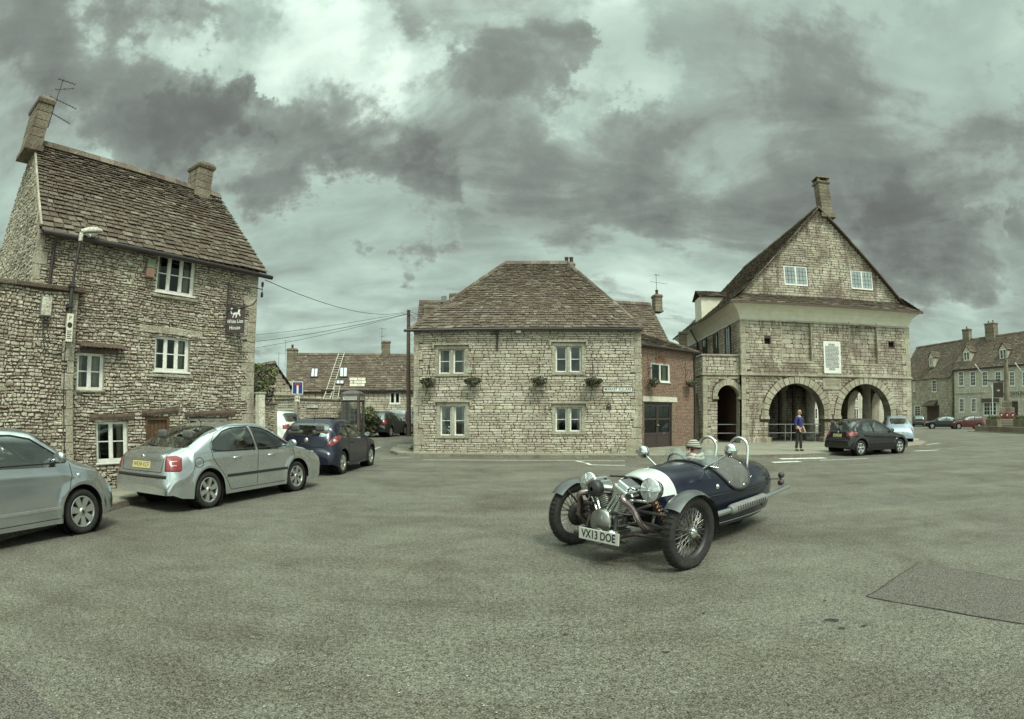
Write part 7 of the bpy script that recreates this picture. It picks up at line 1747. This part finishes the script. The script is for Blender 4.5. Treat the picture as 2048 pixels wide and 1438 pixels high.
# v twin engine
m = MB(); m.ball((.26, 0, .43), .19, 20, 14, 0, (.85, .9, .95)); m.lathe([(.15, 0), (.145, .05), (.10, .075), (.0, .08)], 20, (.40, 0, .43), (1, 0, 0)); m.lathe([(.10, 0), (.09, .04), (.03, .055), (0, .055)], 16, (.44, .0, .29), (1, 0, 0)); m.box(.12, .40, -.15, .15, .20, .34)
m.build('crankcase', M['steel'], tw, bevel=.01)
for sg in (-1, 1):
    ax = V((.03, sg * math.sin(R(27)), math.cos(R(27)))).normalized(); o = V((.26, sg * .06, .50)); prof = []
    for k in range(11): z = .02 + k * .021; prof += [(.074, z), (.118, z + .003), (.118, z + .009), (.074, z + .012)]
    m = MB(); m.lathe([(.07, -.02)] + prof + [(.10, .26)], 24, o, ax); cy = m.build('cylinder', M['steel'], tw)
    m = MB(); x_ = V((1, 0, 0)); y_ = ax.cross(x_).normalized(); Mx = Matrix((x_, y_, ax)).transposed()
    m.obox(o + ax * .30, (.25, .20, .085), Mx); m.obox(o + ax * .365, (.21, .17, .05), Mx); m.build('rocker_cover', M['chrome'], cy, bevel=.022)
    m = MB(); 
    for e in (-.035, .035): m.tube([V((.42, sg * .03 + e * .6, .50)), o + ax * .28 + V((.10, e, 0))], .014, 8)
    m.build('pushrod_tube', M['chrome'], cy)
    # header pipe sweeping down and back to the side
    m = MB(); h0 = o + ax * .25 + V((.10, sg * .06, 0)); P = [h0, h0 + V((.10, sg * .07, -.02)), V((.36, sg * .36, .60)), V((.33, sg * .42, .46)), V((.22, sg * .46, .38)), V((.02, sg * .50, .36)), V((-.3, sg * .565, .385)), V((-.9, sg * .60, .41))]
    m.tube(sm3(P), .034, 12); m.build('exhaust_header', plain('blued_exhaust', (.30, .24, .24), .22, .95, .45, 5), tw)
    m = MB(); m.tube([(-.85, sg * .60, .41), (-1.2, sg * .615, .42)], .037, 12); m.tube([(-2.1, sg * .60, .455), (-3.02, sg * .56, .50)], .034, 12); m.lathe([(.034, 0), (.028, 0), (.028, -.12)], 12, (-3.02, sg * .56, .50), (-1, 0, .05)); ep = m.build('exhaust_pipe', M['chrome'], tw)
    m = MB(); m.tube([(-1.15, sg * .615, .42), (-1.2, sg * .617, .422), (-2.08, sg * .60, .452), (-2.14, sg * .598, .455)], [.045, .062, .062, .045], 14); sh_ = m.build('heat_shield', M['lead'], ep)
    m = MB()
    for row in (.35, -.05):
        for k in range(13): x = -1.26 - k * .062; c = V((x, sg * (.6155 + .0) + sg * .0622 * math.cos(row), .4235 + (-x - 1.2) * .034 + .0622 * math.sin(row))); m.lathe([(.0125, 0), (0, .0005)], 8, c, (0, sg * math.cos(row), math.sin(row)))
    m.build('shield_hole', M['black'], sh_)
    for x in (-1.18, -2.06): m = MB(); m.tube([(x, sg * .53, .40), (x, sg * .60, .37), (x, sg * .61, .36)], .012, 6); m.build('pipe_bracket', M['iron'], ep)
m = MB(); m.lathe([(.02, .10), (.07, .085), (.085, .07), (.085, .0), (.05, -.02)], 20, (.40, -.08, .775), (1, 0, 0)); m.build('air_cleaner', M['trim'], tw)
m = MB(); m.tube([(.38, -.08, .775), (.26, -.04, .76), (.22, .06, .76)], .05, 10); m.build('intake', M['steel'], tw)
m = MB(); m.lathe([(.055, 0), (.06, .05), (.05, .10), (0, .11)], 16, (.45, .22, .33), (1, 0, .1)); m.lathe([(.05, 0), (.05, .12)], 14, (.40, .02, .22), (0, 0, 1)); m.build('oil_filter', M['chrome'], tw)
m = MB()
for a in (((.44, .05, .55), (.30, .25, .52), (.1, .3, .5)), ((.42, -.12, .62), (.35, -.25, .48), (.1, -.3, .42)), ((.43, .10, .40), (.40, .26, .42), (.2, .34, .46)), ((.45, -.04, .36), (.40, -.22, .32), (.2, -.3, .34)), ((.30, .0, .90), (.10, .02, .88), (-.05, .0, .82)), ((.30, .14, .86), (.12, .16, .84), (-.05, .1, .78))): m.tube(a, .012, 6)
m.build('hose', M['trim'], tw)
m = MB(); m.tube([(.20, -.42, .66), (.24, 0, .66), (.20, .42, .66)], .018, 8); m.build('lamp_bar', M['chrome'], tw)
for sg in (-1, 1):
    o = V((.16, sg * .43, .775)); m = MB(); m.lathe([(.0, -.15), (.045, -.14), (.095, -.085), (.122, -.01), (.128, .02), (.118, .032)], 24, o, (1, 0, .02)); m.tube([o - V((.05, 0, .10)), V((.20, sg * .42, .66))], .016, 8); hd2 = m.build('headlamp', M['chrome'], tw)
    m = MB(); m.lathe([(.118, .03), (.09, .045), (.04, .055), (0, .057)], 24, o, (1, 0, .02)); m.build('lens', M['clearlamp'], hd2)
    m = MB(); m.tube([o + V((.062, 0, z)) + V((0, 0, 0)) for z in (-.115, .115)], .007, 5); m.tube([o + V((.066, y, 0)) for y in (-.115, .115)], .006, 5); m.build('stone_guard', M['chrome'], hd2)
# wheels
def wire_wheel(name, o, r, wd, sg, steer=0.0, spokes=15):
    Rz = Matrix.Rotation(R(steer), 4, 'Z'); X = Matrix.Translation(V(o)) @ Rz
    ax = (0, sg, 0); rim = r * .735; m = MB(); hw = wd / 2
    m.lathe([(rim, -hw * .62), (rim + .02, -hw * .8), (r * .90, -hw), (r * .965, -hw * .86), (r, -hw * .5), (r, hw * .5), (r * .965, hw * .86), (r * .90, hw), (rim + .02, hw * .8), (rim, hw * .62)], 44, (0, 0, 0), ax)
    for k in range(88):
        a = 2 * math.pi * k / 88; ca, sa = math.cos(a), math.sin(a); e = .045 * (1 if k % 2 else -1)
        m.bar((r * ca * 1.0, -hw * .72, r * sa * 1.0), (r * math.cos(a + e) * 1.004, hw * .72, r * math.sin(a + e) * 1.004), .012, .006)
    m.xf(X); w = m.build(name, M['rubber'], tw)
    m = MB(); m.lathe([(rim + .008, -hw * .66), (rim - .015, -hw * .5), (rim - .03, 0), (rim - .015, hw * .5), (rim + .008, hw * .66), (rim + .004, hw * .70)], 44, (0, 0, 0), ax); m.xf(X); m.build('rim', M['trim'], w)
    m = MB()
    for k in range(spokes * 2):
        for side, off in ((-.5, .0), (.55, .08)):
            a = 2 * math.pi * (k + off * 3) / (spokes * 2); b = a + (.45 if k % 2 else -.45); m.tube([(.045 * math.cos(b), sg * hw * side * 1.1, .045 * math.sin(b)), ((rim - .02) * math.cos(a), sg * hw * .12, (rim - .02) * math.sin(a))], .0034, 4, caps=False)
    m.xf(X); m.build('spoke', M['steel'], w)
    m = MB(); m.lathe([(.05, -hw * .8), (.042, 0), (.05, hw * .6), (.055, hw * .75), (.05, hw * 1.05), (.03, hw * 1.25), (0, hw * 1.28)], 16, (0, 0, 0), ax)
    for k in range(2): a = k * math.pi; m.bar((0, sg * hw * 1.1, 0), (.085 * math.cos(a + .5), sg * hw * 1.05, .085 * math.sin(a + .5)), .03, .014)
    m.xf(X); m.build('hub_spinner', M['chrome'], w); return w
STEER = -4
for sg in (-1, 1):
    w = wire_wheel('wheel', (0, sg * .80, .372), .372, .135, sg, STEER)
    X = Matrix.Translation(V((0, sg * .80, .372))) @ Matrix.Rotation(R(STEER), 4, 'Z')
    m = MB(); m.lathe([(.04, -.055), (.145, -.05), (.145, -.03), (.04, -.025)], 24, (0, 0, 0), (0, sg, 0)); m.box(-.12, -.02, -sg * .085, -sg * .02, .04, .15); m.xf(X); m.build('brake_disc', M['iron'], w)
    m = MB(); rows = []
    for k in range(19):
        a = R(40 + (186 - 40) * k / 18); rr2 = .425; rows.append([(rr2 * math.cos(a) - (.014 * abs(e) ** 2) * math.cos(a) * 3, e * .105, rr2 * math.sin(a) - (.014 * abs(e) ** 2) * math.sin(a) * 3) for e in (-1, -.75, -.4, 0, .4, .75, 1)])
    m.grid(rows, 0, True); m.grid([[(x * .985, y * .97, z * .985) for x, y, z in r] for r in rows], 0, True, flip=True); m.xf(X); fw = m.build('wing', wingp, tw)
    m = MB(); m.tube([X @ V((.22, -sg * .06, .34)), X @ V((.05, -sg * .12, .12)), X @ V((0, -sg * .09, .02))], .012, 6); m.tube([X @ V((-.26, -sg * .06, .32)), X @ V((-.05, -sg * .12, .12))], .012, 6); m.build('wing_stay', M['iron'], fw)
wire_wheel('wheel', (-2.42, 0, .33), .33, .17, 1)
# plate, screens, mirrors, hoops, rear lamps
m = MB(); m.box(.58, .592, -.16, .38, .265, .385); pl_ = m.build('number_plate', M['platewhite'], tw, bevel=.003); m = MB(); add_text(m, 'VX13 DOE', (.5945, .11, .325), (0, 1, 0), UZ, .115, 0, .022, .46); m.build('lettering', M['ink'], pl_)
m = MB(); m.tube([(.45, -.15, .29), (.58, -.15, .31)], .012, 6); m.tube([(.45, .3, .29), (.58, .3, .31)], .012, 6); m.build('plate_bracket', M['iron'], tw)
for sg in (-1, 1):
    c = prjz(-1.08, sg * .23, -.005); m = MB(); rows = []
    for z in (0, .05, .10, .15, .185):
        w = .19 * (1 - (z / .19) ** 3 * .55); rows.append([c + V((-.10 * (y / .19) ** 2 - z * .45, y, z - .03 * (abs(y) / .19) ** 2)) for y in [w * (-1 + 2 * k / 10) for k in range(11)]])
    m.grid(rows, 0, True); sc_ = m.build('aero_screen', M['screen'], tw); m = MB(); m.tube([p for p in rows[0]], .008, 6); m.build('screen_frame', M['chrome'], sc_)
for sg, x, y, z in ((1, -1.10, .62, 1.10), (-1, -.95, -.52, 1.04)):
    b = prj(-1.02 if sg > 0 else -.9, .90, sg, 0); o = V((x, y + sg * .02, z)); m = MB(); m.tube([b, o], .014, 8); m.ball(o + V((.02, 0, .02)), .082, 16, 10, 0, (.62, 1, 1)); mi = m.build('door_mirror', M['chrome'], tw); m = MB(); m.lathe([(.074, 0), (0, .002)], 16, o + V((-.028, 0, .02)), (-1, 0, 0)); m.build('mirror_glass', M['clearlamp'], mi)
for sg in (-1, 1):
    y = sg * .245; p0 = prjz(-2.03, y - .14, -.02); p1 = prjz(-2.0, y + .14, -.02); m = MB(); P = [p0, p0 + UZ * .10] + [V((-2.02, y - .14 * math.cos(a), 1.085 + .14 * math.sin(a))) for a in [math.pi * k / 10 for k in range(11)]] + [p1 + UZ * .05, p1]
    m.tube(P, .021, 10); m.build('roll_hoop', M['chrome'], tw)
for sg in (-1, 1):
    b = prj(-2.80, .62, sg, 0); m = MB(); m.tube([b, b + V((-.10, sg * .12, .0))], .012, 6); m.tube([b + V((-.10, sg * .12, .06)), b + V((-.10, sg * .12, -.06))], .010, 6)
    for dz in (.05, -.055): m.lathe([(.0, .05), (.04, .03), (.045, 0), (.04, -.04), (0, -.045)], 12, b + V((-.12, sg * .12, dz)), (-1, 0, 0))
    m.build('rear_lamp', M['darkwood'], tw)

# ================================================================ people
def skin_mesh(name, pts, edges, m_, par, sub=2):
    """pts: list of ((x,y,z), radius); grown as one continuous skin"""
    me = bpy.data.meshes.new(name); me.from_pydata([p for p, r in pts], edges, []); me.update()
    o = bpy.data.objects.new(name, me); COL.objects.link(o); o.modifiers.new('skin', 'SKIN').use_smooth_shade = True
    sv = me.skin_vertices[0].data
    for i, (p, r) in enumerate(pts): sv[i].radius = (r, r) if not isinstance(r, tuple) else r; sv[i].use_root = (i == 0)
    s_ = o.modifiers.new('sub', 'SUBSURF'); s_.levels = sub; s_.render_levels = sub
    dg = bpy.context.evaluated_depsgraph_get(); m2 = bpy.data.meshes.new_from_object(o.evaluated_get(dg)); bpy.data.objects.remove(o)
    ob = bpy.data.objects.new(name, m2); COL.objects.link(ob); ob.parent = par; m2.materials.clear(); m2.materials.append(m_)
    for p in m2.polygons: p.use_smooth = True
    return ob
def chain(pts, start, items):
    """append a limb; returns edges"""
    e = []; prev = start
    for it in items: pts.append(it); e.append((prev, len(pts) - 1)); prev = len(pts) - 1
    return e, prev
def face_bits(par, c, r, f=V((1, 0, 0)), glasses=False, beard=None):
    l = V((-f.y, f.x, 0)); m = MB()
    for sg in (-1, 1): m.ball(c + f * r * .82 + l * sg * r * .36 + UZ * r * .08, r * .13, 8, 6)
    m.build('eye', M['ink'], par)
    m = MB(); m.grid([[c + f * r * .80 + l * y * r - UZ * r * .50 + f * r * .04 for y in (-.26, 0, .26)], [c + f * r * .82 + l * y * r - UZ * r * .57 for y in (-.2, 0, .2)]]); m.build('mouth', plain('lips', (.26, .11, .09), .6), par)
def hand(pts, wrist, d, side, s=1.0):
    e = []; palm = V(pts[wrist][0]) + d * .05 * s; pts.append((tuple(palm), (.034 * s, .016 * s))); e.append((wrist, len(pts) - 1)); pi = len(pts) - 1
    up = V((0, 0, 1)) if abs(d.z) < .8 else V((1, 0, 0)); w = d.cross(up).normalized(); n = w.cross(d)
    for k, L in enumerate((.072, .082, .078, .062)):
        b = palm + d * .035 * s + w * (k - 1.5) * .019 * s; q = [(tuple(b), .010 * s), (tuple(b + d * L * .5 * s - n * .006), .009 * s), (tuple(b + d * L * .9 * s - n * .022), .0075 * s)]
        a, _ = chain(pts, pi, q); e += a
    b = palm + w * side * .03 * s; a, _ = chain(pts, pi, [(tuple(b), .011 * s), (tuple(b + d * .035 * s + w * side * .02 * s), .009 * s), (tuple(b + d * .06 * s + w * side * .022 * s), .008 * s)]); return e + a
pp = gpt(1597, 902, .10); K = .945
pe_ = thing('person', 'person in blue jumper and dark trousers standing by the hall railings', 'person', (pp.x, pp.y, .105), R(-66))
def Z(p, r): return (tuple(V(p) * K), tuple(k * K for k in r) if isinstance(r, tuple) else r * K)
P = [Z((0, 0, .95), (.13, .10))]; E_ = []
a, ch_ = chain(P, 0, [Z((.0, 0, 1.12), (.125, .095)), Z((.0, 0, 1.30), (.15, .105)), Z((.0, 0, 1.44), (.10, .08)), Z((.015, 0, 1.51), .052), Z((.03, 0, 1.575), .062), Z((.035, 0, 1.65), (.074, .092)), Z((.03, 0, 1.72), (.070, .085)), Z((.025, 0, 1.765), (.04, .05))]); E_ += a
for sg in (-1, 1):
    fx = .06 * sg
    a, k = chain(P, 0, [Z((.0, sg * .09, .88), .088), Z((.02 + fx * .4, sg * .095, .50), .058), Z((.0 + fx, sg * .095, .10), .040), Z((.02 + fx, sg * .095, .045), .040), Z((.12 + fx, sg * .11, .03), (.042, .028))]); E_ += a
    a, k = chain(P, 3, [Z((.0, sg * .17, 1.41), .056), Z((-.03, sg * .225, 1.14), .042), Z((.14, sg * .20, .97), .032), Z((.17, sg * .18, .93), .027)]); E_ += a; E_ += hand(P, k, V((.55, -sg * .15, -.8)).normalized(), -sg, .95)
b_ = skin_mesh('body', P, E_, M['skin'], pe_)
jum = plain('blue_jumper', (.028, .034, .13), .85, var=.2, scale=14, bmp=.3); trs = plain('dark_trousers', (.030, .026, .024), .85, var=.25)
P = [Z((0, 0, .98), (.155, .125))]; E_ = []
a, k = chain(P, 0, [Z((.0, 0, 1.12), (.150, .120)), Z((.0, 0, 1.30), (.172, .128)), Z((.0, 0, 1.43), (.135, .105))]); E_ += a; top_ = k; a, k = chain(P, top_, [Z((.008, 0, 1.485), .075)]); E_ += a
for sg in (-1, 1): a, k = chain(P, top_, [Z((.0, sg * .17, 1.41), .088), Z((-.03, sg * .225, 1.14), .066), Z((.06, sg * .212, 1.05), .056)]); E_ += a
skin_mesh('jumper', P, E_, jum, pe_)
P = [Z((0, 0, .95), (.150, .122))]; E_ = []
for sg in (-1, 1):
    fx = .06 * sg; a, k = chain(P, 0, [Z((.0, sg * .09, .86), .105), Z((.02 + fx * .4, sg * .095, .50), .078), Z((.0 + fx, sg * .095, .09), .066)]); E_ += a
skin_mesh('trousers', P, E_, trs, pe_)
for sg in (-1, 1): m = MB(); m.ball((.05 + .06 * sg, sg * .095 * K, .035), .055, 12, 8, 0, (2.1, .85, .75)); m.build('shoe', M['trim'], pe_)
m = MB(); m.lathe([(.075, 0), (.062, .045), (.06, .05)], 16, (.012 * K, 0, 1.455 * K), (.12, 0, 1)); m.build('collar', M['white'], pe_)
face_bits(pe_, V((.033, 0, 1.645)) * K, .092 * K)
m = MB(); m.prism([(.115, 1.60), (.15, 1.60), (.118, 1.66)], (0, -.012, 0), (K, 0, 0), (0, 0, K), (0, .024, 0)); m.build('nose', M['skin'], b_)
m = MB()
for sg in (-1, 1): m.ball((.03 * K, sg * .078 * K, 1.64 * K), .022, 8, 6, 0, (.7, .4, 1.3))
m.build('ear', M['skin'], b_)
m = MB(); rows = []
for i in range(7):
    t_ = i / 6; rows.append([((.02 - .088 * math.cos(a_)) * K, .083 * math.sin(a_) * K * 1.0, (1.58 + .12 * t_ + .03 * math.cos(a_) * t_) * K) for a_ in [-1.75 + 3.5 * k / 14 for k in range(15)]])
m.grid(rows); m.build('hair', plain('grey_hair', (.20, .18, .16), .8), pe_)
m = MB()
for sg in (-1, 1): m.tube([V((.118, sg * .034 + .024 * math.cos(a_), 1.655 + .02 * math.sin(a_))) * K for a_ in [k * .6283 for k in range(10)]], .003, 5, closed=True); m.tube([V((.115, sg * .06, 1.66)) * K, V((.03, sg * .082, 1.66)) * K], .003, 5)
m.build('glasses', M['ink'], pe_)
# driver at the wheel
dv = thing('person', 'driver in striped knitted cap and pale scarf sitting low in the three wheeler', 'person', tw.location + Matrix.Rotation(tw.rotation_euler.z, 3, 'Z') @ V((-1.665, -.25, 0)), tw.rotation_euler.z)
P = [((-.05, 0, .44), (.16, .12))]; E_ = []
a, k = chain(P, 0, [((-.10, 0, .62), (.16, .12)), ((-.12, 0, .80), (.18, .12)), ((-.11, 0, .92), (.12, .09)), ((-.09, 0, .985), .055), ((-.06, 0, 1.05), .066), ((-.045, 0, 1.115), (.076, .094)), ((-.05, 0, 1.185), (.072, .088)), ((-.05, 0, 1.23), (.045, .055))]); E_ += a
for sg in (-1, 1):
    a, k = chain(P, 3, [((-.11, sg * .18, .88), .058), ((.02, sg * .24, .68), .045), ((.22, sg * .17, .84), .034), ((.26, sg * .16, .88), .028)]); E_ += a; E_ += hand(P, k, V((.7, -sg * .3, .4)).normalized(), -sg)
    a, k = chain(P, 0, [((.12, sg * .10, .42), .085), ((.50, sg * .11, .46), .062), ((.80, sg * .11, .32), .045)]); E_ += a
b_ = skin_mesh('body', P, E_, M['skin'], dv)
P = [((-.08, 0, .48), (.18, .14))]; E_ = []
a, k = chain(P, 0, [((-.10, 0, .62), (.19, .145)), ((-.12, 0, .80), (.205, .145)), ((-.11, 0, .915), (.15, .12))]); E_ += a; t3 = k
for sg in (-1, 1): a, k = chain(P, t3, [((-.11, sg * .18, .88), .078), ((.02, sg * .24, .68), .066), ((.20, sg * .175, .825), .050)]); E_ += a
skin_mesh('jacket', P, E_, plain('dark_jacket', (.05, .045, .04), .8), dv)
m = MB(); hc = V((-.045, 0, 1.115))
sc2 = plain('pale_knit_scarf', (.50, .49, .44), .9, var=.25, scale=25, bmp=.5)
for k, (z, r_) in enumerate(((.955, .115), (.995, .112), (1.035, .105))): m.tube([(-.075 + r_ * math.cos(a_) * .95, r_ * math.sin(a_), z + .012 * math.sin(a_ * 3 + k)) for a_ in [j * .3927 for j in range(16)]], .034, 8, closed=True)
m.build('scarf', sc2, dv)
cm, t, b = mat('striped_knit'); c_ = objc(t); wv = t.new('ShaderNodeTexWave', {'Vector': c_, 'Scale': 11.0, 'Distortion': .6}, bands_direction='Z'); setb(t, b, Base_Color=t.ramp(wv.outputs[1], [(.35, (.10, .09, .075)), (.6, (.34, .33, .28))]), Roughness=.9)
m = MB(); rows = []
for i in range(10):
    a2 = math.pi / 2 * i / 9; r_ = .102 * math.cos(a2) * (1.05 if i < 2 else 1) + .002; rows.append([(-.052 + r_ * 1.06 * math.cos(a_), r_ * .95 * math.sin(a_), 1.150 + .035 * math.cos(a_) * (1 - i / 9) * .6 + .105 * math.sin(a2)) for a_ in [j * .3142 for j in range(20)]])
m.grid(rows, 0, True, cu=True); m.tube([V(p) - UZ * .004 for p in rows[0]], .014, 6, closed=True); m.build('knitted_cap', cm, dv)
face_bits(dv, hc, .092)
m = MB(); m.prism([(.040, 1.075), (.075, 1.078), (.046, 1.14)], (0, -.012, 0), (1, 0, 0), (0, 0, 1), (0, .024, 0)); m.build('nose', M['skin'], b_)
m = MB()
for sg in (-1, 1): m.tube([(.045, sg * .036 + .026 * math.cos(a_), 1.128 + .02 * math.sin(a_)) for a_ in [k * .6283 for k in range(10)]], .004, 5, closed=True); m.tube([(.04, sg * .062, 1.13), (-.05, sg * .085, 1.13)], .005, 5)
m.build('glasses', M['ink'], dv)
